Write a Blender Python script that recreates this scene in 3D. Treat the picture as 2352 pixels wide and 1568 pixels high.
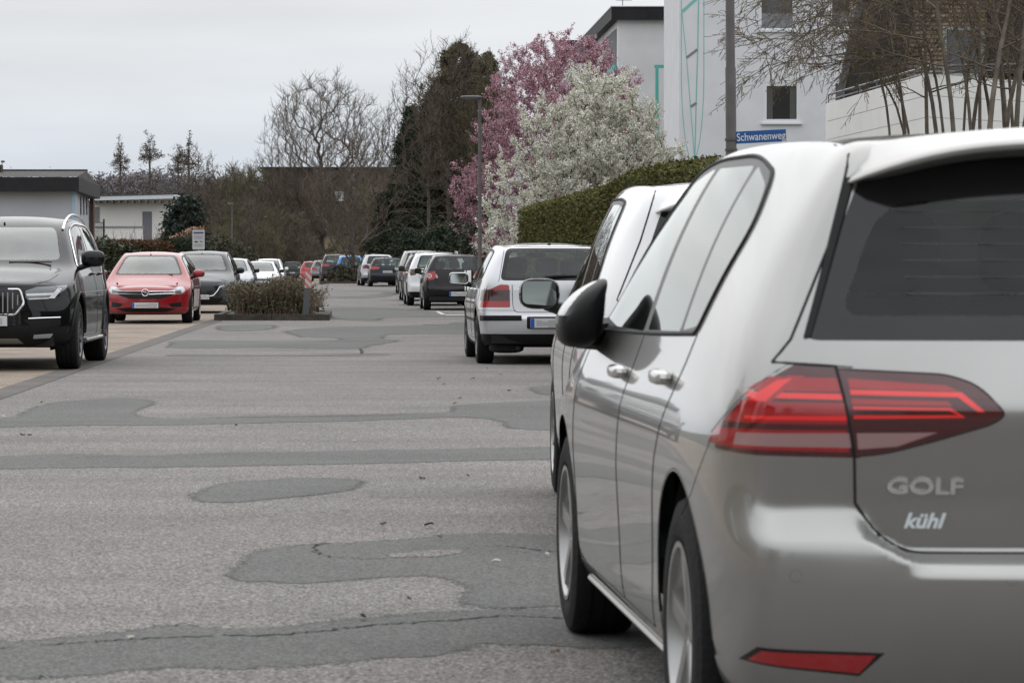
import bpy, bmesh, math, random
import numpy as np
from mathutils import Vector, Matrix
from mathutils.bvhtree import BVHTree

# ---------------------------------------------------------------- camera
scene = bpy.context.scene
for o in list(bpy.data.objects):
    bpy.data.objects.remove(o)
CAMH = 1.16
FPX = 6866.0                      # focal length in pixels of a 2352 x 1568 view
PITCH = math.atan(174.0 / FPX)
cam_d = bpy.data.cameras.new('camera')
cam = bpy.data.objects.new('camera', cam_d)
scene.collection.objects.link(cam)
cam.location = (0, 0, CAMH)
cam.rotation_euler = (math.pi / 2 - PITCH, 0, 0)
cam_d.sensor_width = 36.0
cam_d.lens = FPX / 2352 * 36.0
cam_d.clip_start = 0.1
cam_d.clip_end = 3000
cam_d.dof.use_dof = True
cam_d.dof.focus_distance = 33.0
cam_d.dof.aperture_fstop = 13.0
scene.camera = cam
# ---------------------------------------------------------------- world, sun, exposure
scene.view_settings.view_transform = 'Standard'
scene.view_settings.look = 'None'
scene.view_settings.exposure = 0.0
scene.view_settings.gamma = 1.0
SUN_EL, SUN_AZ = math.radians(52), math.radians(-20)
world = bpy.data.worlds.new('World')
scene.world = world
world.use_nodes = True
nt = world.node_tree
nt.nodes.clear()
def N(t, **kw):
    n = nt.nodes.new(t)
    for k, v in kw.items():
        setattr(n, k, v)
    return n
def build_world():
    out = N('ShaderNodeOutputWorld')
    bg = N('ShaderNodeBackground')
    sky = N('ShaderNodeTexSky', sky_type='NISHITA')
    sky.sun_disc = False
    sky.sun_elevation = SUN_EL
    sky.sun_rotation = SUN_AZ
    sky.air_density = 1.0
    sky.dust_density = 4.0
    tc = N('ShaderNodeTexCoord')
    sep = N('ShaderNodeSeparateXYZ')
    nt.links.new(tc.outputs['Generated'], sep.inputs[0])
    # overcast cloud layer: pale at the horizon, brighter overhead
    ramp = N('ShaderNodeValToRGB')
    cr = ramp.color_ramp
    cr.elements[0].position = 0.0
    cr.elements[0].color = (0.60, 0.66, 0.74, 1)
    cr.elements[1].position = 1.0
    cr.elements[1].color = (1.50, 1.53, 1.58, 1)
    for p, c in ((0.02, (0.61, 0.67, 0.745, 1)), (0.10, (0.745, 0.76, 0.78, 1)), (0.25, (0.92, 0.94, 0.96, 1)), (0.55, (1.24, 1.265, 1.30, 1))):
        e = cr.elements.new(p)
        e.color = c
    nt.links.new(sep.outputs['Z'], ramp.inputs[0])
    mp = N('ShaderNodeMapping')
    mp.inputs['Scale'].default_value = (1.5, 1.5, 9)
    nt.links.new(tc.outputs['Generated'], mp.inputs[0])
    noi = N('ShaderNodeTexNoise')
    noi.inputs['Scale'].default_value = 3.2
    noi.inputs['Detail'].default_value = 5
    nt.links.new(mp.outputs[0], noi.inputs['Vector'])
    mr = N('ShaderNodeMapRange')
    mr.inputs['From Min'].default_value = 0.3
    mr.inputs['From Max'].default_value = 0.7
    mr.inputs['To Min'].default_value = 0.90
    mr.inputs['To Max'].default_value = 1.13
    nt.links.new(noi.outputs[0], mr.inputs[0])
    # slightly brighter to the right
    mr2 = N('ShaderNodeMapRange')
    mr2.inputs['From Min'].default_value = -0.25
    mr2.inputs['From Max'].default_value = 0.25
    mr2.inputs['To Min'].default_value = 0.97
    mr2.inputs['To Max'].default_value = 1.10
    nt.links.new(sep.outputs['X'], mr2.inputs[0])
    mul = N('ShaderNodeMath', operation='MULTIPLY')
    nt.links.new(mr.outputs[0], mul.inputs[0])
    nt.links.new(mr2.outputs[0], mul.inputs[1])
    sc1 = N('ShaderNodeVectorMath', operation='SCALE')
    nt.links.new(ramp.outputs[0], sc1.inputs[0])
    nt.links.new(mul.outputs[0], sc1.inputs['Scale'])
    sc2 = N('ShaderNodeVectorMath', operation='SCALE')
    sc2.inputs['Scale'].default_value = 0.010
    nt.links.new(sky.outputs[0], sc2.inputs[0])
    add = N('ShaderNodeVectorMath', operation='ADD')
    nt.links.new(sc1.outputs[0], add.inputs[0])
    nt.links.new(sc2.outputs[0], add.inputs[1])
    nt.links.new(add.outputs[0], bg.inputs[0])
    bg.inputs['Strength'].default_value = 1.0
    nt.links.new(bg.outputs[0], out.inputs[0])
build_world()
sun_d = bpy.data.lights.new('sun', 'SUN')
sun_d.energy = 0.6
sun_d.angle = math.radians(110)
sun_d.color = (1.0, 0.97, 0.93)
sun = bpy.data.objects.new('sun', sun_d)
scene.collection.objects.link(sun)
sun.location = (0, 0, 40)
_sd = Vector((math.sin(SUN_AZ) * math.cos(SUN_EL), math.cos(SUN_AZ) * math.cos(SUN_EL), math.sin(SUN_EL)))
sun.rotation_euler = (-_sd).to_track_quat('-Z', 'Y').to_euler()
scene.cycles.max_bounces = 6
scene.cycles.transparent_max_bounces = 12
scene.cycles.use_denoising = True
scene.cycles.sample_clamp_indirect = 4.0
scene.cycles.caustics_reflective = False
scene.cycles.caustics_refractive = False

COL = scene.collection
# ---------------------------------------------------------------- photo geometry (pixels of a 2352 x 1568 view)
_cf, _sf = math.cos(PITCH), math.sin(PITCH)
def ray(X, Y):
    a, b = X - 1176.0, 784.0 - Y
    return Vector((a, FPX * _cf + b * _sf, -FPX * _sf + b * _cf))
def at(X, Y, d):
    r = ray(X, Y)
    return Vector((0, 0, CAMH)) + r * (d / r.y)
def gz(y, x=0.0):
    right = 0.0 if y < 75 else min((y - 75) * 0.002, 0.30)
    left = 0.0 if y < 100 else max((100 - y) * 0.0014, -0.30)
    t = min(1.0, max(0.0, (x / max(y, 1.0) + 0.078) / 0.0175))
    return left + (right - left) * t
def ground(X, Y):
    lo, hi = 3.0, 600.0
    r = ray(X, Y)
    for _ in range(60):
        m = (lo + hi) / 2
        if CAMH + r.z / r.y * m > gz(m, r.x / r.y * m):
            lo = m
        else:
            hi = m
    p = at(X, Y, lo)
    p.z = gz(lo, p.x)
    return p

# ---------------------------------------------------------------- materials
MATS = {}
def mat(name, col=(.5, .5, .5), rough=.6, metal=0, coat=0, spec=.5, noise=None, bump=None, trans=None, emit=None, backdark=False):
    """noise=(scale, amount, [second colour]); bump=(scale, strength)"""
    if name in MATS:
        return MATS[name]
    m = bpy.data.materials.new(name)
    m.use_nodes = True
    t = m.node_tree
    b = t.nodes['Principled BSDF']
    b.inputs['Base Color'].default_value = (*col, 1)
    b.inputs['Roughness'].default_value = rough
    b.inputs['Metallic'].default_value = metal
    b.inputs['Specular IOR Level'].default_value = spec
    if coat:
        b.inputs['Coat Weight'].default_value = coat
        b.inputs['Coat Roughness'].default_value = 0.03
    tc = t.nodes.new('ShaderNodeTexCoord')
    if noise:
        n = t.nodes.new('ShaderNodeTexNoise')
        n.inputs['Scale'].default_value = noise[0]
        n.inputs['Detail'].default_value = 6
        t.links.new(tc.outputs['Object'], n.inputs['Vector'])
        r = t.nodes.new('ShaderNodeValToRGB')
        c2 = noise[2] if len(noise) > 2 else tuple(min(1, c * (1 + noise[1])) for c in col)
        c1 = tuple(c * (1 - noise[1]) for c in col) if len(noise) <= 2 else col
        r.color_ramp.elements[0].color = (*c1, 1)
        r.color_ramp.elements[1].color = (*c2, 1)
        r.color_ramp.elements[0].position = .35
        r.color_ramp.elements[1].position = .65
        t.links.new(n.outputs[0], r.inputs[0])
        t.links.new(r.outputs[0], b.inputs['Base Color'])
    if bump:
        n = t.nodes.new('ShaderNodeTexNoise')
        n.inputs['Scale'].default_value = bump[0]
        n.inputs['Detail'].default_value = 4
        t.links.new(tc.outputs['Object'], n.inputs['Vector'])
        bp = t.nodes.new('ShaderNodeBump')
        bp.inputs['Strength'].default_value = bump[1]
        bp.inputs['Distance'].default_value = .02
        t.links.new(n.outputs[0], bp.inputs['Height'])
        t.links.new(bp.outputs[0], b.inputs['Normal'])
    if backdark:
        g = t.nodes.new('ShaderNodeNewGeometry')
        mx = t.nodes.new('ShaderNodeMixShader')
        d = t.nodes.new('ShaderNodeBsdfDiffuse')
        d.inputs[0].default_value = (.34, .34, .33, 1)
        t.links.new(g.outputs['Backfacing'], mx.inputs[0])
        t.links.new(b.outputs[0], mx.inputs[1])
        t.links.new(d.outputs[0], mx.inputs[2])
        t.links.new(mx.outputs[0], t.nodes['Material Output'].inputs[0])
    MATS[name] = m
    return m
def glass_mat(name, tint=(.55, .62, .60), ior=1.5, dirt=0.025, refl=1.6):
    if name in MATS:
        return MATS[name]
    m = bpy.data.materials.new(name)
    m.use_nodes = True
    t = m.node_tree
    t.nodes.clear()
    o = t.nodes.new('ShaderNodeOutputMaterial')
    fr = t.nodes.new('ShaderNodeFresnel')
    gm = t.nodes.new('ShaderNodeNewGeometry')
    im = t.nodes.new('ShaderNodeMapRange')      # thin pane: same reflection from both faces
    im.inputs['To Min'].default_value = ior
    im.inputs['To Max'].default_value = 1 / ior
    t.links.new(gm.outputs['Backfacing'], im.inputs[0])
    t.links.new(im.outputs[0], fr.inputs[0])
    tr = t.nodes.new('ShaderNodeBsdfTransparent')
    tr.inputs[0].default_value = (*tint, 1)
    gl = t.nodes.new('ShaderNodeBsdfGlossy')
    gl.inputs[0].default_value = (.95, .98, .97, 1)
    gl.inputs[1].default_value = 0.01
    df = t.nodes.new('ShaderNodeBsdfDiffuse')
    df.inputs[0].default_value = (.5, .5, .48, 1)
    m1 = t.nodes.new('ShaderNodeMixShader')
    m1.inputs[0].default_value = dirt
    t.links.new(tr.outputs[0], m1.inputs[1])
    t.links.new(df.outputs[0], m1.inputs[2])
    mx = t.nodes.new('ShaderNodeMixShader')
    mul = t.nodes.new('ShaderNodeMath')
    mul.operation = 'MULTIPLY'
    mul.use_clamp = True
    mul.inputs[1].default_value = refl
    t.links.new(fr.outputs[0], mul.inputs[0])
    t.links.new(mul.outputs[0], mx.inputs[0])
    t.links.new(m1.outputs[0], mx.inputs[1])
    t.links.new(gl.outputs[0], mx.inputs[2])
    t.links.new(mx.outputs[0], o.inputs[0])
    MATS[name] = m
    return m
def paint(name, col, metal=.5, rough=.35, noise=None):
    if max(col) < .13:      # dark paint: nothing but the clear coat shines
        return mat(name, tuple(c * .55 for c in col), .35, metal * .5, coat=.75, spec=.08, backdark=True)
    return mat(name, col, rough, metal, coat=1.0, noise=noise, backdark=True)

# ---------------------------------------------------------------- mesh helpers
class MB:
    """collects vertices and faces"""
    def __init__(s):
        s.v, s.f, s.m = [], [], []
    def add(s, vs, fs, mi=0):
        o = len(s.v)
        s.v.extend([tuple(v) for v in vs])
        s.f.extend([tuple(i + o for i in f) for f in fs])
        s.m.extend([mi] * len(fs))
    def box(s, c, d, rz=0, mi=0, taper=1.0):
        x, y, z = d[0] / 2, d[1] / 2, d[2] / 2
        P = []
        for sz in (-1, 1):
            k = taper if sz > 0 else 1
            for sx, sy in ((-1, -1), (1, -1), (1, 1), (-1, 1)):
                px, py = sx * x * k, sy * y * k
                P.append((c[0] + px * math.cos(rz) - py * math.sin(rz), c[1] + px * math.sin(rz) + py * math.cos(rz), c[2] + sz * z))
        s.add(P, [(3, 2, 1, 0), (4, 5, 6, 7), (0, 1, 5, 4), (1, 2, 6, 5), (2, 3, 7, 6), (3, 0, 4, 7)], mi)
    def tube(s, pts, rad, n=6, closed=False, mi=0, cap=True):
        pts = [Vector(p) for p in pts]
        m = len(pts)
        if not hasattr(rad, '__len__'):
            rad = [rad] * m
        V = []
        up = None
        for i, p in enumerate(pts):
            if closed:
                t = pts[(i + 1) % m] - pts[i - 1]
            else:
                t = pts[min(i + 1, m - 1)] - pts[max(i - 1, 0)]
            if t.length < 1e-9:
                t = Vector((0, 0, 1))
            t.normalize()
            if up is None:
                up = Vector((0, 0, 1)) if abs(t.z) < .9 else Vector((1, 0, 0))
            a = t.cross(up)
            if a.length < 1e-6:
                a = t.cross(Vector((1, .3, .2)))
            a.normalize()
            b = a.cross(t).normalized()
            up = b
            for k in range(n):
                w = 2 * math.pi * k / n
                V.append(p + a * (math.cos(w) * rad[i]) + b * (math.sin(w) * rad[i]))
        F = []
        for i in range(m if closed else m - 1):
            j = (i + 1) % m
            for k in range(n):
                l = (k + 1) % n
                F.append((i * n + k, i * n + l, j * n + l, j * n + k))
        if not closed and cap:
            F.append(tuple(range(n))[::-1])
            F.append(tuple((m - 1) * n + k for k in range(n)))
        s.add(V, F, mi)
    def lathe(s, prof, n=32, axis='x', c=(0, 0, 0), mi=0):
        """prof: (offset along axis, radius)"""
        V, F = [], []
        for (a, r) in prof:
            for k in range(n):
                w = 2 * math.pi * k / n
                if axis == 'x':
                    V.append((c[0] + a, c[1] + r * math.cos(w), c[2] + r * math.sin(w)))
                elif axis == 'z':
                    V.append((c[0] + r * math.cos(w), c[1] + r * math.sin(w), c[2] + a))
                else:
                    V.append((c[0] + r * math.cos(w), c[1] + a, c[2] + r * math.sin(w)))
        for i in range(len(prof) - 1):
            for k in range(n):
                l = (k + 1) % n
                F.append((i * n + k, i * n + l, (i + 1) * n + l, (i + 1) * n + k))
        s.add(V, F, mi)
    def prism(s, poly, y0, y1, mi=0, axis='y'):
        """extrude a (x, z) outline along y (or (y, z) along x, (x, y) along z)"""
        n = len(poly)
        def P(a, b, c):
            return {'y': (a, c, b), 'x': (c, a, b), 'z': (a, b, c)}[axis]
        V = [P(a, b, y0) for a, b in poly] + [P(a, b, y1) for a, b in poly]
        F = [tuple(range(n)), tuple(range(2 * n - 1, n - 1, -1))]
        for i in range(n):
            j = (i + 1) % n
            F.append((i, i + n, j + n, j))
        s.add(V, F, mi)
    def build(s, name, mats, parent=None, smooth=False, loc=None, label=None, fix=False, props=None):
        me = bpy.data.meshes.new(name)
        me.from_pydata(s.v, [], s.f)
        if not isinstance(mats, (list, tuple)):
            mats = [mats]
        for m in mats:
            me.materials.append(m)
        if len(mats) > 1:
            me.polygons.foreach_set('material_index', s.m)
        if fix:
            b = bmesh.new()
            b.from_mesh(me)
            bmesh.ops.recalc_face_normals(b, faces=b.faces)
            b.to_mesh(me)
            b.free()
        if smooth:
            me.polygons.foreach_set('use_smooth', [True] * len(me.polygons))
            if smooth != 2:
                me.set_sharp_from_angle(angle=math.radians(38))
        me.update()
        o = bpy.data.objects.new(name, me)
        COL.objects.link(o)
        if parent:
            o.parent = parent
        if loc:
            o.location = loc
        if label:
            o['label'] = label
        for k, v in (props or {}).items():
            o[k] = v
        return o
def tag(o, label, cat, group=None):
    o['label'] = label
    o['category'] = cat
    if group:
        o['group'] = group
    return o
def thing(name, label, cat, loc=(0, 0, 0), rz=0, group=None):
    o = bpy.data.objects.new(name, None)
    COL.objects.link(o)
    o.location = loc
    o.rotation_euler = (0, 0, rz)
    o.empty_display_size = .2
    return tag(o, label, cat, group)
def copy_tree(o, parent=None):
    c = o.copy()
    COL.objects.link(c)
    c.parent = parent
    for ch in list(o.children):
        copy_tree(ch, c)
    return c
def catmull(pts, n=6, closed=False):
    P = [Vector(p) for p in pts]
    m = len(P)
    out = []
    for i in range(m if closed else m - 1):
        if closed:
            p0, p1, p2, p3 = P[i - 1], P[i], P[(i + 1) % m], P[(i + 2) % m]
        else:
            p0, p1, p2, p3 = P[max(i - 1, 0)], P[i], P[i + 1], P[min(i + 2, m - 1)]
        for k in range(n):
            t = k / n
            out.append(.5 * ((2 * p1) + (p2 - p0) * t + (2 * p0 - 5 * p1 + 4 * p2 - p3) * t * t + (3 * p1 - p0 - 3 * p2 + p3) * t ** 3))
    if not closed:
        out.append(P[-1])
    return out
def lerp(a, b, t):
    return a + (b - a) * t
def cuts(vals, t):
    """piecewise linear lookup, vals = [(t, v), ...]"""
    if t <= vals[0][0]:
        return vals[0][1]
    for (a, va), (b, vb) in zip(vals, vals[1:]):
        if t <= b:
            return va + (vb - va) * (t - a) / (b - a)
    return vals[-1][1]
# ================================================================ cars
def rbox(mb, c, d, p=4.0, n=12, rx=0, rz=0, mi=0, shear=0.0):
    """rounded box (superellipsoid) of size d centred on c; shear leans it back along y with height"""
    V, F = [], []
    e = 2.0 / p
    def sp(w, k):
        return math.copysign(abs(w) ** k, w)
    for i in range(n + 1):
        a = -math.pi / 2 + math.pi * i / n
        for j in range(2 * n):
            b = 2 * math.pi * j / (2 * n)
            x = sp(math.cos(a), e) * sp(math.cos(b), e) * d[0] / 2
            y = sp(math.cos(a), e) * sp(math.sin(b), e) * d[1] / 2
            z = sp(math.sin(a), e) * d[2] / 2
            y += shear * z
            v = Vector((x, y, z))
            if rx:
                v.rotate(Matrix.Rotation(rx, 3, 'X'))
            if rz:
                v.rotate(Matrix.Rotation(rz, 3, 'Z'))
            V.append((v.x + c[0], v.y + c[1], v.z + c[2]))
    m = 2 * n
    for i in range(n):
        for j in range(m):
            k = (j + 1) % m
            F.append((i * m + j, i * m + k, (i + 1) * m + k, (i + 1) * m + j))
    mb.add(V, F, mi)

def spec(L=4.25, W=.895, H=1.455, ya=.78, yf=3.40, R=.316, zb=(1.0, .955), xr=.585, yrr=.33, zrr=1.40,
         yrf=2.62, zrf=1.415, ycowl=3.32, zcowl=1.0, zhood=.80, xhood=.60, xpil=.72, clear=.19, tuck=.085,
         zR=None, yR=None, cR=None, zF=None, yF=None, cF=None, creases=None, wfR=(.90, .975), wfF=(.80, .955), zs=None, ins=None, xb=None,
         droop=.045, edge_y=-.20):
    s = dict(L=L, W=W, H=H, ya=ya, yf=yf, R=R, clear=clear)
    s['ys'] = [0, max(.34, ya - .42), ya, ya + .5, ya + 1.05, 0, yrf - .06, 0, ycowl + edge_y, 0, L - .42, 0]
    y = s['ys']
    y[5] = (y[4] + y[6]) / 2
    y[7] = (y[6] + y[8]) / 2
    y[9] = (y[8] + y[10]) / 2
    yR = yR or [.10, .035, .0, .005, .06, .075, .13, .235, yrr]
    zR = zR or [.20, .33, .47, .56, .645, .80, 1.01, 1.20, zrr]
    cR = cR or [.13, .15, .16, .16, .14, .15, .12, .10, .07]
    zF = zF or [.20, .29, .40, .50, .58, .65, .71, .75, zhood]
    yF = yF or [L - .12, L - .03, L, L, L - .005, L - .02, L - .05, L - .10, L - .18]
    cF = cF or [.22, .27, .30, .31, .31, .31, .30, .28, .24]
    s.update(zR=zR, yR=yR, cR=cR, zF=zF, yF=yF, cF=cF)
    yc = [yR[8], yR[8] + .22, ya + .12, ya + .55, ya + 1.05, y[5], yrf, (yrf + ycowl) / 2, ycowl, (ycowl + L - .34) / 2, L - .34, yF[8]]
    def roof(t):   # t 0 rear .. 1 front; passes zrr, H, zrf
        return zrr + (H - zrr) * math.sin(math.pi * min(1, t / .62) / 2) if t < .62 else zrf + (H - zrf) * math.cos(math.pi / 2 * (t - .62) / .38) ** .8
    zc = []
    for i in range(12):
        if i <= 6:
            zc.append(roof((yc[i] - yc[0]) / (yc[6] - yc[0])))
        elif i == 7:
            zc.append((zrf + zcowl) / 2 + .035)
        elif i == 8:
            zc.append(zcowl)
        elif i == 9:
            zc.append(lerp(zcowl, zhood, .42) + .012)
        elif i == 10:
            zc.append(lerp(zcowl, zhood, .86) + .012)
        else:
            zc.append(zF[8])
    s['yc'], s['zc'] = yc, zc
    zbl = [zR[6]] + [lerp(zb[0], zb[1], (y[i] - y[1]) / (y[8] - y[1])) for i in range(1, 9)] + [0, 0, zF[6]]
    zbl[9] = lerp(zb[1], zF[6], .40)
    zbl[10] = lerp(zb[1], zF[6], .82)
    s['zb'] = zbl
    ze = [zc[i] - droop for i in range(7)] + [0] * 5
    ze[0] = zc[0] - .03
    ze[8] = zb[1] + .035
    ze[7] = lerp(ze[6], ze[8], .47) + .01
    ze[9] = zc[9] - .022
    ze[10] = zc[10] - .022
    ze[11] = zF[8] - .01
    s['ze'] = ze
    s['xe'] = [xr * .985, xr * 1.0, xr * 1.02, xr * 1.03, xr * 1.03, xr * 1.02, xr, lerp(xr, xpil, .5), xpil, xhood + .04, xhood, xhood - .02]
    wf = [wfR[0], wfR[1], 1, 1, 1, 1, 1, 1, 1, .995, wfF[1], wfF[0]]
    s['wf'] = wf
    xbb = xb or (W - .075)
    s['xb'] = [W * wf[0] - .045, W * wf[1] - .06] + [xbb] * 7 + [W - .06, W * wf[10] - .05, W * wf[11] - .02]
    s['zs'] = zs or [clear, clear + .07, .42, .55, .67, .80]
    s['ins'] = ins or [tuck, .025, .012, .004, 0, .012]
    s['cr'] = creases or {}
    return s

def cage(s):
    idx, V, F = {}, [], []
    def vert(key, p):
        if key not in idx:
            idx[key] = len(V)
            V.append(p)
        return idx[key]
    zs, ins = s['zs'], s['ins']
    def ring(i, k):
        W = s['W']
        def side_y(k):
            y0 = s['yR'][k] + s['cR'][k]
            y11 = s['yF'][k] - s['cF'][k]
            if i == 0:
                return y0
            if i == 11:
                return y11
            yy = s['ys'][i]
            if i <= 2:
                yy = max(yy, y0 + (.16 if i == 1 else .36))
            if i >= 9:
                yy = min(yy, y11 - (.16, .44)[i < 10])
            return yy
        if k <= 6:
            zside = zs[k] if k < 6 else s['zb'][i]
            if k == 6:
                x = s['xb'][i]
                z = zside
            else:
                x = W * s['wf'][i] - ins[k]
                z = zside
            if i == 0:
                z = s['zR'][k]
            elif i == 1 and k < 6:
                z = lerp(s['zR'][k], zside, .6)
            elif i == 11:
                z = s['zF'][k]
            elif i == 10 and k < 6:
                z = lerp(s['zF'][k], zside, .45)
            elif i == 9 and k < 6:
                z = lerp(s['zF'][k], zside, .85)
            if i in (8, 9) and k == 5:
                z = min(z, s['zb'][i] - .10)
            return (x, side_y(k), z)
        if k == 8:
            y = side_y(8) if i in (0, 11) else (s['ys'][i] if i > 1 else max(s['ys'][1], s['yR'][8] + s['cR'][8] + .14))
            if i == 0:
                return (s['xe'][0], s['yR'][8] + s['cR'][8], s['ze'][0])
            if i == 11:
                return (s['xe'][11], s['yF'][8] - s['cF'][8] * .75, s['ze'][11])
            return (s['xe'][i], y, s['ze'][i])
        if k == 7:
            a, b = ring(i, 6), ring(i, 8)
            if i == 0:
                return (lerp(a[0], b[0], .48) + .012, s['yR'][7] + s['cR'][7], s['zR'][7])
            if i == 11:
                return (lerp(a[0], b[0], .5), lerp(a[1], b[1], .5) + .01, lerp(a[2], b[2], .6))
            bul = .022 if i < 8 else .0
            return (lerp(a[0], b[0], .5) + bul, lerp(a[1], b[1], .5), lerp(a[2], b[2], .5) + .4 * bul)
        e = ring(i, 8)
        f = (12 - k) / 4
        fx = (1, .86, .60, .30, 0)[k - 8]
        pw = 2.4
        return (e[0] * fx, s['yc'][i] + (e[1] - s['yc'][i]) * fx ** 2, s['zc'][i] + (e[2] - s['zc'][i]) * fx ** pw)
    def rv(i, k, sg):
        if k == 12:
            sg = 0
        x, y, z = ring(i, k)
        return vert(('s', i, k, sg), (x * (sg if sg else 0), y, z))
    def endv(E, j, c, sg):
        i = 0 if E == 'R' else 11
        if c == 4:
            return rv(i, j, sg)
        if j == 8:
            return rv(i, 12 - c, sg)
        if c == 0:
            sg = 0
        e = ring(i, j)
        fx = (0, .32, .62, .87, 1)[c]
        yc = s['yR'][j] if E == 'R' else s['yF'][j]
        zc = s['zR'][j] if E == 'R' else s['zF'][j]
        return vert((E, j, c, sg), (e[0] * fx * (sg if sg else 0), yc + (e[1] - yc) * fx ** 2.6, zc + (e[2] - zc) * fx ** 3))
    for sg in (1, -1):
        def q(*a):
            F.append(a if sg > 0 else a[::-1])
        for i in range(11):
            for k in range(12):
                q(rv(i, k, sg), rv(i + 1, k, sg), rv(i + 1, k + 1, sg), rv(i, k + 1, sg))
        for j in range(8):
            for c in range(4):
                q(endv('R', j, c, sg), endv('R', j, c + 1, sg), endv('R', j + 1, c + 1, sg), endv('R', j + 1, c, sg))
                q(endv('F', j, c + 1, sg), endv('F', j, c, sg), endv('F', j + 1, c, sg), endv('F', j + 1, c + 1, sg))
    # creases along rows: {('side', k): w} or {('rear', j): w}
    cr = {}
    for (kind, k), w in s['cr'].items():
        for sg in (1, -1):
            if kind == 'side':
                for i in range(11):
                    cr[tuple(sorted((rv(i, k, sg), rv(i + 1, k, sg))))] = w
            elif kind in ('rear', 'front'):
                E = 'R' if kind == 'rear' else 'F'
                for c in range(4):
                    cr[tuple(sorted((endv(E, k, c, sg), endv(E, k, c + 1, sg))))] = w
            elif kind == 'ring':
                for kk in range(8, 12):
                    cr[tuple(sorted((rv(k, kk, sg), rv(k, kk + 1, sg))))] = w
    return V, F, cr

def subdivide(V, F, cr, level):
    """Catmull-Clark surface pulled back so that it passes through the cage points"""
    target = np.array(V, float)
    cur = target.copy()
    me = bpy.data.meshes.new('tmp')
    me.from_pydata([tuple(p) for p in cur], [], F)
    if cr:
        at_ = me.attributes.new('crease_edge', 'FLOAT', 'EDGE')
        for e in me.edges:
            at_.data[e.index].value = cr.get(tuple(sorted(e.vertices)), 0.0)
    o = bpy.data.objects.new('tmp', me)
    COL.objects.link(o)
    md = o.modifiers.new('s', 'SUBSURF')
    md.levels = md.render_levels = level
    n = len(V)
    for it in range(3):
        md.levels = 2 if it < 2 else level
        dg = bpy.context.evaluated_depsgraph_get()
        ev = o.evaluated_get(dg)
        m2 = ev.to_mesh()
        co = np.empty(len(m2.vertices) * 3)
        m2.vertices.foreach_get('co', co)
        co = co.reshape(-1, 3)
        if it < 2:
            cur += (target - co[:n]) * (.7 if it == 0 else .5)
            ev.to_mesh_clear()
            me.vertices.foreach_set('co', cur.ravel())
            me.update()
        else:
            polys = [tuple(p.vertices) for p in m2.polygons]
            vn = np.empty(len(m2.vertices) * 3)
            m2.vertices.foreach_get('normal', vn)
            ev.to_mesh_clear()
    bpy.data.objects.remove(o)
    bpy.data.meshes.remove(me)
    return co, polys, vn.reshape(-1, 3)

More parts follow.
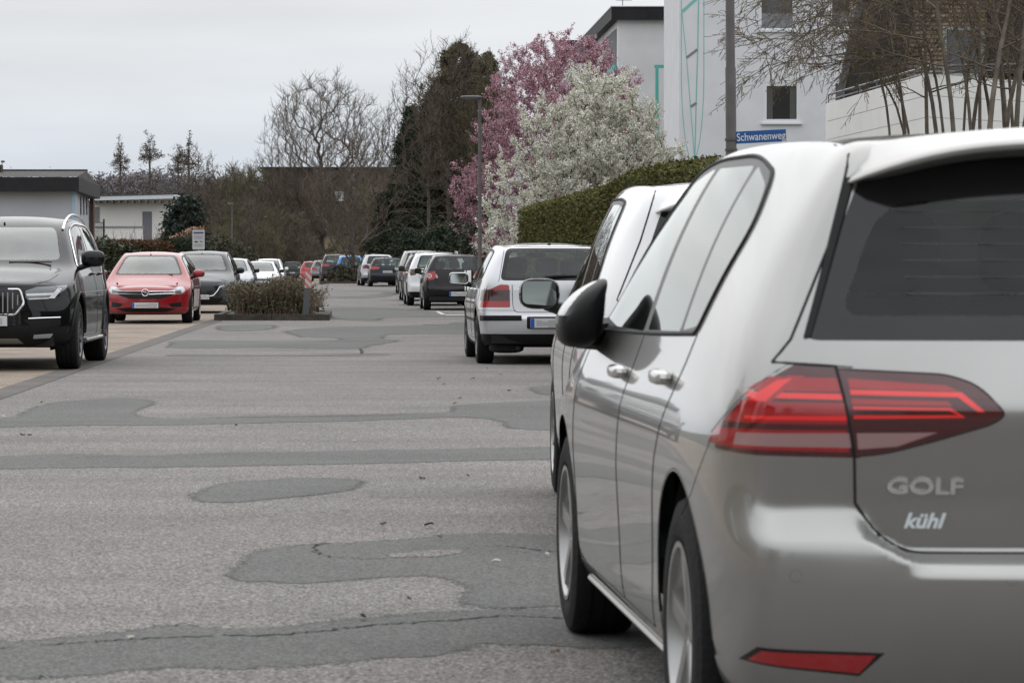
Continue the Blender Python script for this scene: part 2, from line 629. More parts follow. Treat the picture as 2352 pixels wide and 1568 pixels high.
class Body:
    def __init__(s, sp, level):
        s.sp = sp
        co, polys, vn = subdivide(*cage(sp), level)
        if sp.get('deform'):
            co = sp['deform'](co)
            tm = bpy.data.meshes.new('t')
            tm.from_pydata([tuple(c) for c in co], [], polys)
            vn = np.empty(len(co) * 3)
            tm.vertices.foreach_get('normal', vn)
            vn = vn.reshape(-1, 3)
            bpy.data.meshes.remove(tm)
        s.bm = bmesh.new()
        vs = [s.bm.verts.new(p) for p in co]
        for p in polys:
            s.bm.faces.new([vs[i] for i in p])
        s.bm.normal_update()
        s.lay = s.bm.faces.layers.int.new('lab')
        s.labels = [('body', None, None, False)]   # (part, material, parent part, split per side)
        s.nrm = {v: vn[i] for i, v in enumerate(vs)}
        s.co, s.polys, s.vn = co, polys, vn
        s.bvh = BVHTree.FromPolygons([Vector(c) for c in co], polys)
        s.seam = MB()
        s.bins = {}
        for f in s.bm.faces:
            s._bin(f)
    def _bin(s, f):
        c = f.calc_center_median()
        s.bins.setdefault((int(c.y // .25), int(c.z // .25), c.x > 0), {})[f] = 1
    def basis(s, view, sg):
        L = s.sp['L']
        if view == 'S':
            return Vector((sg, 0, 0)), Vector((0, 1, 0)), 0
        if view == 'R':
            return Vector((0, -1, 0)), Vector((1, 0, 0)), 0
        if view == 'F':
            return Vector((0, 1, 0)), Vector((1, 0, 0)), 0
        if view == 'T':
            return Vector((0, 0, 1)), Vector((1, 0, 0)), 0
        k, a = view   # ('RC', degrees) or ('FC', degrees): towards the rear / front corner
        a = math.radians(a)
        if k == 'RC':
            return Vector((sg * math.sin(a), -math.cos(a), 0)), Vector((sg * math.cos(a), math.sin(a), 0)), 0
        return Vector((sg * math.sin(a), math.cos(a), 0)), Vector((sg * math.cos(a), -math.sin(a), 0)), 0
    def _cut(s, poly, d, u, lab, cond, thr):
        z = Vector((0, 0, 1)) if abs(d.z) < .5 else Vector((0, 1, 0))
        area = sum(a[0] * b[1] - b[0] * a[1] for a, b in zip(poly, poly[1:] + poly[:1]))
        if area < 0:
            poly = poly[::-1]
        us = [p[0] for p in poly]
        zz = [p[1] for p in poly]
        u0, u1, z0, z1 = min(us), max(us), min(zz), max(zz)
        cand = []
        half = s.sp['L'] / 2
        pool = {}
        for (by, bz, bx), fs in s.bins.items():
            if abs(d.z) < .5 and (bz * .25 > z1 + .12 or bz * .25 + .25 < z0 - .12):
                continue
            if abs(d.x) > .99:
                if (bx != (d.x > 0)) or by * .25 > u1 + .12 or by * .25 + .25 < u0 - .12:
                    continue
            elif d.y < -.01 and by * .25 > half:
                continue
            elif d.y > .01 and by * .25 + .25 < half:
                continue
            pool.update(fs)
        for f in pool:
            if f.normal.dot(d) <= thr:
                continue
            if cond and not cond(f.calc_center_median()):
                continue
            a = [v.co.dot(u) for v in f.verts]
            if max(a) < u0 or min(a) > u1:
                continue
            b = [v.co.dot(z) for v in f.verts]
            if max(b) < z0 or min(b) > z1:
                continue
            cand.append(f)
        for (a, b) in zip(poly, poly[1:] + poly[:1]):
            if not cand:
                return
            du, dz = b[0] - a[0], b[1] - a[1]
            if abs(du) + abs(dz) < 1e-7:
                continue
            n = (u * dz - z * du).normalized()
            co = u * a[0] + z * a[1]
            need, keep = [], []
            for f in cand:
                ds = [(v.co - co).dot(n) for v in f.verts]
                if min(ds) >= -1e-6:
                    continue
                (need if max(ds) > 1e-6 else keep).append(f)
            if need:
                dist = {}
                for f in need:
                    for v in f.verts:
                        if v not in dist:
                            dist[v] = (v.co - co).dot(n)
                on = {v for v, q in dist.items() if abs(q) <= 2e-6}
                for e in {e for f in need for e in f.edges}:
                    v0, v1 = e.verts
                    if v0 in on or v1 in on:
                        continue
                    a_, b_ = dist[v0], dist[v1]
                    if a_ * b_ < 0:
                        ne, nv = bmesh.utils.edge_split(e, v0, a_ / (a_ - b_))
                        on.add(nv)
                        dist[nv] = 0.0
                for f in need:
                    cv = [v for v in f.verts if v in on]
                    parts = [f]
                    if len(cv) == 2:
                        try:
                            nf, _l = bmesh.utils.face_split(f, cv[0], cv[1])
                        except ValueError:
                            nf = None
                        if nf:
                            parts.append(nf)
                            f.normal_update()
                            nf.normal_update()
                            s._bin(nf)
                    for g in parts:
                        if (g.calc_center_median() - co).dot(n) < 0:
                            keep.append(g)
            cand = keep
        for f in cand:
            f[s.lay] = lab
    def region(s, name, m, poly, view, parent=None, sides=(1, -1), sym=False, cond=None, thr=.05, per_side=True, convex=True):
        """poly: 2-D points for S (y, z), R / F (x, z), T (x, y); 3-D points (x > 0) for corner views"""
        key = (name, m, parent, per_side)
        if key not in s.labels:
            s.labels.append(key)
        lab = s.labels.index(key)
        for sg in sides:
            d, u, _ = s.basis(view, sg)
            if isinstance(view, tuple):
                p2 = [(Vector((sg * p[0], p[1], p[2])).dot(u), p[2]) for p in poly]
                c2 = (lambda c, sg=sg: c.x * sg > 0 and (cond is None or cond(c)))
            elif view == 'S':
                p2 = list(poly)
                c2 = (lambda c, sg=sg: c.x * sg > 0 and (cond is None or cond(c)))
            else:
                p2 = [(p[0] * sg, p[1]) for p in poly]
                c2 = cond
            if convex:
                s._cut(p2, d, u, lab, c2, thr)
            else:
                from mathutils.geometry import tessellate_polygon
                for t in tessellate_polygon([[Vector((p[0], p[1], 0)) for p in p2]]):
                    s._cut([p2[i] for i in t], d, u, lab, c2, thr)
            if not isinstance(view, tuple) and view != 'S' and not sym:
                break
    def project(s, p3, view, sg=1, off=0.0):
        """drop a point on to the body along the view direction"""
        d, u, _ = s.basis(view, sg)
        if isinstance(view, tuple):
            p = Vector((sg * p3[0], p3[1], p3[2]))
        elif view == 'S':
            p = Vector((0, p3[0], p3[1]))
        elif view == 'T':
            p = Vector((p3[0], p3[1], 0))
        else:
            p = Vector((p3[0], 2.0, p3[1]))
        o = p + d * 6
        h = s.bvh.ray_cast(o, -d)
        if h[0] is None:
            h2 = s.bvh.find_nearest(p)
            return h2[0] + h2[1] * off
        nn = h[1] if h[1].dot(d) > 0 else -h[1]
        return h[0] + nn * off
    def line(s, pts, view, sides=(1, -1), r=.003, closed=False, off=-.001, step=.03, mb=None, mi=0, n=5, sym=False, filt=None):
        mb = mb or s.seam
        for sg in sides:
            P = []
            q = list(pts) + ([pts[0]] if closed else [])
            for a, b in zip(q, q[1:]):
                L = math.dist(a, b)
                m = max(1, int(L / step))
                for k in range(m):
                    P.append(tuple(lerp(x, y, k / m) for x, y in zip(a, b)))
            if not closed:
                P.append(tuple(q[-1]))
            if view in ('R', 'F', 'T'):
                P = [(p[0] * sg, p[1]) for p in P]
            W = [s.project(p, view, sg, off) for p in P]
            if filt:
                W = [w for w in W if filt(w)]
            if len(W) > 1:
                mb.tube(W, r, n, closed=closed, mi=mi)
            if view in ('R', 'F', 'T') and not sym:
                break
    def finish(s, root, mats, seam_mat):
        """one mesh object per labelled part"""
        groups = {}
        for f in s.bm.faces:
            name, m, par, per = s.labels[f[s.lay]]
            if m == 'CUT':
                continue
            key = (name, par, (1 if f.calc_center_median().x > 0 else -1) if per else 0)
            groups.setdefault(key, []).append(f)
        objs = {}
        for key, fs in sorted(groups.items(), key=lambda kv: (kv[0][1] is not None, kv[0][0], kv[0][2])):
            name, par, side = key
            vi, V, F, MI, NN = {}, [], [], [], []
            ms = []
            for f in fs:
                m = s.labels[f[s.lay]][1] or mats
                if m not in ms:
                    ms.append(m)
                row = []
                for v in f.verts:
                    if v not in vi:
                        vi[v] = len(V)
                        V.append(tuple(v.co))
                        nn = s.nrm.get(v)
                        if nn is None:
                            loc, n_, fi, _ = s.bvh.find_nearest(v.co)
                            P = s.polys[fi]
                            w = np.array([1 / (1e-6 + np.linalg.norm(s.co[i] - np.array(loc))) ** 1.0 for i in P])
                            # bilinear-like weights from the quad's own frame
                            nn = s._interp(np.array(loc), P)
                            s.nrm[v] = nn
                        NN.append(nn)
                    row.append(vi[v])
                F.append(row)
                MI.append(ms.index(m))
            if name == 'body' and par is None and s.seam.v:
                o_ = len(V)
                V += s.seam.v
                F += [[i + o_ for i in f] for f in s.seam.f]
                ms.append(seam_mat)
                MI += [len(ms) - 1] * len(s.seam.f)
                NN += [(0, 0, 0)] * len(s.seam.v)
            me = bpy.data.meshes.new(name)
            me.from_pydata(V, [], F)
            for m in ms:
                me.materials.append(m)
            me.polygons.foreach_set('material_index', MI)
            me.polygons.foreach_set('use_smooth', [True] * len(F))
            me.normals_split_custom_set_from_vertices([tuple(n) for n in NN])
            o = bpy.data.objects.new(name, me)
            COL.objects.link(o)
            if par is not None:
                o.parent = objs.get((par, side)) or objs.get((par, 0)) or root
            else:
                o.parent = root
            objs[(name, side)] = o
        s.bm.free()
        return objs
    def _interp(s, p, P):
        q = s.co[list(P)]
        n = s.vn[list(P)]
        # inverse bilinear by a few Newton steps in the quad's plane
        if len(P) != 4:
            return n.mean(0)
        a, b = .5, .5
        for _ in range(5):
            x = (q[0] * (1 - a) + q[1] * a) * (1 - b) + (q[3] * (1 - a) + q[2] * a) * b
            da = (q[1] - q[0]) * (1 - b) + (q[2] - q[3]) * b
            db = (q[3] * (1 - a) + q[2] * a) - (q[0] * (1 - a) + q[1] * a)
            r = p - x
            M = np.array([[da @ da, da @ db], [da @ db, db @ db]]) + np.eye(2) * 1e-12
            d = np.linalg.solve(M, np.array([da @ r, db @ r]))
            a = min(1.05, max(-.05, a + d[0]))
            b = min(1.05, max(-.05, b + d[1]))
        nn = (n[0] * (1 - a) + n[1] * a) * (1 - b) + (n[3] * (1 - a) + n[2] * a) * b
        return nn / np.linalg.norm(nn)

def arc_poly(cy, cz, r, n=28, bottom=-.2, flat=1.0):
    """wheel opening: half circle over a straight drop to below the sill"""
    P = [(cy + r * math.cos(math.pi * k / n), cz + r * flat * math.sin(math.pi * k / n)) for k in range(n + 1)]
    return P + [(cy - r * .985, cz - .16), (cy - r * .9, bottom), (cy + r * .9, bottom), (cy + r * .985, cz - .16)]
def rounded(poly, r, n=5):
    """round the corners of a polygon (r: one radius or one per corner)"""
    out = []
    m = len(poly)
    D = len(poly[0])
    for i in range(m):
        p0, p1, p2 = Vector(poly[i - 1]), Vector(poly[i]), Vector(poly[(i + 1) % m])
        rr = r[i] if hasattr(r, '__len__') else r
        if rr <= 0:
            out.append(tuple(p1))
            continue
        a, b = (p0 - p1), (p2 - p1)
        k = min(rr, a.length * .48, b.length * .48)
        A, B = p1 + a.normalized() * k, p1 + b.normalized() * k
        for j in range(n + 1):
            t = j / n
            out.append(tuple(A * (1 - t) ** 2 + p1 * 2 * t * (1 - t) + B * t * t))
    return out

M_TYRE = mat('tyre_rubber', (.013, .013, .0135), .75, spec=.2, bump=(60, .3))
M_BLACK = mat('black_plastic', (.009, .009, .0095), .45, spec=.25)
M_GLOSSBLACK = mat('gloss_black', (.008, .008, .009), .10)
M_UNDER = mat('underbody_black', (.008, .008, .008), .9)
M_SEAM = mat('seam_black', (.006, .006, .006), .7)
M_RUBBER = mat('window_rubber', (.012, .012, .012), .4)
M_CHROME = mat('chrome', (.80, .80, .82), .12, 1.0)
M_ALU = mat('alloy_rim', (.36, .355, .35), .32, .85, coat=.3)
M_DARKRIM = mat('dark_rim', (.14, .14, .15), .35, .7)
M_DISC = mat('brake_disc', (.12, .10, .09), .5, .6, noise=(8, .4))
M_SEAT = mat('seat_cloth', (.07, .073, .077), .9, spec=.1)
M_DASH = mat('dashboard_plastic', (.03, .03, .03), .7)
M_GLASS = glass_mat('car_glass', (.74, .84, .81), refl=1.2)
M_SCREEN = glass_mat('windscreen_glass', (.70, .80, .77), refl=2.3, dirt=.04)
M_TINT = glass_mat('tinted_glass', (.12, .14, .14), refl=1.15)
M_RED = mat('lamp_red', (.34, .004, .007), .12, coat=1)
M_DRED = mat('lamp_dark_red', (.060, .003, .005), .12, coat=1)
M_BRED = mat('lamp_bright_red', (.85, .02, .02), .12, coat=1)
M_LENS = mat('headlamp_lens', (.42, .44, .46), .1, .3, coat=1)
M_LENSD = mat('headlamp_dark', (.06, .065, .07), .1, .3, coat=1)
M_WHITEL = mat('lamp_white', (.75, .75, .74), .15, 0, coat=1)
M_CLEARL = mat('lamp_clear_pink', (.34, .20, .20), .2, 0, coat=1)
M_PLATE = mat('plate_white', (.60, .60, .60), .4)
M_PLATEG = mat('plate_grey', (.42, .42, .42), .4)
M_PLATEB = mat('plate_blue', (.02, .09, .42), .4)
M_MIRROR = mat('mirror_glass', (.30, .34, .33), .03, 1.0)

def rim_mesh(R, w, style):
    """rim on +x side, axle along x, centre at origin, face at x = w"""
    r = R * .66
    mb = MB()
    mb.lathe([(w * .1, r * .93), (w * .75, r * .95), (w * .98, r * 1.0), (w * 1.0, r * 1.02), (w * 1.0, r * .955), (w * .9, r * .93), (w * .2, r * .90)], 36)
    mb.lathe([(w * .62, .001), (w * .80, .02), (w * .82, r * .16), (w * .72, r * .20), (w * .5, r * .21)], 20)
    nsp = {'five': 5, 'ten': 10, 'seven': 7, 'cover': 9, 'twin': 10}[style]
    for k in range(nsp):
        a = 2 * math.pi * k / nsp + .3
        if style == 'twin':
            a = 2 * math.pi * (k // 2) / 5 + (.16 if k % 2 else -.16)
        half = {'five': .16, 'ten': .07, 'seven': .10, 'cover': .15, 'twin': .065}[style]
        V = []
        for t, hw in ((.13, half * .9), (.5, half * (.75 if style == 'five' else 1)), (.955, half * (1.0 if style == 'five' else 1.1))):
            rr = r * t
            hx = w * (.80 + .14 * t)
            hx2 = hx - w * .28
            c, s_ = math.cos(a), math.sin(a)
            wd = hw * r
            for sx, tw in ((hx, -.75), (hx, .75), (hx2, 1.0), (hx2, -1.0)):
                V.append((sx, rr * c - tw * wd * s_, rr * s_ + tw * wd * c))
        F = []
        for i in range(2):
            for j in range(4):
                F.append((i * 4 + j, i * 4 + (j + 1) % 4, i * 4 + 4 + (j + 1) % 4, i * 4 + 4 + j))
        F.append((8, 9, 10, 11))
        mb.add(V, F)
    return mb
WHEELS = {}
def wheel(root, x, y, R, width=.205, style='five', rm=None, detail=1):
    sg = 1 if x > 0 else -1
    key = (round(R, 3), width, style, (rm or M_ALU).name, sg, detail)
    if key not in WHEELS:
        w = width / 2
        n = 56 if detail else 28
        t = MB()
        prof = [(-w * .82, R * .64), (-w * 1.0, R * .72), (-w * 1.02, R * .86), (-w * .92, R * .965), (-w * .78, R * .995), (-w * .45, R), (-w * .44, R * .985), (-w * .38, R * .985), (-w * .37, R),
                (-w * .04, R), (-w * .03, R * .985), (w * .03, R * .985), (w * .04, R), (w * .37, R), (w * .38, R * .985), (w * .44, R * .985), (w * .45, R), (w * .78, R * .995), (w * .92, R * .965), (w * 1.02, R * .86), (w * 1.0, R * .72), (w * .90, R * .655), (w * .80, R * .64)]
        t.lathe(prof, n)
        r = rim_mesh(R, w, style)
        h = MB()
        h.lathe([(-w * .1, .02), (-w * .1, R * .46), (w * .02, R * .46), (w * .02, .02)], 28)
        h.lathe([(-w * .9, R * .1), (w * .6, R * .1)], 12)
        if sg < 0:
            for m_ in (t, r, h):
                m_.v = [(-a, b, c) for a, b, c in m_.v]
                m_.f = [f[::-1] for f in m_.f]
        WHEELS[key] = (h, t, r)
        hub = h.build('wheel', M_DISC, root, smooth=True, fix=True)
        ty = t.build('tyre', M_TYRE, hub, smooth=True, fix=True)
        ri = r.build('rim', rm or M_ALU, hub, smooth=True, fix=True)
        WHEELS[key] = (hub.data, ty.data, ri.data)
    else:
        hd, td, rd = WHEELS[key]
        hub = bpy.data.objects.new('wheel', hd)
        ty = bpy.data.objects.new('tyre', td)
        ri = bpy.data.objects.new('rim', rd)
        for o in (hub, ty, ri):
            COL.objects.link(o)
        hub.parent, ty.parent, ri.parent = root, hub, hub
    hub.location = (x, y, R)
    return hub

def plate(root, B, x, z, view='R', w=.52, h=.11):
    L = B.sp['L']
    p = B.project((x, z), view)
    sgn = -1 if view == 'R' else 1
    mb = MB()
    y = p.y + sgn * .014
    mb.box((x, y, z), (w + .02, .012, h + .02), mi=0)
    mb.box((x, y + sgn * .008, z), (w, .006, h), mi=1)
    left = x - (w / 2 - .024) if view == 'R' else x + (w / 2 - .024)
    mb.box((left, y + sgn * .0115, z), (.044, .003, h - .006), mi=2)
    rn = random.Random(int(x * 100 + z * 1000 + L * 100))
    q = -1 if view == 'F' else 1
    xx = -w / 2 + .07
    while xx < w / 2 - .06:
        ww = rn.uniform(.04, .08)
        mb.box((x + q * (xx + ww / 2), y + sgn * .0115, z + rn.uniform(-.01, .01)), (ww, .003, rn.uniform(.04, .085)), mi=3)
        xx += ww + .002
    mb.build('number_plate', [M_BLACK, M_PLATE, M_PLATEB, M_PLATEG], root)

def seat(root, x, y, z=.0, back_w=.50, lean=-.25, head=True):
    mb = MB()
    rbox(mb, (x, y + .18, z + .42), (back_w, .52, .20), 4, 8)
    rbox(mb, (x, y - .10, z + .72), (back_w, .16, .66), 4, 8, shear=lean)
    if head:
        rbox(mb, (x, y - .21, z + 1.15), (.28, .10, .20), 3.4, 8, shear=lean)
        mb.tube([(x - .06, y - .18, z + 1.0), (x - .06, y - .20, z + 1.1)], .008, 5)
        mb.tube([(x + .06, y - .18, z + 1.0), (x + .06, y - .20, z + 1.1)], .008, 5)
    return mb.build('seat', M_SEAT, root, smooth=True)
def interior(root, sp, detail=1):
    ya, yf = sp['ya'], sp['yf']
    hz = sp['H'] / 1.46
    yfs = ya + 1.28
    zz = (hz - 1) * .9
    W = sp['W']
    if detail:
        for x in (-.37, .37):
            seat(root, x, yfs, zz)
        for x in (-.37, 0.0, .37):
            seat(root, x, ya + .42, zz + .02, .46, head=True)
        mb = MB()
        rbox(mb, (0, sp['ys'][8] - .02, sp['zb'][8] - .13), (W * 1.66, .55, .26), 3.5, 10)
        mb.build('dashboard', M_DASH, root, smooth=True)
        mb = MB()
        P = [(-.37 + .18 * math.cos(a), yfs + .60 + .07 * math.sin(a), sp['zb'][8] + .02 + .17 * math.sin(a)) for a in [2 * math.pi * k / 20 for k in range(20)]]
        mb.tube(P, .014, 6, closed=True)
        mb.tube([P[0], P[10]], .02, 6)
        mb.build('steering_wheel', M_DASH, root, smooth=True)
        mb = MB()
        p = (0, sp['ys'][6] + .10, sp['zc'][6] - .10)
        rbox(mb, p, (.24, .03, .065), 3, 8)
        mb.tube([p, (0, p[1] + .04, p[2] + .09)], .012, 5)
        mb.build('rear_view_mirror', M_DASH, root, smooth=True)
    mb = MB()
    mb.box((0, (ya + yf) / 2 - .1, .30), (W * 1.62, yf - ya + 1.0, .10))
    mb.box((0, ya - .05, .62), (W * 1.25, .75, .5))
    mb.box((0, yf + .12, .50), (W * 1.2, .9, .30))
    for y in (ya, yf):
        for sg in (1, -1):   # inside of the wheel housings
            mb.box((sg * (W - .30), y, .52), (.02, .74, .60))
            P = []
            for k in range(15):
                a = math.pi * k / 14
                for x in (W - .30, W - .035):
                    P.append((sg * x, y + (sp['R'] + .055) * math.cos(a), sp['R'] + (sp['R'] + .055) * math.sin(a)))
            mb.add(P, [(2 * k, 2 * k + 1, 2 * k + 3, 2 * k + 2) for k in range(14)])
    mb.box((0, (ya + yf) / 2, sp['clear'] + .06), (W * 1.5, sp['L'] - .7, .10))
    mb.build('underbody', M_UNDER, root)

def mirrors(root, sp, pm, y=None, x=None, z=None, size=(.20, .12, .15), cap=None, chrome=False, sides=(1, -1)):
    y = y or sp['ys'][8] - .38
    x = x or sp['W'] + .065
    z = z or sp['zb'][8] + .055
    for sg in sides:
        mb = MB()
        rbox(mb, (sg * x, y, z), size, 3.0, 12, rz=sg * -.12)
        mb.v = [(vx, vy if vy > y - .035 else y - .035 + (vy - y + .035) * .1, vz) for vx, vy, vz in mb.v]
        o = mb.build('wing_mirror', pm, root, smooth=True)
        m2 = MB()
        m2.tube([(sg * (sp['W'] - .07), y + .02, z - size[2] * .55), (sg * (x - .03), y, z - size[2] * .35)], [.035, .028], 8)
        m2.build('mirror_arm', M_BLACK, o, smooth=True)
        m3 = MB()
        w, h = size[0] * .42, size[2] * .40
        P = rounded([(-w, -h), (w, -h * .8), (w, h), (-w * .9, h)], .03, 4)
        m3.prism([(sg * (x) + sg * px, z + pz) for px, pz in P], y - .046, y - .040)
        m3.build('mirror_glass', M_MIRROR, o)
        if chrome:
            m4 = MB()
            w, h = w + .009, h + .009
            P = rounded([(-w, -h), (w, -h * .8), (w, h), (-w * .9, h)], .035, 4)
            m4.tube([(sg * (x) + sg * px, y - .040, z + pz) for px, pz in P], .006, 5, closed=True)
            m4.build('mirror_rim', M_CHROME, o, smooth=True)
def roof_spoiler(par, P, hw, y0, ytop, zt0, z20, L=.35, swy=.085, dz=.055, dz2=.09, th=.03):
    mb = MB()
    V, F = [], []
    n = 28
    for i in range(n + 1):
        x = -hw + 2 * hw * i / n
        f = abs(x) / hw
        e = max(0, (f - .82) / .18)
        zt = zt0 - dz * f ** 2.2 - .05 * e ** 2
        yb = y0 + swy * f ** 2.5 + .10 * e ** 2
        z2 = min(z20 - dz2 * f ** 3.5, zt - .004)
        t_ = th * (1 - .7 * e)
        for y, z in [(yb + L, zt + .002), (yb + L * .45, zt - .004), (yb + .03, z2 + .008), (yb + .006, z2 + .001), (yb + .002, z2 - .006), (yb + .012, z2 - t_ * .6), (yb + .07, z2 - t_), (yb + .20, z2 - t_ * .8)]:
            V.append((x, y, z))
    m = 8
    for i in range(n):
        for j in range(m - 1):
            F.append((i * m + j, i * m + j + 1, (i + 1) * m + j + 1, (i + 1) * m + j))
    mb.add(V, F)
    return mb.build('spoiler', P, par, smooth=2, fix=True)
def handles(root, B, objs, ys, z, m, size=(.045, .19, .035)):
    for sg in (1, -1):
        for i, y in enumerate(ys):
            zz = z[i] if hasattr(z, '__len__') else z
            p = B.project((y, zz), 'S', sg, .016)
            mb = MB()
            rbox(mb, p, size, 3, 8)
            name = 'front_door' if i == 0 else 'rear_door'
            par = objs.get((name, sg)) or root
            mb.build('handle', m, par, smooth=True)
def aerial(root, B, y, x=0, h=.16, lean=-.5, m=None):
    p = B.project((x, y), 'T', 1)
    mb = MB()
    rbox(mb, p + Vector((0, 0, .008)), (.045, .07, .03), 2.6, 6)
    mb.tube([p + Vector((0, 0, .01)), p + Vector((0, lean * h, h))], [.005, .002], 5)
    mb.build('aerial', m or M_BLACK, root, smooth=True)
def put(root, local, world, th, sc=(1, 1, 1)):
    """place a car so that its local point lands on the world point, heading th radians to the left of +y"""
    root.rotation_euler = (0, 0, th)
    root.scale = sc
    lx, ly = local[0] * sc[0], local[1] * sc[1]
    root.location = (world[0] - (lx * math.cos(th) - ly * math.sin(th)), world[1] - (lx * math.sin(th) + ly * math.cos(th)), gz(world[1], world[0]))
# ---------------------------------------------------------------- the near silver hatchback
def near_hatch():
    sp = spec(H=1.497, zrr=1.44, zrf=1.46, creases={('side', 5): .35, ('rear', 4): .6, ('rear', 3): .4, ('rear', 5): .45, ('side', 6): .2},
              zR=[.20, .33, .47, .575, .655, .855, 1.0, 1.22, 1.44], yR=[.10, .035, .0, .004, .082, .045, .115, .24, .34])
    def deform(co):
        # the tailgate keeps its plane down to its lower edge; the bumper steps out below it
        x, y, z = np.abs(co[:, 0]), co[:, 1].copy(), co[:, 2]
        edge = np.interp(z, [.55, .60, .665], [.49, .575, .602])
        mx_ = np.clip((edge - x) / .03 + .5, 0, 1) * (y < .2)
        tz = np.interp(z, [.0, .520, .548, .562, .568, .655, .70, 2], [0, 0, .25, .8, 1, 1, 0, 0])
        tgt = .084 + .14 * (x / .8) ** 2.6 + .12 * (.655 - z)
        k = mx_ * tz
        co = co.copy()
        co[:, 1] = y * (1 - k) + np.maximum(y, tgt) * k
        return co
    sp['deform'] = deform
    P = paint('silver_beige_paint', (.335, .332, .322), .86, .33, noise=(2.2, .06))
    GL = glass_mat('heated_screen', (.84, .95, .92), 1.5, .008, .7)
    B = Body(sp, 4)
    T = math.radians(4.7)
    root = thing('hatchback', 'nearest silver grey hatchback with its rear letters reading GOLF and kühl', 'car')
    # doors, tailgate, bumper
    B.region('front_door', P, [(1.93, .27), (3.02, .27), (3.05, .60), (3.04, .958), (2.52, 1.37), (1.90, 1.415), (1.90, .985)], 'S')
    B.region('rear_door', P, [(1.19, .60), (1.30, .27), (1.925, .27), (1.895, .985), (1.895, 1.415), (1.2, 1.41), (.82, 1.24), (.98, .90)], 'S')
    TG = [(-.555, 1.43), (-.63, 1.20), (-.725, 1.005), (-.765, .957), (-.638, .950), (-.605, .765), (-.600, .665)] + rounded([(-.60, .665), (-.565, .61), (-.50, .563), (.50, .563)], [0, .05, .06, 0], 5)[1:-1]
    TG = TG + [(-a, b) for a, b in TG[::-1]]
    B.region('tailgate', P, TG, 'R', per_side=False, convex=False, thr=.25)
    # rear screen
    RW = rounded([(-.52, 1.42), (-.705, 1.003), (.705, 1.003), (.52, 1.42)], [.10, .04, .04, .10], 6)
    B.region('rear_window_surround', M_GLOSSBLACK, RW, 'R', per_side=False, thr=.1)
    RG = rounded([(-.51, 1.30), (-.62, 1.055), (.62, 1.055), (.51, 1.30)], [.09, .05, .05, .07], 6)  # black border left deep above the pane also stands for the spoiler's shade
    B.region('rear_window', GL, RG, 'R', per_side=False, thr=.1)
    # side glass
    DLO = rounded([(3.09, .965), (2.47, 1.412), (2.0, 1.443), (1.3, 1.433), (.90, 1.375), (.765, 1.25), (.96, 1.0), (1.6, .985)], [.03, .18, .2, .2, .12, .07, .04, .2], 6)
    B.region('window_frame', M_RUBBER, DLO, 'S')
    B.region('side_window', M_GLASS, rounded([(2.93, .985), (2.44, 1.382), (2.02, 1.417), (1.945, 1.417), (1.945, .985)], [.03, .12, .03, .02, .02], 5), 'S')
    B.region('side_window', M_TINT, rounded([(1.865, 1.417), (1.25, 1.405), (1.25, 1.0), (1.865, .99)], [.02, .05, .02, .02], 4), 'S')
    B.region('side_window', M_TINT, rounded([(1.205, 1.402), (.91, 1.345), (.81, 1.25), (.985, 1.018), (1.205, 1.003)], [.02, .06, .05, .03, .02], 4), 'S')
    # wheel openings
    for y in (sp['ya'], sp['yf']):
        B.region('arch', 'CUT', arc_poly(y, .325, .365), 'S', cond=lambda c: abs(c.x) > .5, thr=-.6)
    # tail lamps: outer piece on the wing, inner piece on the tailgate
    lo = [(.637, .118, .945), (.722, .19, .953), (.855, .40, .80), (.848, .38, .768), (.80, .20, .762), (.604, .118, .760)]
    V = ('RC', 40)
    B.region('tail_lamp', M_DRED, lo, V, thr=-.3)
    def q(x, y, z):
        return (x, y, z)
    # lit-looking bars and reversing strip of the outer piece
    B.region('tail_lamp', M_RED, [(.633, .118, .925), (.76, .22, .928), (.80, .27, .90), (.63, .118, .897)], V, thr=-.3)
    B.region('tail_lamp', M_BRED, [(.63, .118, .893), (.80, .27, .896), (.80, .27, .885), (.63, .118, .881)], V, thr=-.3)
    B.region('tail_lamp', M_RED, [(.705, .17, .93), (.725, .20, .93), (.825, .36, .83), (.77, .27, .83)], V, thr=-.3)
    B.region('tail_lamp', M_BRED, [(.72, .19, .925), (.735, .22, .92), (.795, .31, .86), (.755, .25, .86)], V, thr=-.3)
    B.region('tail_lamp', M_RED, [(.63, .118, .874), (.81, .28, .877), (.82, .30, .83), (.63, .118, .83)], V, thr=-.3)
    B.region('tail_lamp', M_BRED, [(.63, .118, .848), (.80, .26, .845), (.80, .26, .838), (.63, .118, .838)], V, thr=-.3)
    B.region('tail_lamp', M_RED, [(.63, .118, .818), (.86, .38, .815), (.875, .42, .778), (.63, .118, .772)], V, thr=-.3)
    B.region('tail_lamp', M_CLEARL, [(.615, .118, .812), (.81, .29, .808), (.815, .30, .782), (.611, .118, .781)], V, thr=-.3)
    V2 = 'R'
    li = rounded([(.636, .945), (.42, .935), (.355, .915), (.300, .852), (.33, .832), (.45, .795), (.54, .770), (.603, .762)], [.0, .02, .05, .02, .02, .05, .04, 0], 4)
    B.region('boot_lamp', M_DRED, li, V2, parent='tailgate', sym=True, cond=lambda c: c.y < .3, convex=False)
    B.region('boot_lamp', M_RED, [(.616, .925), (.42, .912), (.395, .900), (.614, .905)], V2, parent='tailgate', sym=True, cond=lambda c: c.y < .3)
    B.region('boot_lamp', M_BRED, [(.614, .902), (.39, .898), (.345, .858), (.36, .858), (.398, .888), (.613, .892)], V2, parent='tailgate', sym=True, cond=lambda c: c.y < .3, convex=False)
    B.region('boot_lamp', M_RED, [(.612, .884), (.42, .879), (.41, .870), (.611, .872)], V2, parent='tailgate', sym=True, cond=lambda c: c.y < .3)
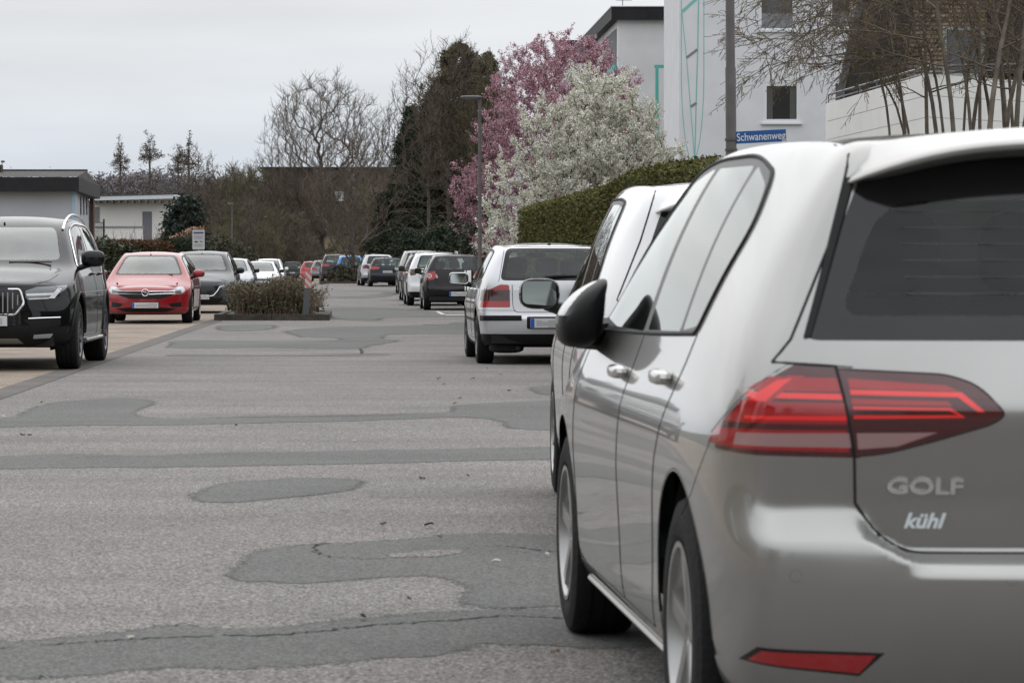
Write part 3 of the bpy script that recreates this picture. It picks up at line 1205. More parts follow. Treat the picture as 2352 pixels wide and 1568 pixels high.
    B.region('boot_lamp', M_BRED, [(.610, .868), (.415, .866), (.385, .846), (.609, .842), (.609, .849), (.40, .851), (.418, .861), (.610, .862)], V2, parent='tailgate', sym=True, cond=lambda c: c.y < .3, convex=False)
    B.region('boot_lamp', M_CLEARL, [(.602, .812), (.44, .815), (.52, .785), (.598, .778)], V2, parent='tailgate', sym=True, cond=lambda c: c.y < .3)
    # low reflectors
    rf = [(.60, 0, .352), (.86, 0, .352), (.90, 0, .328), (.64, 0, .312)]
    B.region('reflector', M_GLOSSBLACK, [(.58, 0, .358), (.87, 0, .360), (.925, 0, .326), (.64, 0, .306)], ('RC', 20), thr=-.2, cond=lambda c: c.y < .45)
    B.region('reflector', M_RED, rf, ('RC', 20), thr=-.2, cond=lambda c: c.y < .45)
    # panel gaps
    B.line([(1.90, .985), (1.925, .60), (1.93, .27)], 'S', r=.0028)
    B.line([(1.30, .27), (1.20, .52), (1.14, .70), (.97, .93), (.94, 1.0)], 'S', r=.0028)
    B.line([(3.04, .95), (3.05, .60), (3.03, .27)], 'S', r=.0028)
    B.line([(1.30, .272), (3.03, .272)], 'S', r=.0028)
    B.line(TG[:4], 'R', r=.0042, off=-.0015, sym=True)
    B.line(TG[4:-4], 'R', r=.0042, off=-.0015)
    B.line(TG[3:6], 'R', r=.0042, off=-.0015, sym=True)
    B.line([(.855, .40, .79), (.89, .56, .655), (.90, .68, .60)], ('RC', 60), r=.002)      # bumper to wing
    B.line([(.637, .118, .948), (.722, .20, .957), (.86, .41, .80)], V, r=.0022)
    li_ = list(li)
    B.line(li_, V2, r=.0024, closed=True, sym=True)
    B.line([(p[0], p[1]) for p in DLO], 'S', r=.006, closed=True, off=.001, n=6)
    B.line([(.37 * math.cos(a) + sp['ya'], .325 + .37 * math.sin(a)) for a in [math.pi * k / 30 for k in range(31)]], 'S', r=.004, off=-.003)
    # sensor caps and filler flap
    for sx in (-.73, -.3, .3, .73):
        B.line([(sx + .013 * math.cos(a), .517 + .013 * math.sin(a)) for a in [2 * math.pi * k / 12 for k in range(12)]], 'R', r=.0012, closed=True, step=.01)
    objs = B.finish(root, P, M_SEAM)
    for k, o in objs.items():
        if k[0] == 'body':
            pass
    # tailgate spoiler
    sp_o = roof_spoiler(objs[('tailgate', 0)], P, .592, .185, 0, 1.467, 1.424)
    # side fins of the spoiler, along the screen
    for sg in (1, -1):
        mb = MB()
        sec = []
        for t in range(9):
            k = t / 8
            x = .585 + .12 * k
            z = 1.35 - .34 * k
            y = B.project((sg * x, z), 'R').y
            sec.append([(sg * (x - .006), y + .015, z), (sg * (x - .006), y - .016 * (1 - .5 * k), z), (sg * (x - .020), y - .018 * (1 - .5 * k), z), (sg * (x - .034), y + .005, z)])
        V = [p for s_ in sec for p in s_]
        F = [(i * 4 + j, i * 4 + j + 1, i * 4 + 5 + j, i * 4 + 4 + j) for i in range(8) for j in range(3)]
        mb.add(V, F)
        mb.build('spoiler_fin', M_BLACK, sp_o, smooth=True, fix=True)
    # rear wiper
    mb = MB()
    W_ = [B.project((x, z), 'R', 1, .03) for x, z in ((0, 1.045), (.15, 1.06), (.30, 1.07))]
    mb.tube(W_, [.016, .010, .007], 6)
    mb.build('rear_wiper', M_BLACK, objs[('tailgate', 0)], smooth=True)
    # heater wires on the screen
    mb = MB()
    for z in (1.10, 1.135, 1.17, 1.205, 1.24, 1.275):
        mb.tube([B.project((x, z), 'R', 1, .002) for x in (-.48, -.3, -.1, .1, .3, .48)], .0009, 3)
    mb.build('heater_wire', mat('heater_wire', (.14, .15, .15), .5), objs[('rear_window', 0)])
    # chrome sill strip
    for sg in (1, -1):
        mb = MB()
        mb.tube([B.project((y, .218), 'S', sg, .004) for y in [1.2 + .1 * k for k in range(19)]], .011, 6)
        mb.build('sill_strip', mat('sill_strip', (.42, .41, .39), .35, .8), root, smooth=True)
    handles(root, B, objs, (2.06, 1.20), (.868, .885), paint('handle_paint', (.5, .49, .47), .6, .25), (.05, .20, .038))
    for sg in (1, -1):
        for y, z, dn in ((2.06, .862, 'front_door'), (1.20, .879, 'rear_door')):
            mb = MB()
            rbox(mb, B.project((y - .01, z), 'S', sg, -.002), (.008, .15, .05), 2.5, 6)
            mb.build('handle_recess', M_SEAM, objs.get((dn, sg)))
    for y in (sp['ya'], sp['yf']):
        for sg in (1, -1):
            wheel(root, sg * (sp['W'] - .115), y, sp['R'], .205, 'five')
    interior(root, sp)
    # wing mirrors
    CAP = paint('mirror_cap_paint', (.42, .42, .42), .5, .3)
    for sg in (1, -1):      # folded in against the doors
        cx, cy, cz = sg * .905, 2.74, 1.015
        def shape(mb_, c, d, p):
            rbox(mb_, c, d, p, 16)
            out = []
            for x, y, z in mb_.v:
                t = (z - cz) / .1
                x2 = x - sg * (.028 * t * (t > 0) * t + .012 * t)
                out.append((x2, y, z - .03 * ((x * sg) - .905) / .06 * (t > 0)))
            mb_.v = out
        mb = MB()
        shape(mb, (cx, cy, cz), (.135, .26, .19), 2.8)
        o = mb.build('wing_mirror', M_BLACK, root, smooth=True)
        mb = MB()
        shape(mb, (cx + sg * .012, cy + .012, cz + .028), (.122, .25, .14), 2.4)
        mb.build('mirror_cap', CAP, o, smooth=True)
        mb = MB()
        mb.tube([(sg * .80, 2.90, .955), (sg * .86, 2.86, .955), (cx, cy + .08, cz - .06)], [.05, .045, .04], 8)
        mb.build('mirror_arm', M_BLACK, o, smooth=True)
    # badges
    def text(body, size, x, z, m, ext, sx=1.0, name='badge', par=None, shear=0, off=.004):
        c = bpy.data.curves.new(name, 'FONT')
        c.body = body
        c.size = size
        c.extrude = ext
        c.offset = size * .03
        c.shear = shear
        c.align_x = 'CENTER'
        c.align_y = 'CENTER'
        t = bpy.data.objects.new(name, c)
        COL.objects.link(t)
        dg = bpy.context.evaluated_depsgraph_get()
        me = bpy.data.meshes.new_from_object(t.evaluated_get(dg))
        bpy.data.objects.remove(t)
        me.materials.clear()
        me.materials.append(m)
        for v in me.vertices:
            px = x + v.co.x * sx
            pz = z + v.co.y
            p = B.project((px, pz), 'R')
            v.co = (px, p.y - off - v.co.z, pz)
        o = bpy.data.objects.new(name, me)
        COL.objects.link(o)
        o.parent = par or objs[('tailgate', 0)]
        return o
    text('GOLF', .044, -.462, .700, M_CHROME, .003, 1.40, 'model_badge')
    text('kühl', .044, -.463, .628, mat('sticker_white', (.75, .82, .84), .5), .0004, 1.05, 'sticker', shear=.3, off=.0015)
    put(root, (-(sp['W'] - .013), sp['ya']), (.384, 6.84), T)
    return root, B
near_hatch()
# ---------------------------------------------------------------- the other cars
def start(sp, P, level, doors=True, ydoor=None, dlo=None, glass=None, arch=.045, frame=None, pillars=None, windscreen=True, rear=None, rear_glass=None, wstop=None):
    """shell with doors, side glass, windscreen and wheel openings cut out"""
    glass = glass or M_TINT
    B = Body(sp, level)
    ys, ze, zb, ya, yf = sp['ys'], sp['ze'], sp['zb'], sp['ya'], sp['yf']
    yb = ydoor or (ys[4] + ys[5]) / 2 - .12
    fr = ys[8] - .12
    zt = ze[4] - .045
    if doors:
        z0 = sp['clear'] + .10
        B.region('front_door', P, [(yb, z0), (yf - .42, z0), (yf - .36, .60), (yf - .38, zb[8] - .02), (ys[6] - .1, ze[6] - .03), (yb - .02, zt + .01)], 'S')
        B.region('rear_door', P, [(ya + .40, .62), (ya + .50, z0), (yb - .006, z0), (yb - .026, zt + .01), (ya + .3, zt), (ya + .16, zb[2] - .05)], 'S')
    if dlo is None:
        dlo = [(ys[8] - .10, zb[8] + .018), (ys[6] + .02, ze[6] - .03), (ys[5], zt + .01), (ys[3], ze[3] - .04), (ys[2] + .12, ze[2] - .05), (ya - .08, zb[2] + .10), (ya + .20, zb[2] + .025), (ys[4], zb[4] + .02)]
    D = rounded(dlo, [.03, .18, .2, .2, .12, .07, .04, .2], 5)
    B.region('window_frame', frame or M_RUBBER, D, 'S')
    py = pillars or [(yb - .04, yb + .035), (ya + .36, ya + .40)]
    # panes between the pillars, the outline pulled in a little
    def pane(y0, y1, g):
        top = [p for p in D]
        n_ = 9
        up, lo = [], []
        for k in range(n_):
            y = lerp(y0, y1, k / (n_ - 1))
            zs_ = []
            for a, b in zip(D, D[1:] + D[:1]):
                if (a[0] - y) * (b[0] - y) <= 0 and abs(a[0] - b[0]) > 1e-6:
                    zs_.append(lerp(a[1], b[1], (y - a[0]) / (b[0] - a[0])))
            if len(zs_) >= 2 and max(zs_) - min(zs_) > .06:
                up.append((y, max(zs_) - .024))
                lo.append((y, min(zs_) + .014))
        if len(up) > 1:
            B.region('side_window', g, rounded(lo + up[::-1], .012, 2), 'S', convex=False)
    yD = [p[0] for p in D]
    pane(py[0][1], max(yD) - .05, glass)
    if len(py) > 1:
        pane(py[1][1], py[0][0], glass)
        pane(min(yD) + .04, py[1][0], glass)
    else:
        pane(min(yD) + .04, py[0][0], glass)
    if windscreen:
        xt, xb_ = sp['xe'][6] - .075, sp['xe'][8] - .055
        z1 = wstop or sp['zc'][6] - .035
        z0 = sp['zc'][8] + .015
        W1 = rounded([(-xb_, z0), (xb_, z0), (xt, z1), (-xt, z1)], [.05, .05, .08, .08], 5)
        B.region('windscreen_surround', M_GLOSSBLACK, W1, 'F', per_side=False, cond=lambda c: c.y > sp['ys'][6] - .1, thr=.12)
        W2 = rounded([(-xb_ + .045, z0 + .03), (xb_ - .045, z0 + .03), (xt - .035, z1 - .035), (-xt + .035, z1 - .035)], [.06, .06, .08, .08], 5)
        B.region('windscreen', M_SCREEN, W2, 'F', per_side=False, cond=lambda c: c.y > sp['ys'][6] - .1, thr=.12)
    if rear:
        RW = rounded(rear + [(-a, b) for a, b in rear[::-1]], .07, 5)
        cx = sum(p[1] for p in RW) / len(RW)
        B.region('rear_window_surround', M_GLOSSBLACK, RW, 'R', per_side=False, thr=.12)
        R2 = [(a * .91, cx + (b - cx) * .82) for a, b in RW]
        B.region('rear_window', rear_glass or M_GLASS, R2, 'R', per_side=False, thr=.12)
    for y in (ya, yf):
        B.region('arch', 'CUT', arc_poly(y, sp['R'] + .01, sp['R'] + arch), 'S', cond=lambda c: abs(c.x) > sp['W'] * .55, thr=-.6)
        B.line([((sp['R'] + arch + .006) * math.cos(a) + y, sp['R'] + .01 + (sp['R'] + arch + .006) * math.sin(a)) for a in [math.pi * k / 24 for k in range(25)]], 'S', r=.005, off=-.003)
    if doors:
        z0 = sp['clear'] + .10
        B.line([(yb - .02, zb[4]), (yb, .60), (yb, z0)], 'S', r=.0035)
        B.line([(ya + .50, z0), (ya + .40, .62), (ya + .18, zb[2] - .05), (ya + .18, zb[2])], 'S', r=.0035)
        B.line([(yf - .38, zb[8]), (yf - .36, .60), (yf - .42, z0)], 'S', r=.0035)
        B.line([(ya + .5, z0), (yf - .42, z0)], 'S', r=.0035)
    B.line([(p[0], p[1]) for p in D], 'S', r=.007, closed=True, off=.001)
    B.D = D
    return B
def complete(root, B, P, rims='five', rimm=None, det=1, wide=.205, mir=True, mcap=None, hand=None, seats=True, mkw=None):
    sp = B.sp
    objs = B.finish(root, P, M_SEAM)
    for y in (sp['ya'], sp['yf']):
        for sg in (1, -1):
            wheel(root, sg * (sp['W'] - wide / 2 - .012), y, sp['R'], wide, rims, rimm, det)
    interior(root, sp, 1 if seats else 0)
    if mir:
        mirrors(root, sp, mcap or P, **(mkw or {}))
    if det:
        yb = (sp['ys'][4] + sp['ys'][5]) / 2
        handles(root, B, objs, (yb + .04, sp['ya'] + .42), sp['zb'][4] - .09, hand or P)
    return objs
def slats(B, par, poly_z, xs, view, m, r=.006, n=5):
    mb = MB()
    for z in poly_z:
        a, b = xs if not callable(xs) else xs(z)
        mb.tube([B.project((lerp(a, b, k / 8), z), view, 1, .004) for k in range(9)], r, n)
    return mb.build('grille_bar', m, par)

ROAD = math.radians(3.8)

# silver square-lamped hatchback (in focus)
def silver_hatch():
    sp = spec(L=4.15, W=.867, H=1.44, ya=.70, yf=3.21, R=.305, zb=(.99, .93), xr=.575, yrr=.30, zrr=1.385, yrf=2.50, zrf=1.39, ycowl=3.15,
              zcowl=.96, zhood=.76, zR=[.24, .34, .45, .54, .60, .80, .985, 1.19, 1.385], yR=[.09, .02, .0, .0, .035, .06, .09, .20, .30],
              creases={('side', 8): .2, ('rear', 3): .5, ('rear', 4): .3, ('side', 3): .3}, tuck=.07)
    P = paint('silver_paint', (.58, .59, .61), .6, .32)
    B = start(sp, P, 3, rear=[(-.605, .985), (-.52, 1.365)], pillars=[(1.70, 1.78), (1.02, 1.06)], glass=M_TINT)
    root = thing('hatchback', 'older silver hatchback with square red lamps and black bumper strip, seen sharp from behind', 'car')
    V = ('RC', 35)
    B.region('tail_lamp', M_RED, rounded([(.525, .09, .935), (.61, .14, .94), (.80, .30, .82), (.82, .33, .67), (.49, .09, .67)], [.02, .02, .03, .02, .02], 4), V, thr=-.2, cond=lambda c: c.y < .5)
    B.region('tail_lamp', M_DRED, [(.515, .09, .90), (.80, .30, .90), (.84, .35, .745), (.50, .09, .745)], V, thr=-.2, cond=lambda c: c.y < .5 and .745 < c.z < .88)
    B.region('tail_lamp', mat('lamp_smoked', (.05, .012, .014), .12, coat=1), [(.510, .09, .875), (.84, .35, .875), (.84, .35, .745), (.503, .09, .745)], V, thr=-.2, cond=lambda c: c.y < .5)
    # black bumper parts
    B.region('bumper', M_BLACK, [(-1, .05), (1, .05), (1, .36), (-1, .36)], 'R', per_side=False, thr=-.2, cond=lambda c: c.y < .42)
    for y0, y1 in ((1.02, 2.86),):
        B.region('side_strip', M_BLACK, [(y0, .49), (y1, .49), (y1, .53), (y0, .53)], 'S')
    B.region('plate_recess', M_BLACK, rounded([(-.30, .42), (.30, .42), (.30, .565), (-.30, .565)], .02, 3), 'R', per_side=False)
    B.line([(-.465, .94), (-.46, .70), (-.44, .63), (-.40, .615), (.40, .615), (.44, .63), (.46, .70), (.465, .94)], 'R', r=.004)
    B.line([(-.62, .97), (-.54, 1.37)], 'R', r=.004, sym=True)
    B.line([(-.54, 1.38), (.54, 1.38)], 'R', r=.004)
    B.line([(.47, 0, .635), (.80, .28, .635), (.86, .42, .64)], V, r=.003)
    objs = complete(root, B, P, 'five', M_DARKRIM, 1, .20, mir=False)
    # strip on the bumper, left and right
    for sg in (1, -1):
        mb = MB()
        pts = []
        for x in (.36, .45, .55, .65, .74):
            p = B.project((sg * x, .545), 'R', 1, .006)
            pts.append(p)
        for y in (.20, .30):
            pts.append(B.project((y, .545), 'S', sg, .006))
        V_, F_ = [], []
        for p in pts:
            V_ += [(p.x, p.y, p.z - .032), (p.x, p.y - .014, p.z - .022), (p.x, p.y - .014, p.z + .022), (p.x, p.y, p.z + .032)]
        for i in range(len(pts) - 1):
            for j in range(3):
                F_.append((i * 4 + j, i * 4 + j + 1, i * 4 + 5 + j, i * 4 + 4 + j))
        mb.add(V_, F_)
        mb.build('bumper_strip', M_BLACK, root, fix=True)
    plate(root, B, 0, .49)
    # badge and lettering
    mb = MB()
    c = B.project((0, .85), 'R', 1, .006)
    mb.tube([c + Vector((.045 * math.cos(a), 0, .045 * math.sin(a))) for a in [2 * math.pi * k / 24 for k in range(24)]], .006, 5, closed=True)
    mb.tube([c + Vector((-.03, 0, .028)), c + Vector((-.008, 0, -.03)), c + Vector((0, 0, 0)), c + Vector((.008, 0, -.03)), c + Vector((.03, 0, .028))], .005, 4)
    mb.tube([c + Vector((-.014, 0, .038)), c + Vector((0, 0, .008)), c + Vector((.014, 0, .038))], .005, 4)
    mb.build('emblem', M_CHROME, root, smooth=True)
    word(root, B, 'GOLF', .05, -.36, .885, M_CHROME, 1.3)
    mb = MB()
    W_ = [B.project((x, z), 'R', 1, o) for x, z, o in ((.0, 1.0, .03), (.03, 1.015, .05), (.20, 1.03, .03), (.46, 1.045, .03))]
    W_ = [B.project((x, z), 'R', 1, .03) for x, z in ((-.09, 1.01), (.05, 1.025), (.42, 1.03))]
    mb.tube(W_, [.022, .014, .008], 6)
    mb.build('rear_wiper', M_BLACK, root, smooth=True)
    aerial(root, B, .50, 0, .22, .12)
    mb = MB()
    rbox(mb, (-.52, .32, .20), (.42, .30, .14), 3, 8)
    mb.tube([(-.40, .10, .19), (-.40, .3, .19)], .028, 10)
    mb.build('exhaust', M_UNDER, root, smooth=True)
    mirrors(root, sp, M_BLACK, y=2.72, x=sp['W'] + .10, z=1.0, size=(.25, .13, .15), chrome=True)
    p = ground(1104, 831)
    put(root, (-(sp['W'] - .02), sp['ya']), (p.x - .04, 35.6), ROAD)
def word(root, B, body, size, x, z, m, sx=1.0, name='model_badge', view='R'):
    c = bpy.data.curves.new(name, 'FONT')
    c.body, c.size, c.extrude, c.offset = body, size, .003, size * .03
    c.align_x = c.align_y = 'CENTER'
    t = bpy.data.objects.new(name, c)
    COL.objects.link(t)
    me = bpy.data.meshes.new_from_object(t.evaluated_get(bpy.context.evaluated_depsgraph_get()))
    bpy.data.objects.remove(t)
    me.materials.clear()
    me.materials.append(m)
    for v in me.vertices:
        px, pz = x + v.co.x * sx, z + v.co.y
        p = B.project((px, pz), view)
        v.co = (px, p.y - .005 - v.co.z, pz)
    o = bpy.data.objects.new(name, me)
    COL.objects.link(o)
    o.parent = root
silver_hatch()

def white_hatch():
    sp = spec(L=4.07, W=.875, H=1.545, ya=.72, yf=3.27, zb=(1.02, .97), R=.31, zrr=1.495, zrf=1.49, zcowl=1.02, zR=[.20, .33, .47, .56, .645, .82, 1.03, 1.25, 1.495], xr=.595)
    P = paint('white_paint', (.80, .80, .80), .0, .3)
    B = start(sp, P, 3, rear=[(-.66, 1.03), (-.51, 1.44)], rear_glass=M_TINT)
    root = thing('hatchback', 'white hatchback with black wing mirror parked directly ahead of the nearest silver hatchback', 'car')
    B.region('tail_lamp', M_DRED, [(.50, 0, .94), (.72, .16, .93), (.76, .24, .80), (.50, 0, .78)], ('RC', 35), thr=-.2, cond=lambda c: c.y < .5)
    B.line([(-.60, .93), (-.72, 1.02), (-.62, 1.26), (-.55, 1.47)], 'R', r=.004, sym=True)
    objs = complete(root, B, P, 'ten', None, 1, mir=False)
    roof_spoiler(root, P, .575, .19, 0, 1.520, 1.462)
    mirrors(root, sp, M_GLOSSBLACK, y=3.0, x=sp['W'] + .065, z=1.02, size=(.205, .14, .155))
    put(root, (0, 0), (1.155, 12.0), math.radians(1.5))
white_hatch()

def black_mini():
    sp = spec(L=3.60, W=.827, H=1.47, ya=.55, yf=2.92, R=.29, zb=(1.02, .96), xr=.53, yrr=.24, zrr=1.42, yrf=2.15, zrf=1.42, ycowl=2.90, zcowl=1.0, zhood=.82,
              zR=[.24, .34, .46, .56, .64, .82, 1.03, 1.22, 1.42], yR=[.07, .02, .0, .0, .03, .05, .09, .16, .24], cR=[.13, .15, .17, .17, .16, .16, .14, .12, .08])
    P = paint('black_brown_paint', (.022, .020, .021), .3, .3)
    B = start(sp, P, 3, rear=[(-.57, 1.045), (-.47, 1.375)], doors=True, ydoor=1.35, pillars=[(1.30, 1.38)])
    root = thing('city_car', 'small black city car with round red lamps and white racing stripes on its tailgate', 'car')
    P3 = lambda x, z, y=0: (x, y, z)
    B.region('tail_lamp', M_RED, rounded([(.60, 0, 1.02), (.74, .20, .98), (.78, .26, .84), (.74, .20, .77), (.62, 0, .80), (.54, 0, .88)], .03, 3), ('RC', 25), thr=-.1, cond=lambda c: c.y < .5)
    for cx, cz, rx, rz_, m in ((.70, .89, .075, .055, M_WHITEL), (.70, .89, .058, .040, M_CLEARL)):
        B.region('tail_lamp', m, [(cx + rx * math.cos(a), .1, cz + rz_ * math.sin(a)) for a in [2 * math.pi * k / 14 for k in range(14)]], ('RC', 18), thr=-.1, cond=lambda c: c.y < .5)
    B.region('boot_lamp', M_RED, rounded([(-.53, .96), (-.48, .93), (-.44, .84), (-.50, .82), (-.53, .88)], .02, 3), 'R', sym=True)
    B.region('boot_lamp', M_WHITEL, rounded([(-.515, .945), (-.485, .92), (-.455, .85), (-.495, .84), (-.515, .88)], .015, 3), 'R', sym=True)
    B.region('boot_lamp', M_CLEARL, rounded([(-.505, .925), (-.485, .905), (-.468, .865), (-.492, .856), (-.505, .88)], .012, 3), 'R', sym=True)
    for a, b in ((.235, .262), (.292, .405)):
        B.region('racing_stripe', M_WHITEL, [(a, .50), (b, .50), (b, 1.03), (a, 1.03)], 'R', per_side=False)
    B.region('bumper', M_BLACK, [(-1, .05), (1, .05), (1, .50), (-1, .50)], 'R', per_side=False, thr=-.2, cond=lambda c: c.y < .34)
    B.region('high_brake_lamp', M_DRED, [(-.14, 1.405), (.14, 1.405), (.14, 1.425), (-.14, 1.425)], 'R', per_side=False)
    B.line(rounded([(-.50, .97), (-.53, .78), (-.42, .625), (.42, .625), (.53, .78), (.50, .97)], [0, .05, .12, .12, .05, 0], 4), 'R', r=.004)
    objs = complete(root, B, P, 'five', None, 1, .19, mcap=M_GLOSSBLACK, mkw=dict(y=2.42))
    plate(root, B, 0.10, .425)
    mb = MB()
    c = B.project((0, .90), 'R', 1, .01)
    mb.tube([c + Vector((.032 * a, 0, .045 * b)) for a, b in ((0, 1), (1, 0), (0, -1), (-1, 0))], .011, 5, closed=True)
    mb.build('emblem', M_CHROME, root)
    aerial(root, B, 1.1, 0, .12, -.2)
    p = ground(974, 712)
    put(root, (-(sp['W'] - .03), sp['ya']), (p.x, p.y), ROAD)
black_mini()

def crossover(name, label, col, metal, X, Y, H=1.58, L=4.3, W=.90, lamp='slim', level=3, th=ROAD, rail=True, det=1, glass=None, group=None, low=.40, roofc=None, X_is='tyre', seats=False, platez=.62, rims='ten', rw=None, cat='car', kind='crossover_car', lampm=None):
    k = (H - 1.455)
    zb1 = .955 + k * .55
    sp = spec(L=L, W=W, H=H, ya=.82, yf=L - .90, R=.335 if H > 1.54 else .315, zb=(1.0 + k * .65, zb1), zrr=H - .06, zrf=H - .05, zcowl=1.0 + k * .6, zhood=.80 + k * .6,
              yrf=L - 1.62, ycowl=L - .95, xr=.60, clear=.20 + k * .2,
              zR=[.24, .36, .48, .57, .66, .84 + k * .4, 1.01 + k * .5, 1.2 + k * .75, H - .06])
    P = paint('paint_' + name, col, metal, .3)
    zr = sp['zR']
    B = start(sp, P, level, rear=rw or [(-.63, zr[6] + .01), (-.51, zr[8] - .05)], doors=det > 0, glass=glass, rear_glass=glass)
    root = thing(kind, label, cat, group=group)
    zl = zr[6] - .06
    if lamp == 'slim':
        pol = [(.36, 0, zl + .03), (.60, 0, zl + .05), (.80, .30, zl + .05), (.87, .50, zl + .09), (.86, .46, zl), (.78, .22, zl - .14), (.70, .1, zl - .12), (.66, 0, zl - .01)]
        conv = False
    elif lamp == 'block':
        pol = [(.58, 0, zl + .02), (.80, .28, zl + .02), (.84, .36, zl - .12), (.80, .28, zl - .17), (.56, 0, zl - .17)]
        conv = True
    elif lamp == 'wide':
        pol = [(.44, 0, zl + .01), (.70, .1, zl + .05), (.84, .40, zl + .03), (.84, .38, zl - .07), (.70, .1, zl - .12), (.47, 0, zl - .09)]
        conv = True
    else:      # tall
        pol = [(.66, 0, zr[8] - .22), (.74, .2, zr[8] - .25), (.84, .40, zl + .05), (.84, .38, zl - .2), (.66, 0, zl - .2)]
        conv = True
    B.region('tail_lamp', lampm or M_RED, pol, ('RC', 30), thr=-.2, cond=lambda c: c.y < .62, convex=conv)
    B.region('bumper', M_BLACK, [(-1, .05), (1, .05), (1, low), (-1, low)], 'R', per_side=False, thr=-.2, cond=lambda c: c.y < .42)
    B.region('bumper', M_BLACK, [(0, .05), (L, .05), (L, sp['clear'] + .085), (0, sp['clear'] + .085)], 'S', per_side=False)
    if level > 2:
        B.line(rounded([(-.52, zl), (-.56, zl - .1), (-.50, .62), (.50, .62), (.56, zl - .1), (.52, zl)], [0, .03, .08, .08, .03, 0], 3), 'R', r=.004)
    objs = complete(root, B, P, rims, None, det, .21, mcap=M_GLOSSBLACK, seats=seats)
    plate(root, B, 0, platez, w=.50)
    if rail:
        for sg in (1, -1):
            mb = MB()
            y0, y1 = sp['ya'] - .25, sp['ys'][6] + .05
            pts = [B.project((sg * .56, lerp(y0, y1, t)), 'T', 1, .035 * math.sin(math.pi * min(1, max(0, t))) ** .3 + .002) for t in [i / 10 for i in range(11)]]
            mb.tube(pts, .014, 6)
            mb.build('roof_rail', M_ALU, root, smooth=True)
    if X_is == 'tyre':
        p = ground(X, Y)
        put(root, (-(W - .03), sp['ya']), (p.x, p.y), th)
    else:
        put(root, (0, 0), (at(X, 600, Y).x, Y), th)
    return root, B
crossover('white_cross', 'white crossover with black window frames and boomerang red lamps beside the small black city car', (.78, .79, .80), 0, 935.5, 701.5, H=1.54, L=4.4, glass=M_GLASS, lampm=M_DRED)
crossover('grey_cross', 'dark grey estate car half hidden behind the white crossover in the right row', (.10, .105, .11), .5, 924, 691, H=1.50, lamp='block', rail=True, L=4.5)
crossover('sand_suv', 'silver grey van-like car at the far end of the nearer right row', (.30, .30, .30), .6, 914.5, 675, H=1.68, lamp='block', rail=False, L=4.4)
crossover('black_hatch', 'black hatchback with big red lamps and white number plate near the dark conifer', (.020, .022, .030), .4, 847.5, 658, H=1.43, L=4.3, lamp='wide', level=3, rail=False, glass=M_GLASS, seats=True, low=.30, platez=.72, kind='hatchback', cat='car')
crossover('silver_mpv', 'silver people carrier just left of the black hatchback by the conifer', (.45, .46, .48), .6, 829, 656, H=1.60, L=4.3, lamp='block', level=2, th=math.radians(6.5), rail=False, kind='people_carrier')
crossover('blue_mini', 'bright blue small car behind the thin tree trunk', (.02, .22, .52), .3, 771, 647, H=1.57, L=4.0, lamp='block', level=2, th=math.radians(6), rail=False, kind='small_car', glass=M_GLASS, seats=True)
crossover('dark_suv', 'tall dark grey sport utility car left of the bright blue car', (.055, .05, .055), .4, 737, 649, H=1.70, L=4.6, lamp='wide', level=2, th=math.radians(5), kind='sport_utility_car', glass=M_GLASS)
crossover('dark_hatch', 'low silver grey car squeezed between the red car and the tall dark one', (.16, .165, .17), .5, 714, 647, H=1.44, L=4.4, lamp='block', level=2, th=math.radians(4.6), rail=False, kind='saloon_car')
crossover('red_far', 'faded red hatchback farthest back in the right row', (.42, .035, .045), .1, 690, 646.5, H=1.47, L=4.1, lamp='tall', level=2, th=math.radians(3.5), rail=False, kind='hatchback', glass=M_GLASS)
crossover('black_suv_far', 'small black utility car seen from behind at the very end of the street', (.03, .032, .035), .3, 671, 262, H=1.64, L=4.4, lamp='slim', level=2, th=math.radians(2), rail=False, X_is='centre', kind='sport_utility_car', low=.3)

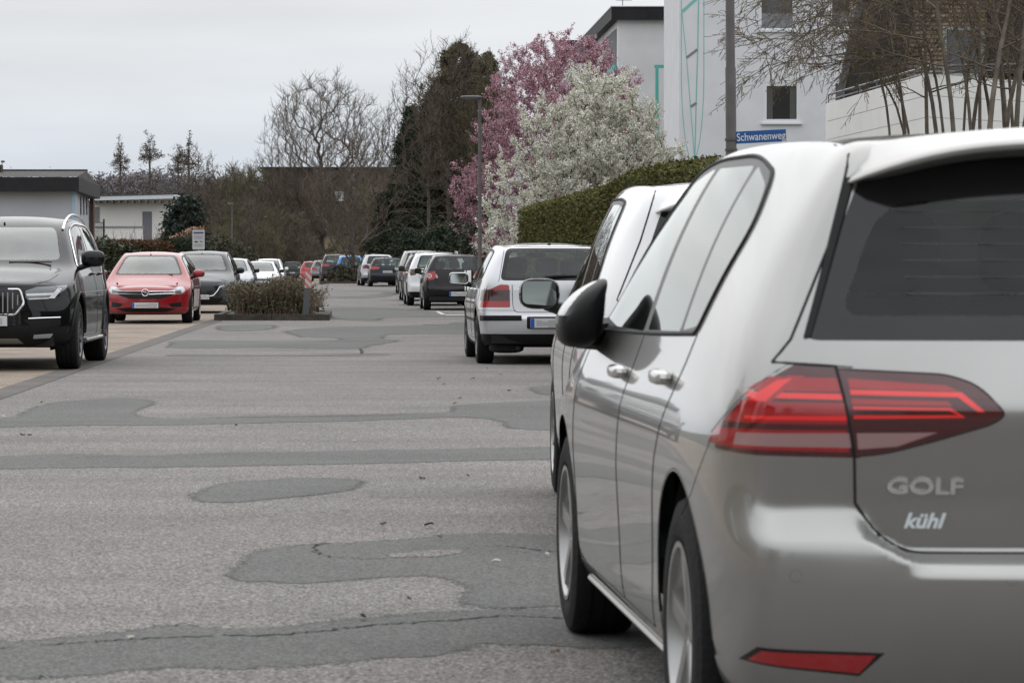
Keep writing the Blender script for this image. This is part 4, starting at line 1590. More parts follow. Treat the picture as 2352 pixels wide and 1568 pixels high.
# ---- cars on the left, facing the camera
def facing(X, d, th_deg, root, sp):
    """front centre of the car at photo column X and distance d"""
    put(root, (0, sp['L']), (at(X, 700, d).x, d), math.pi + math.radians(th_deg))
def volvo():
    L = 4.95
    sp = spec(L=L, W=.975, H=1.745, ya=1.09, yf=4.07, R=.382, zb=(1.17, 1.13), xr=.70, yrr=.42, zrr=1.66, yrf=3.05, zrf=1.67, ycowl=3.95, zcowl=1.18, zhood=.99, xhood=.68, xpil=.80, clear=.26, tuck=.07,
              zR=[.30, .42, .55, .66, .78, .95, 1.16, 1.40, 1.66], yR=[.10, .03, .0, .02, .05, .07, .12, .25, .42],
              zF=[.27, .34, .45, .56, .68, .80, .90, .955, .99], yF=[L - .14, L - .04, L, L, L - .005, L - .01, L - .02, L - .05, L - .12],
              cF=[.30, .30, .30, .30, .31, .32, .33, .32, .28], creases={('side', 6): .3, ('front', 7): .3}, wfR=(.92, .98), wfF=(.84, .965), droop=.06, zs=[.26, .34, .50, .66, .82, .98], ins=[.07, .02, .0, .0, .0, .025])
    P = paint('black_metallic_paint', (.006, .0065, .008), .3, .26)
    B = start(sp, P, 3, arch=.065, glass=M_TINT)
    root = thing('sport_utility_car', 'big black metallic sport utility car with chrome barred grille at the left edge', 'car')
    V = ('FC', 30)
    c0 = lambda c: c.y > sp['yf'] - .1
    # hammer lamps
    B.region('headlamp', mat('headlamp_smoke', (.16, .17, .18), .1, .3, coat=1), rounded([(.50, L, .885), (.66, L, .925), (.90, L - .42, .945), (.88, L - .36, .90), (.82, L - .20, .83), (.78, L - .12, .80), (.53, L, .785), (.49, L, .81)], .012, 2), V, thr=-.2, cond=c0, convex=False)
    B.region('headlamp', M_WHITEL, [(.51, L, .852), (.80, L - .18, .862), (.81, L - .2, .835), (.51, L, .828)], V, thr=-.2, cond=c0)
    B.region('headlamp', M_WHITEL, [(.755, L - .1, .80), (.80, L - .18, .80), (.86, L - .30, .905), (.83, L - .24, .915)], V, thr=-.2, cond=c0)
    B.region('headlamp', M_WHITEL, [(.54, L, .798), (.76, L - .1, .805), (.76, L - .1, .796), (.54, L, .788)], V, thr=-.2, cond=c0)
    # grille, intakes
    G = rounded([(-.40, .86), (-.43, .74), (-.34, .62), (.34, .62), (.43, .74), (.40, .86), (.38, .90), (-.38, .90)], .03, 3)
    B.region('grille', M_GLOSSBLACK, G, 'F', per_side=False)
    B.region('lower_intake', M_BLACK, rounded([(-.50, .50), (-.40, .36), (.40, .36), (.50, .50)], .03, 3), 'F', per_side=False)
    B.region('side_intake', M_BLACK, rounded([(.46, L, .565), (.86, L - .2, .575), (.86, L - .2, .50), (.60, L, .46)], .015, 2), V, thr=-.2, cond=c0)
    B.region('bumper', M_BLACK, [(-1.2, .1), (1.2, .1), (1.2, .42), (-1.2, .42)], 'F', per_side=False, thr=-.2, cond=lambda c: c.y > sp['yf'] + .40)
    B.region('skid_plate', M_ALU, [(-.42, .30), (.42, .30), (.36, .36), (-.36, .36)], 'F', per_side=False)
    B.region('fog_lamp', M_LENS, rounded([(.60, L, .40), (.80, L - .12, .41), (.78, L - .1, .36), (.60, L, .355)], .01, 2), V, thr=-.2, cond=c0)
    B.region('door_moulding', mat('door_moulding', (.10, .10, .10), .35, .5), rounded([(1.65, .50), (3.35, .50), (3.42, .61), (1.65, .58)], .03, 3), 'S')
    B.line([(-.60, .98), (-.46, .93), (.46, .93), (.60, .98)], 'F', r=.004)
    B.line([(.70, L, .96), (.80, L - .2, 1.0), (.86, L - .5, 1.06)], V, r=.004)
    B.line([(L - .30, .95), (L - .5, .72), (sp['yf'] + .40, .60)], 'S', r=.003)
    objs = complete(root, B, P, 'ten', M_DARKRIM, 1, .25, mcap=P, mkw=dict(size=(.27, .16, .19), y=3.58, z=1.24, x=1.06), hand=P)
    # chrome: grille frame and bars, intake blades, window line, rails, sill bar
    mb = MB()
    n = len(G)
    mb.tube([B.project(p, 'F', 1, .012) for p in G], .013, 6, closed=True)
    mb.build('grille_frame', M_CHROME, objs[('grille', 0)], smooth=True)
    for k in range(-7, 8):
        mb = MB()
        x = k * .052
        zt = .865 if abs(k) < 7 else .84
        zb_ = .645 + max(0, abs(x) - .26) * .8
        mb.tube([B.project((x, z), 'F', 1, .006) for z in (zb_, .75, zt)], .0075, 6)
        mb.build('grille_bar', M_ALU, objs[('grille', 0)], smooth=True)
    for sg in (1, -1):
        mb = MB()
        mb.tube([B.project(p, V, sg, .008) for p in [(.52, L, .578), (.66, L - .02, .583), (.85, L - .2, .588)]], .008, 5)
        mb.build('bumper_trim', M_CHROME, root, smooth=True)
        mb = MB()
        mb.tube([B.project((p[0], p[1]), 'S', sg, .006) for p in B.D], .009, 5, closed=True)
        mb.build('window_trim', M_CHROME, root, smooth=True)
        mb = MB()
        y0, y1 = .75, 3.12
        mb.tube([B.project((sg * .665, lerp(y0, y1, t)), 'T', 1, .004 + .05 * math.sin(math.pi * t) ** .35) for t in [i / 14 for i in range(15)]], .017, 7)
        mb.build('roof_rail', M_CHROME, root, smooth=True)
        mb = MB()
        mb.tube([(sg * (sp['W'] - .01), y, .31) for y in (1.6, 2.2, 2.9, 3.5)], .022, 7)
        mb.build('side_step', M_ALU, root, smooth=True)
        mb = MB()
        for y in (sp['ya'], sp['yf']):
            m_ = MB()
            m_.tube([B.project(((.465) * math.cos(a) + y, .392 + .465 * math.sin(a)), 'S', sg, .0) for a in [math.pi * k / 20 for k in range(21)]], .018, 6)
            m_.build('wheel_arch_trim', M_BLACK, root, smooth=True)
        mb = MB()
        mb.tube([(sg * .62, 3.84, 1.20), (sg * .15, 3.93, 1.20)], .008, 5)
        mb.build('wiper', M_BLACK, root, smooth=True)
    plate(root, B, -.0, .555, 'F')
    mb = MB()
    p = B.project((0, .95), 'T', 1, .02)
    rbox(mb, p, (.05, .14, .05), 2.5, 6)
    mb.build('roof_aerial', P, root, smooth=True)
    facing(-38, 32.75, 2.3, root, sp)
    return root
volvo()

def astra():
    L = 4.37
    sp = spec(L=L, W=.903, H=1.45, ya=.80, yf=3.47, R=.325, zb=(1.02, .93), yrf=2.66, zrf=1.41, ycowl=3.50, zcowl=.955, zhood=.745, xpil=.74, zrr=1.38,
              zF=[.18, .25, .36, .46, .55, .64, .70, .73, .75], yF=[L - .12, L - .03, L, L, L - .005, L - .03, L - .09, L - .13, L - .20], cF=[.30, .34, .37, .38, .38, .37, .36, .33, .28], xhood=.56)
    P = paint('red_paint', (.27, .004, .010), .15, .3)
    B = start(sp, P, 3)
    root = thing('hatchback', 'bright red hatchback facing the camera beside the big black utility car', 'car')
    V = ('FC', 32)
    c0 = lambda c: c.y > sp['yf'] - .1
    B.region('headlamp', M_LENS, rounded([(.50, L, .60), (.56, L - .02, .655), (.76, L - .28, .745), (.80, L - .40, .745), (.82, L - .36, .66), (.80, L - .25, .60), (.60, L, .585)], .012, 2), V, thr=-.2, cond=c0, convex=False)
    B.region('headlamp', M_LENSD, rounded([(.58, L, .61), (.62, L - .05, .65), (.77, L - .26, .68), (.78, L - .22, .61)], .01, 2), V, thr=-.2, cond=c0)
    B.region('grille', M_BLACK, rounded([(-.58, .645), (-.52, .56), (-.30, .495), (.30, .495), (.52, .56), (.58, .645)], .02, 3), 'F', per_side=False)
    B.region('lower_intake', M_BLACK, rounded([(-.62, .30), (-.40, .235), (.40, .235), (.62, .30), (.35, .325), (-.35, .325)], .01, 2), 'F', per_side=False, convex=False)
    B.region('side_intake', M_BLACK, rounded([(.52, L, .39), (.62, L, .41), (.80, L - .18, .43), (.80, L - .18, .33), (.62, L, .33)], .01, 2), V, thr=-.2, cond=c0)
    B.region('bumper', M_BLACK, [(-1.2, .1), (1.2, .1), (1.2, .20), (-1.2, .20)], 'F', per_side=False, thr=-.2, cond=lambda c: c.y > sp['yf'] + .3)
    B.line([(-.62, .70), (-.50, .665), (.50, .665), (.62, .70)], 'F', r=.004)
    B.line([(.85, L - .3, .58), (.89, L - .52, .60)], V, r=.003)
    objs = complete(root, B, P, 'ten', None, 1, .21, mcap=P, mkw=dict(y=2.98, size=(.24, .15, .15), z=1.00, x=.99))
    mb = MB()
    for zz, z2 in ((.640, .640), (.600, .585)):
        for sg in (1, -1):
            mb.tube([B.project((sg * x, lerp(z2, zz, t ** .7)), 'F', 1, .012) for x, t in ((.07, 0), (.2, .2), (.38, .6), (.57, 1))], .010, 5)
    mb.build('chrome_bar', M_CHROME, objs[('grille', 0)], smooth=True)
    mb = MB()
    c = B.project((0, .612), 'F', 1, .03)
    mb.tube([c + Vector((.066 * math.cos(a), 0, .066 * math.sin(a))) for a in [2 * math.pi * k / 28 for k in range(28)]], .009, 6, closed=True)
    mb.tube([c + Vector((-.055, 0, -.012)), c + Vector((.01, 0, -.012)), c + Vector((-.01, 0, .012)), c + Vector((.055, 0, .012))], .008, 5)
    mb.build('emblem', M_CHROME, root, smooth=True)
    mb = MB()
    mb.tube([(.55, 3.36, .975), (.1, 3.45, .98)], .008, 5)
    mb.tube([(0, 3.36, .975), (-.5, 3.42, .98)], .008, 5)
    mb.build('wiper', M_BLACK, root, smooth=True)
    plate(root, B, 0, .37, 'F')
    facing(333.5, 59.6, 2.8, root, sp)
astra()

def oncoming(name, label, col, metal, X, d, H=1.5, L=4.3, W=.89, level=3, grille='wide', th=2.8, det=1, low=False, kind='hatchback', lampm=None, zs=1.0, hexg=False):
    k = H - 1.455
    sp = spec(L=L, W=W, H=H, ya=.80, yf=L - .88, R=.33 if H > 1.5 else .315, zb=(1.0 + k * .6, .94 + k * .6), zrr=H - .07, zrf=H - .045, zcowl=.97 + k * .6, zhood=.77 + k * .6, yrf=L - 1.66, ycowl=L - .90, clear=.19 + .2 * k,
              zF=[.20, .28, .39, .49, .58, .66 + k * .3, .71 + k * .4, .745 + k * .5, .77 + k * .6])
    P = paint('paint_' + name, col, metal, .3)
    B = start(sp, P, level, doors=det > 0)
    root = thing(kind, label, 'car')
    V = ('FC', 32)
    zf = sp['zF'][6]
    c0 = lambda c: c.y > sp['yf'] - .1
    B.region('headlamp', lampm or M_LENS, [(.48, L, zf - .09), (.58, L - .04, zf - .02), (.80, L - .38, zf + .05), (.82, L - .36, zf - .04), (.76, L - .18, zf - .10), (.52, L, zf - .13)], V, thr=-.2, cond=c0, convex=False)
    if grille == 'big':
        B.region('grille', M_GLOSSBLACK, rounded([(-.48, zf - .07), (-.47, zf - .16), (-.34, .42), (.34, .42), (.47, zf - .16), (.48, zf - .07)], .03, 3), 'F', per_side=False)
    else:
        B.region('grille', M_GLOSSBLACK, rounded([(-.47, zf - .06), (-.44, zf - .14), (.44, zf - .14), (.47, zf - .06)], .02, 3), 'F', per_side=False)
    B.region('lower_intake', M_BLACK, rounded([(-.60, .38), (-.50, .25), (.50, .25), (.60, .38)], .02, 2), 'F', per_side=False)
    B.region('bumper', M_BLACK, [(-1.2, .1), (1.2, .1), (1.2, .235), (-1.2, .235)], 'F', per_side=False, thr=-.2, cond=lambda c: c.y > sp['yf'] + .3)
    objs = complete(root, B, P, 'ten', None, det, .21, mcap=M_GLOSSBLACK if name != 'van_white' else P, seats=det > 0)
    mb = MB()
    if grille == 'big':
        for z in [.47 + .035 * i for i in range(int((zf - .10 - .47) / .035) + 1)]:
            w = .33 + .12 * (z - .42) / (zf - .5)
            mb = MB()
            mb.tube([B.project((x, z), 'F', 1, .005) for x in (-w, -w / 2, 0, w / 2, w)], .006, 5)
            mb.build('grille_bar', mat('grille_bar_grey', (.10, .10, .105), .3, .5), objs[('grille', 0)])
        for sg in (1, -1):
            mb = MB()
            mb.tube([B.project((sg * x, z), 'F', 1, .01) for x, z in ((.20, .405), (.36, .44), (.45, .55), (.50, zf - .10), (.60, zf - .075))], .011, 5)
            mb.build('grille_wing', M_CHROME, objs[('grille', 0)])
        plate(root, B, -.0, .40, 'F')
    else:
        mb.tube([B.project((x, zf - .10), 'F', 1, .006) for x in (-.43, -.2, 0, .2, .43)], .008, 5)
        mb.build('grille_bar', M_CHROME, objs[('grille', 0)])
        plate(root, B, 0, .44, 'F')
    facing(X, d, th, root, sp)
    return root
oncoming('mazda_grey', 'dark grey crossover with slatted grille between the red car and the bush island', (.075, .08, .088), .6, 456, 72.5, H=1.53, L=4.27, W=.885, grille='big', kind='crossover_car', lampm=M_LENSD)
oncoming('grey_face', 'silver grey car facing us, half hidden behind the dark grey crossover', (.28, .29, .30), .6, 523, 104, H=1.44, L=4.5, kind='saloon_car')
oncoming('white_low', 'low white car facing us above the bush island', (.80, .80, .80), 0, 594, 128, H=1.41, L=4.5, level=2, det=0, kind='saloon_car')
oncoming('van_white', 'taller white van-like car behind the low white car', (.78, .79, .80), 0, 614, 152, H=1.60, L=4.4, W=.87, level=2, det=0, kind='small_van')
oncoming('pale_roof', 'pale car showing only its roof behind the other white cars', (.70, .72, .74), .2, 567, 140, H=1.53, L=4.4, level=2, det=0, kind='estate_car')
# ================================================================ ground, road, paving
def tex_mat(name, build, rough=.85):
    m = bpy.data.materials.new(name)
    m.use_nodes = True
    t = m.node_tree
    b = t.nodes['Principled BSDF']
    b.inputs['Roughness'].default_value = rough
    b.inputs['Specular IOR Level'].default_value = .3
    def nd(ty, **kw):
        n = t.nodes.new(ty)
        for k, v in kw.items():
            if k in n.inputs:
                n.inputs[k].default_value = v
            else:
                setattr(n, k, v)
        return n
    tc = nd('ShaderNodeTexCoord')
    build(t, nd, t.links.new, tc, b)
    MATS[name] = m
    return m
def ramp(nd, stops):
    r = nd('ShaderNodeValToRGB')
    e = r.color_ramp.elements
    e[0].position, e[0].color = stops[0][0], (*stops[0][1], 1)
    e[1].position, e[1].color = stops[-1][0], (*stops[-1][1], 1)
    for p, c in stops[1:-1]:
        q = e.new(p)
        q.color = (*c, 1)
    return r
def asphalt(name, base, warm, speck=.5, dark=(.3, .3, .3), big=.9):
    def f(t, nd, ln, tc, b):
        n1 = nd('ShaderNodeTexNoise', Scale=.55, Detail=6.0, Roughness=.6)
        ln(tc.outputs['Object'], n1.inputs['Vector'])
        r1 = ramp(nd, [(.36, base), (.62, warm)])
        ln(n1.outputs[0], r1.inputs[0])
        # stones
        v = nd('ShaderNodeTexVoronoi', Scale=125.0)
        ln(tc.outputs['Object'], v.inputs['Vector'])
        sp = nd('ShaderNodeSeparateColor')
        ln(v.outputs['Color'], sp.inputs[0])
        r2 = ramp(nd, [(0, (1 - speck,) * 3), (.35, (1 - speck * .35,) * 3), (.75, (1 + speck * .2,) * 3), (1, (1 + speck * 1.0,) * 3)])
        ln(sp.outputs[0], r2.inputs[0])
        mx = nd('ShaderNodeMix', data_type='RGBA', blend_type='MULTIPLY')
        mx.inputs[0].default_value = 1.0
        ln(r1.outputs[0], mx.inputs[6])
        ln(r2.outputs[0], mx.inputs[7])
        # dark pores, coarse
        n2 = nd('ShaderNodeTexNoise', Scale=75.0, Detail=5.0, Roughness=.7)
        ln(tc.outputs['Object'], n2.inputs['Vector'])
        r3 = ramp(nd, [(.30, dark), (.47, (1, 1, 1))])
        ln(n2.outputs[0], r3.inputs[0])
        mx2 = nd('ShaderNodeMix', data_type='RGBA', blend_type='MULTIPLY')
        mx2.inputs[0].default_value = 1.0
        ln(mx.outputs[2], mx2.inputs[6])
        ln(r3.outputs[0], mx2.inputs[7])
        # long worn streaks across the road
        mp = nd('ShaderNodeMapping')
        mp.inputs['Scale'].default_value = (.16, .8, 1)
        mp.inputs['Rotation'].default_value = (0, 0, .05)
        ln(tc.outputs['Object'], mp.inputs[0])
        n3 = nd('ShaderNodeTexNoise', Scale=1.6, Detail=5.0)
        ln(mp.outputs[0], n3.inputs['Vector'])
        r4 = ramp(nd, [(.35, (big,) * 3), (.65, (2 - big,) * 3)])
        ln(n3.outputs[0], r4.inputs[0])
        mx3 = nd('ShaderNodeMix', data_type='RGBA', blend_type='MULTIPLY')
        mx3.inputs[0].default_value = 1.0
        ln(mx2.outputs[2], mx3.inputs[6])
        ln(r4.outputs[0], mx3.inputs[7])
        ln(mx3.outputs[2], b.inputs['Base Color'])
        bp = nd('ShaderNodeBump', Strength=.5, Distance=.004)
        ln(sp.outputs[1], bp.inputs['Height'])
        ln(bp.outputs[0], b.inputs['Normal'])
    return tex_mat(name, f, .88)
M_ASPH = asphalt('asphalt', (.190, .180, .171), (.220, .205, .193), .8)
M_PATCH = asphalt('asphalt_repair', (.118, .120, .113), (.138, .139, .130), .5, dark=(.5, .5, .5), big=.93)
def f_brick(t, nd, ln, tc, b):
    br = nd('ShaderNodeTexBrick')
    br.inputs['Color1'].default_value = (.30, .245, .195, 1)
    br.inputs['Color2'].default_value = (.24, .20, .165, 1)
    br.inputs['Mortar'].default_value = (.12, .105, .09, 1)
    br.inputs['Scale'].default_value = 1.0
    br.inputs['Brick Width'].default_value = .24
    br.inputs['Row Height'].default_value = .12
    br.inputs['Mortar Size'].default_value = .006
    ln(tc.outputs['Object'], br.inputs['Vector'])
    n = nd('ShaderNodeTexNoise', Scale=.8, Detail=5.0)
    ln(tc.outputs['Object'], n.inputs['Vector'])
    r = ramp(nd, [(.3, (.72, .70, .70)), (.7, (1.2, 1.18, 1.15))])
    ln(n.outputs[0], r.inputs[0])
    mx = nd('ShaderNodeMix', data_type='RGBA', blend_type='MULTIPLY')
    mx.inputs[0].default_value = 1.0
    ln(br.outputs[0], mx.inputs[6])
    ln(r.outputs[0], mx.inputs[7])
    ln(mx.outputs[2], b.inputs['Base Color'])
M_PAVE = tex_mat('brick_paving', f_brick)
M_GUT = asphalt('gutter_concrete', (.115, .105, .097), (.145, .13, .12), .3, dark=(.6, .6, .6))
M_SOIL = mat('soil', (.055, .045, .032), .95, noise=(3, .5, (.045, .06, .022)), bump=(20, .6))
M_SLAB = asphalt('pavement_slab', (.17, .16, .15), (.21, .195, .18), .3, dark=(.6, .6, .6))

UCOL = [-3, -1, -.4, -.2, -.14, -.10, -.078, -.0725, -.068, -.0645, -.0605, -.05, -.03, 0, .03, .08, .2, .4, 1, 3]
YROW = [75, 85, 100, 120, 140, 160, 180, 200, 225, 260, 300, 314, 400, 700, 1500]
def terrain():
    mb = MB()
    V, F = [], []
    off = lambda y: .01 + .0004 * max(0, y)
    rows = [-80, 0, 40] + YROW
    for y in rows:
        for u in UCOL:
            x = u * max(y, 75)
            V.append((x, y, gz(y, x) - off(y)))
    n = len(UCOL)
    for j in range(len(rows) - 1):
        for i in range(n - 1):
            F.append((j * n + i, j * n + i + 1, (j + 1) * n + i + 1, (j + 1) * n + i))
    mb.add(V, F)
    mb.build('ground', M_SOIL, props={'kind': 'structure'})
terrain()
def strip(name, fl, fr, ys, m, dz=0.0, parts=6):
    mb = MB()
    V, F = [], []
    for y in ys:
        a, b = fl(y), fr(y)
        cols = sorted([lerp(a, b, k / parts) for k in range(parts + 1)] + [min(b, max(a, u * y)) for u in (-.078, -.0605)])
        for x in cols:
            V.append((x, y, gz(y, x) + dz))
    n = parts + 3
    for j in range(len(ys) - 1):
        for i in range(n - 1):
            F.append((j * n + i, j * n + i + 1, (j + 1) * n + i + 1, (j + 1) * n + i))
    mb.add(V, F)
    return mb.build(name, m, props={'kind': 'structure'})
def xgut(y):          # inner edge of the gutter on the left
    return -4.43 - .0452 * (y - 25.9)
def xkerb(y):         # right-hand edge of the carriageway
    return 4.75 - .0664 * y
YS = [-40, 0, 20, 40, 60] + YROW[:11]
strip('road', xgut, xkerb, YS, M_ASPH)
strip('gutter', lambda y: xgut(y) - .30, lambda y: xgut(y) - .018, YS, M_GUT)
strip('gutter_joint', lambda y: xgut(y) - .018, xgut, YS, mat('joint_dirt', (.03, .028, .024), .95), .001, 1)
strip('parking_bay_paving', lambda y: xgut(y) - 7.5, lambda y: xgut(y) - .30, YS, M_PAVE, .0)
strip('pavement', lambda y: xkerb(y) + .12, lambda y: xkerb(y) + 1.9, YS, M_SLAB, .10)
mbk = MB()
for y0, y1 in zip(YS, YS[1:]):
    n_ = max(1, int((y1 - y0) / 10))
    for k in range(n_):
        a, b = lerp(y0, y1, k / n_), lerp(y0, y1, (k + 1) / n_)
        P = []
        for y in (a, b - .01):
            z = gz(y, xkerb(y))
            P += [(xkerb(y), y, z - .1), (xkerb(y), y, z + .11), (xkerb(y) + .12, y, z + .11), (xkerb(y) + .12, y, z - .1)]
        mbk.add(P, [(0, 1, 5, 4), (1, 2, 6, 5), (2, 3, 7, 6)])
mbk.build('kerb', mat('kerb_concrete', (.20, .19, .175), .9, noise=(6, .25)), props={'kind': 'structure'})

# repaired patches in the asphalt: outlines taken on the ground
def z4(pts):
    return [(x * .5469, 918.75 + y * .5469) for x, y in pts]
def z2(pts):
    return [(505 + x * .2734, 505 + y * .2734) for x, y in pts]
def wobble_outline(px, seed, amp=.035, step=.10):
    rn = random.Random(seed)
    P = [ground(*p) for p in px]
    out = []
    m = len(P)
    for i in range(m):
        a, b = P[i], P[(i + 1) % m]
        L = (b - a).length
        k = max(1, min(40, int(L / step)))
        for j in range(k):
            t = j / k
            q = a.lerp(b, t)
            s_ = 1 if j else .4
            out.append((q.x + rn.gauss(0, amp) * s_, q.y + rn.gauss(0, amp * 1.6) * s_))
    return out
def patch(px, m, seed, lift=None, amp=.02, name='road_patch', edge=.07):
    from mathutils.geometry import tessellate_polygon
    px = [(p[0], p[1]) for p in catmull([Vector((x, y, 0)) for x, y in px], 4, closed=True)]
    O = wobble_outline(px, seed, amp)
    n = len(O)
    area = sum(a[0] * b[1] - b[0] * a[1] for a, b in zip(O, O[1:] + O[:1]))
    sg = 1 if area > 0 else -1
    I = []
    for k in range(n):
        a, b = O[(k - 2) % n], O[(k + 2) % n]
        dx, dy = b[0] - a[0], b[1] - a[1]
        L = math.hypot(dx, dy) + 1e-9
        I.append((O[k][0] - sg * dy / L * edge, O[k][1] + sg * dx / L * edge))
    Q = [(O[k][0] * 2 - I[k][0] + (I[k][0] - O[k][0]) * .3, O[k][1] * 2 - I[k][1] + (I[k][1] - O[k][1]) * .3) for k in range(n)]
    lf = lambda y: (.0009 + .00004 * abs(y) if lift is None else lift + .00004 * abs(y))
    V = [(x, y, gz(y, x) + lf(y)) for x, y in Q + I]
    F = [(k, (k + 1) % n, n + (k + 1) % n, n + k) for k in range(n)]
    F += [tuple(n + q for q in t) for t in tessellate_polygon([[Vector((x, y, 0)) for x, y in I]])]
    mb = MB()
    mb.add(V, F)
    o = mb.build(name, m, props={'kind': 'structure'})
    at_ = o.data.attributes.new('edge', 'FLOAT', 'POINT')
    for k in range(2 * n):
        at_.data[k].value = 0.0 if k < n else 1.0
    return o
def ragged(m):
    """eat the rim of a patch away grain by grain"""
    t = m.node_tree
    b = t.nodes['Principled BSDF']
    a = t.nodes.new('ShaderNodeAttribute')
    a.attribute_name = 'edge'
    tc = t.nodes.new('ShaderNodeTexCoord')
    n = t.nodes.new('ShaderNodeTexNoise')
    n.inputs['Scale'].default_value = 38
    n.inputs['Detail'].default_value = 5
    n.inputs['Roughness'].default_value = .75
    t.links.new(tc.outputs['Object'], n.inputs['Vector'])
    sb = t.nodes.new('ShaderNodeMath')
    sb.operation = 'MULTIPLY_ADD'
    sb.inputs[1].default_value = 3.0
    sb.inputs[2].default_value = -1.5
    t.links.new(n.outputs[0], sb.inputs[0])
    ad = t.nodes.new('ShaderNodeMath')
    ad.operation = 'ADD'
    t.links.new(a.outputs['Fac'], ad.inputs[0])
    t.links.new(sb.outputs[0], ad.inputs[1])
    gt = t.nodes.new('ShaderNodeMath')
    gt.operation = 'GREATER_THAN'
    gt.inputs[1].default_value = .5
    t.links.new(ad.outputs[0], gt.inputs[0])
    mx = t.nodes.new('ShaderNodeMath')
    mx.operation = 'MAXIMUM'
    g2 = t.nodes.new('ShaderNodeMath')
    g2.operation = 'GREATER_THAN'
    g2.inputs[1].default_value = .97
    t.links.new(a.outputs['Fac'], g2.inputs[0])
    t.links.new(gt.outputs[0], mx.inputs[0])
    t.links.new(g2.outputs[0], mx.inputs[1])
    t.links.new(mx.outputs[0], b.inputs['Alpha'])
ragged(M_PATCH)
patch(z4([(-400, 1012), (0, 1010), (300, 995), (570, 960), (750, 940), (950, 958), (1200, 945), (1500, 915), (1800, 890), (2060, 880), (2330, 875), (2800, 870), (3000, 950), (2700, 1040), (2352, 1035), (2050, 1025), (1930, 1055), (1800, 1078), (1600, 1085), (1400, 1110), (1000, 1130), (700, 1125), (450, 1150), (200, 1165), (0, 1170), (-400, 1180)]), M_PATCH, 1)
patch(z4([(990, 690), (1060, 640), (1200, 612), (1400, 600), (1600, 590), (1800, 570), (2000, 558), (2310, 565), (2900, 575), (2900, 850), (2330, 868), (2050, 872), (1960, 860), (1915, 840), (1950, 812), (1940, 780), (1860, 750), (1760, 740), (1500, 755), (1300, 770), (1150, 765), (1000, 760), (950, 735)]), M_PATCH, 2)
patch(z4([(1650, 652), (1760, 635), (1930, 628), (1900, 645), (1780, 658), (1690, 660)]), M_ASPH, 3, .0022, edge=.02)
patch(z4([(800, 400), (850, 375), (950, 345), (1100, 335), (1300, 325), (1480, 330), (1530, 345), (1500, 372), (1400, 390), (1100, 420), (950, 430), (830, 425)]), M_PATCH, 4)
patch(z4([(-300, 240), (0, 235), (300, 225), (600, 232), (900, 222), (1300, 215), (1800, 205), (2300, 195), (3000, 190), (3000, 240), (2300, 248), (1900, 258), (1500, 268), (1100, 275), (700, 282), (300, 285), (0, 290), (-300, 292)]), M_PATCH, 5)
patch(z4([(-200, 118), (0, 115), (350, 107), (700, 105), (1100, 97), (1400, 90), (1700, 80), (1900, 72), (2050, 80), (2110, 97), (2140, 118), (2400, 122), (2700, 60), (2500, 0), (2100, 10), (1930, 20), (1890, 35), (1880, 50), (1700, 55), (1400, 63), (1100, 68), (820, 75), (670, 75), (570, 60), (600, 35), (650, 5), (500, -8), (240, 8), (120, 40), (60, 70), (-100, 85)]), M_PATCH, 6)
patch(z4([(2230, -55), (2400, -60), (2500, -30), (2300, -22), (2240, -35)]), M_PATCH, 12)
patch(z2([(550, 940), (800, 905), (1300, 895), (1800, 880), (2060, 855), (2300, 850), (2300, 950), (2060, 955), (1700, 957), (1400, 967), (1385, 1000), (1520, 1015), (1300, 1050), (1180, 1080), (800, 1082), (300, 1075), (-380, 1078), (-420, 1040), (-380, 1018), (0, 1015), (500, 1022), (950, 1012), (965, 990), (700, 985), (600, 960)]), M_PATCH, 7, amp=.05)
patch(z2([(880, 742), (1400, 740), (1700, 765), (2050, 790), (2300, 792), (2300, 812), (1420, 822), (1350, 846), (1100, 842), (920, 820)]), M_PATCH, 8, amp=.05)
patch(z2([(0, 890), (400, 880), (480, 905), (300, 930), (40, 932)]), M_PATCH, 9, amp=.05)
patch(z2([(-350, 1128), (400, 1132), (800, 1132), (1200, 1124), (1450, 1130), (1200, 1142), (700, 1145), (-350, 1146)]), M_PATCH, 10, amp=.03)
patch(z2([(830, 606), (1400, 596), (1500, 620), (1300, 655), (900, 650)]), M_PATCH, 11, amp=.05)
patch(z2([(1740, 880), (1780, 868), (1900, 872), (1880, 884)]), M_ASPH, 13, .004)
M_CRACK = mat('crack', (.018, .017, .016), .95)
def crack(px, seed, w=.006, lift=.0035):
    rn = random.Random(seed)
    P = catmull([ground(*p) for p in px], 10)
    mb = MB()
    V, F = [], []
    for i, p in enumerate(P):
        d = (P[min(i + 1, len(P) - 1)] - P[max(i - 1, 0)])
        nrm = Vector((-d.y, d.x, 0)).normalized()
        q = p + nrm * rn.gauss(0, .012)
        ww = w * rn.uniform(.3, 1.2) * (1 if 0 < i < len(P) - 1 else .1)
        V += [(q.x + nrm.x * ww, q.y + nrm.y * ww, gz(q.y, q.x) + lift), (q.x - nrm.x * ww, q.y - nrm.y * ww, gz(q.y, q.x) + lift)]
    for i in range(len(P) - 1):
        F.append((2 * i, 2 * i + 1, 2 * i + 3, 2 * i + 2))
    mb.add(V, F)
    mb.build('road_crack', M_CRACK, props={'kind': 'structure'})
crack(z4([(0, 1045), (30, 1042), (70, 1040)]), 1)
crack(z4([(160, 1030), (300, 1022), (450, 1010), (680, 998), (900, 992)]), 2, .007)
crack(z4([(930, 988), (1100, 988), (1300, 975), (1500, 952), (1700, 938), (1900, 925), (2150, 906), (2330, 915), (2420, 922)]), 3, .009)
crack(z4([(1320, 605), (1330, 640), (1400, 660), (1600, 668), (1750, 655)]), 4, .005)
crack(z4([(2080, 610), (2200, 622), (2310, 640)]), 5, .006)
crack(z4([(1370, 600), (1322, 612)]), 6, .008)
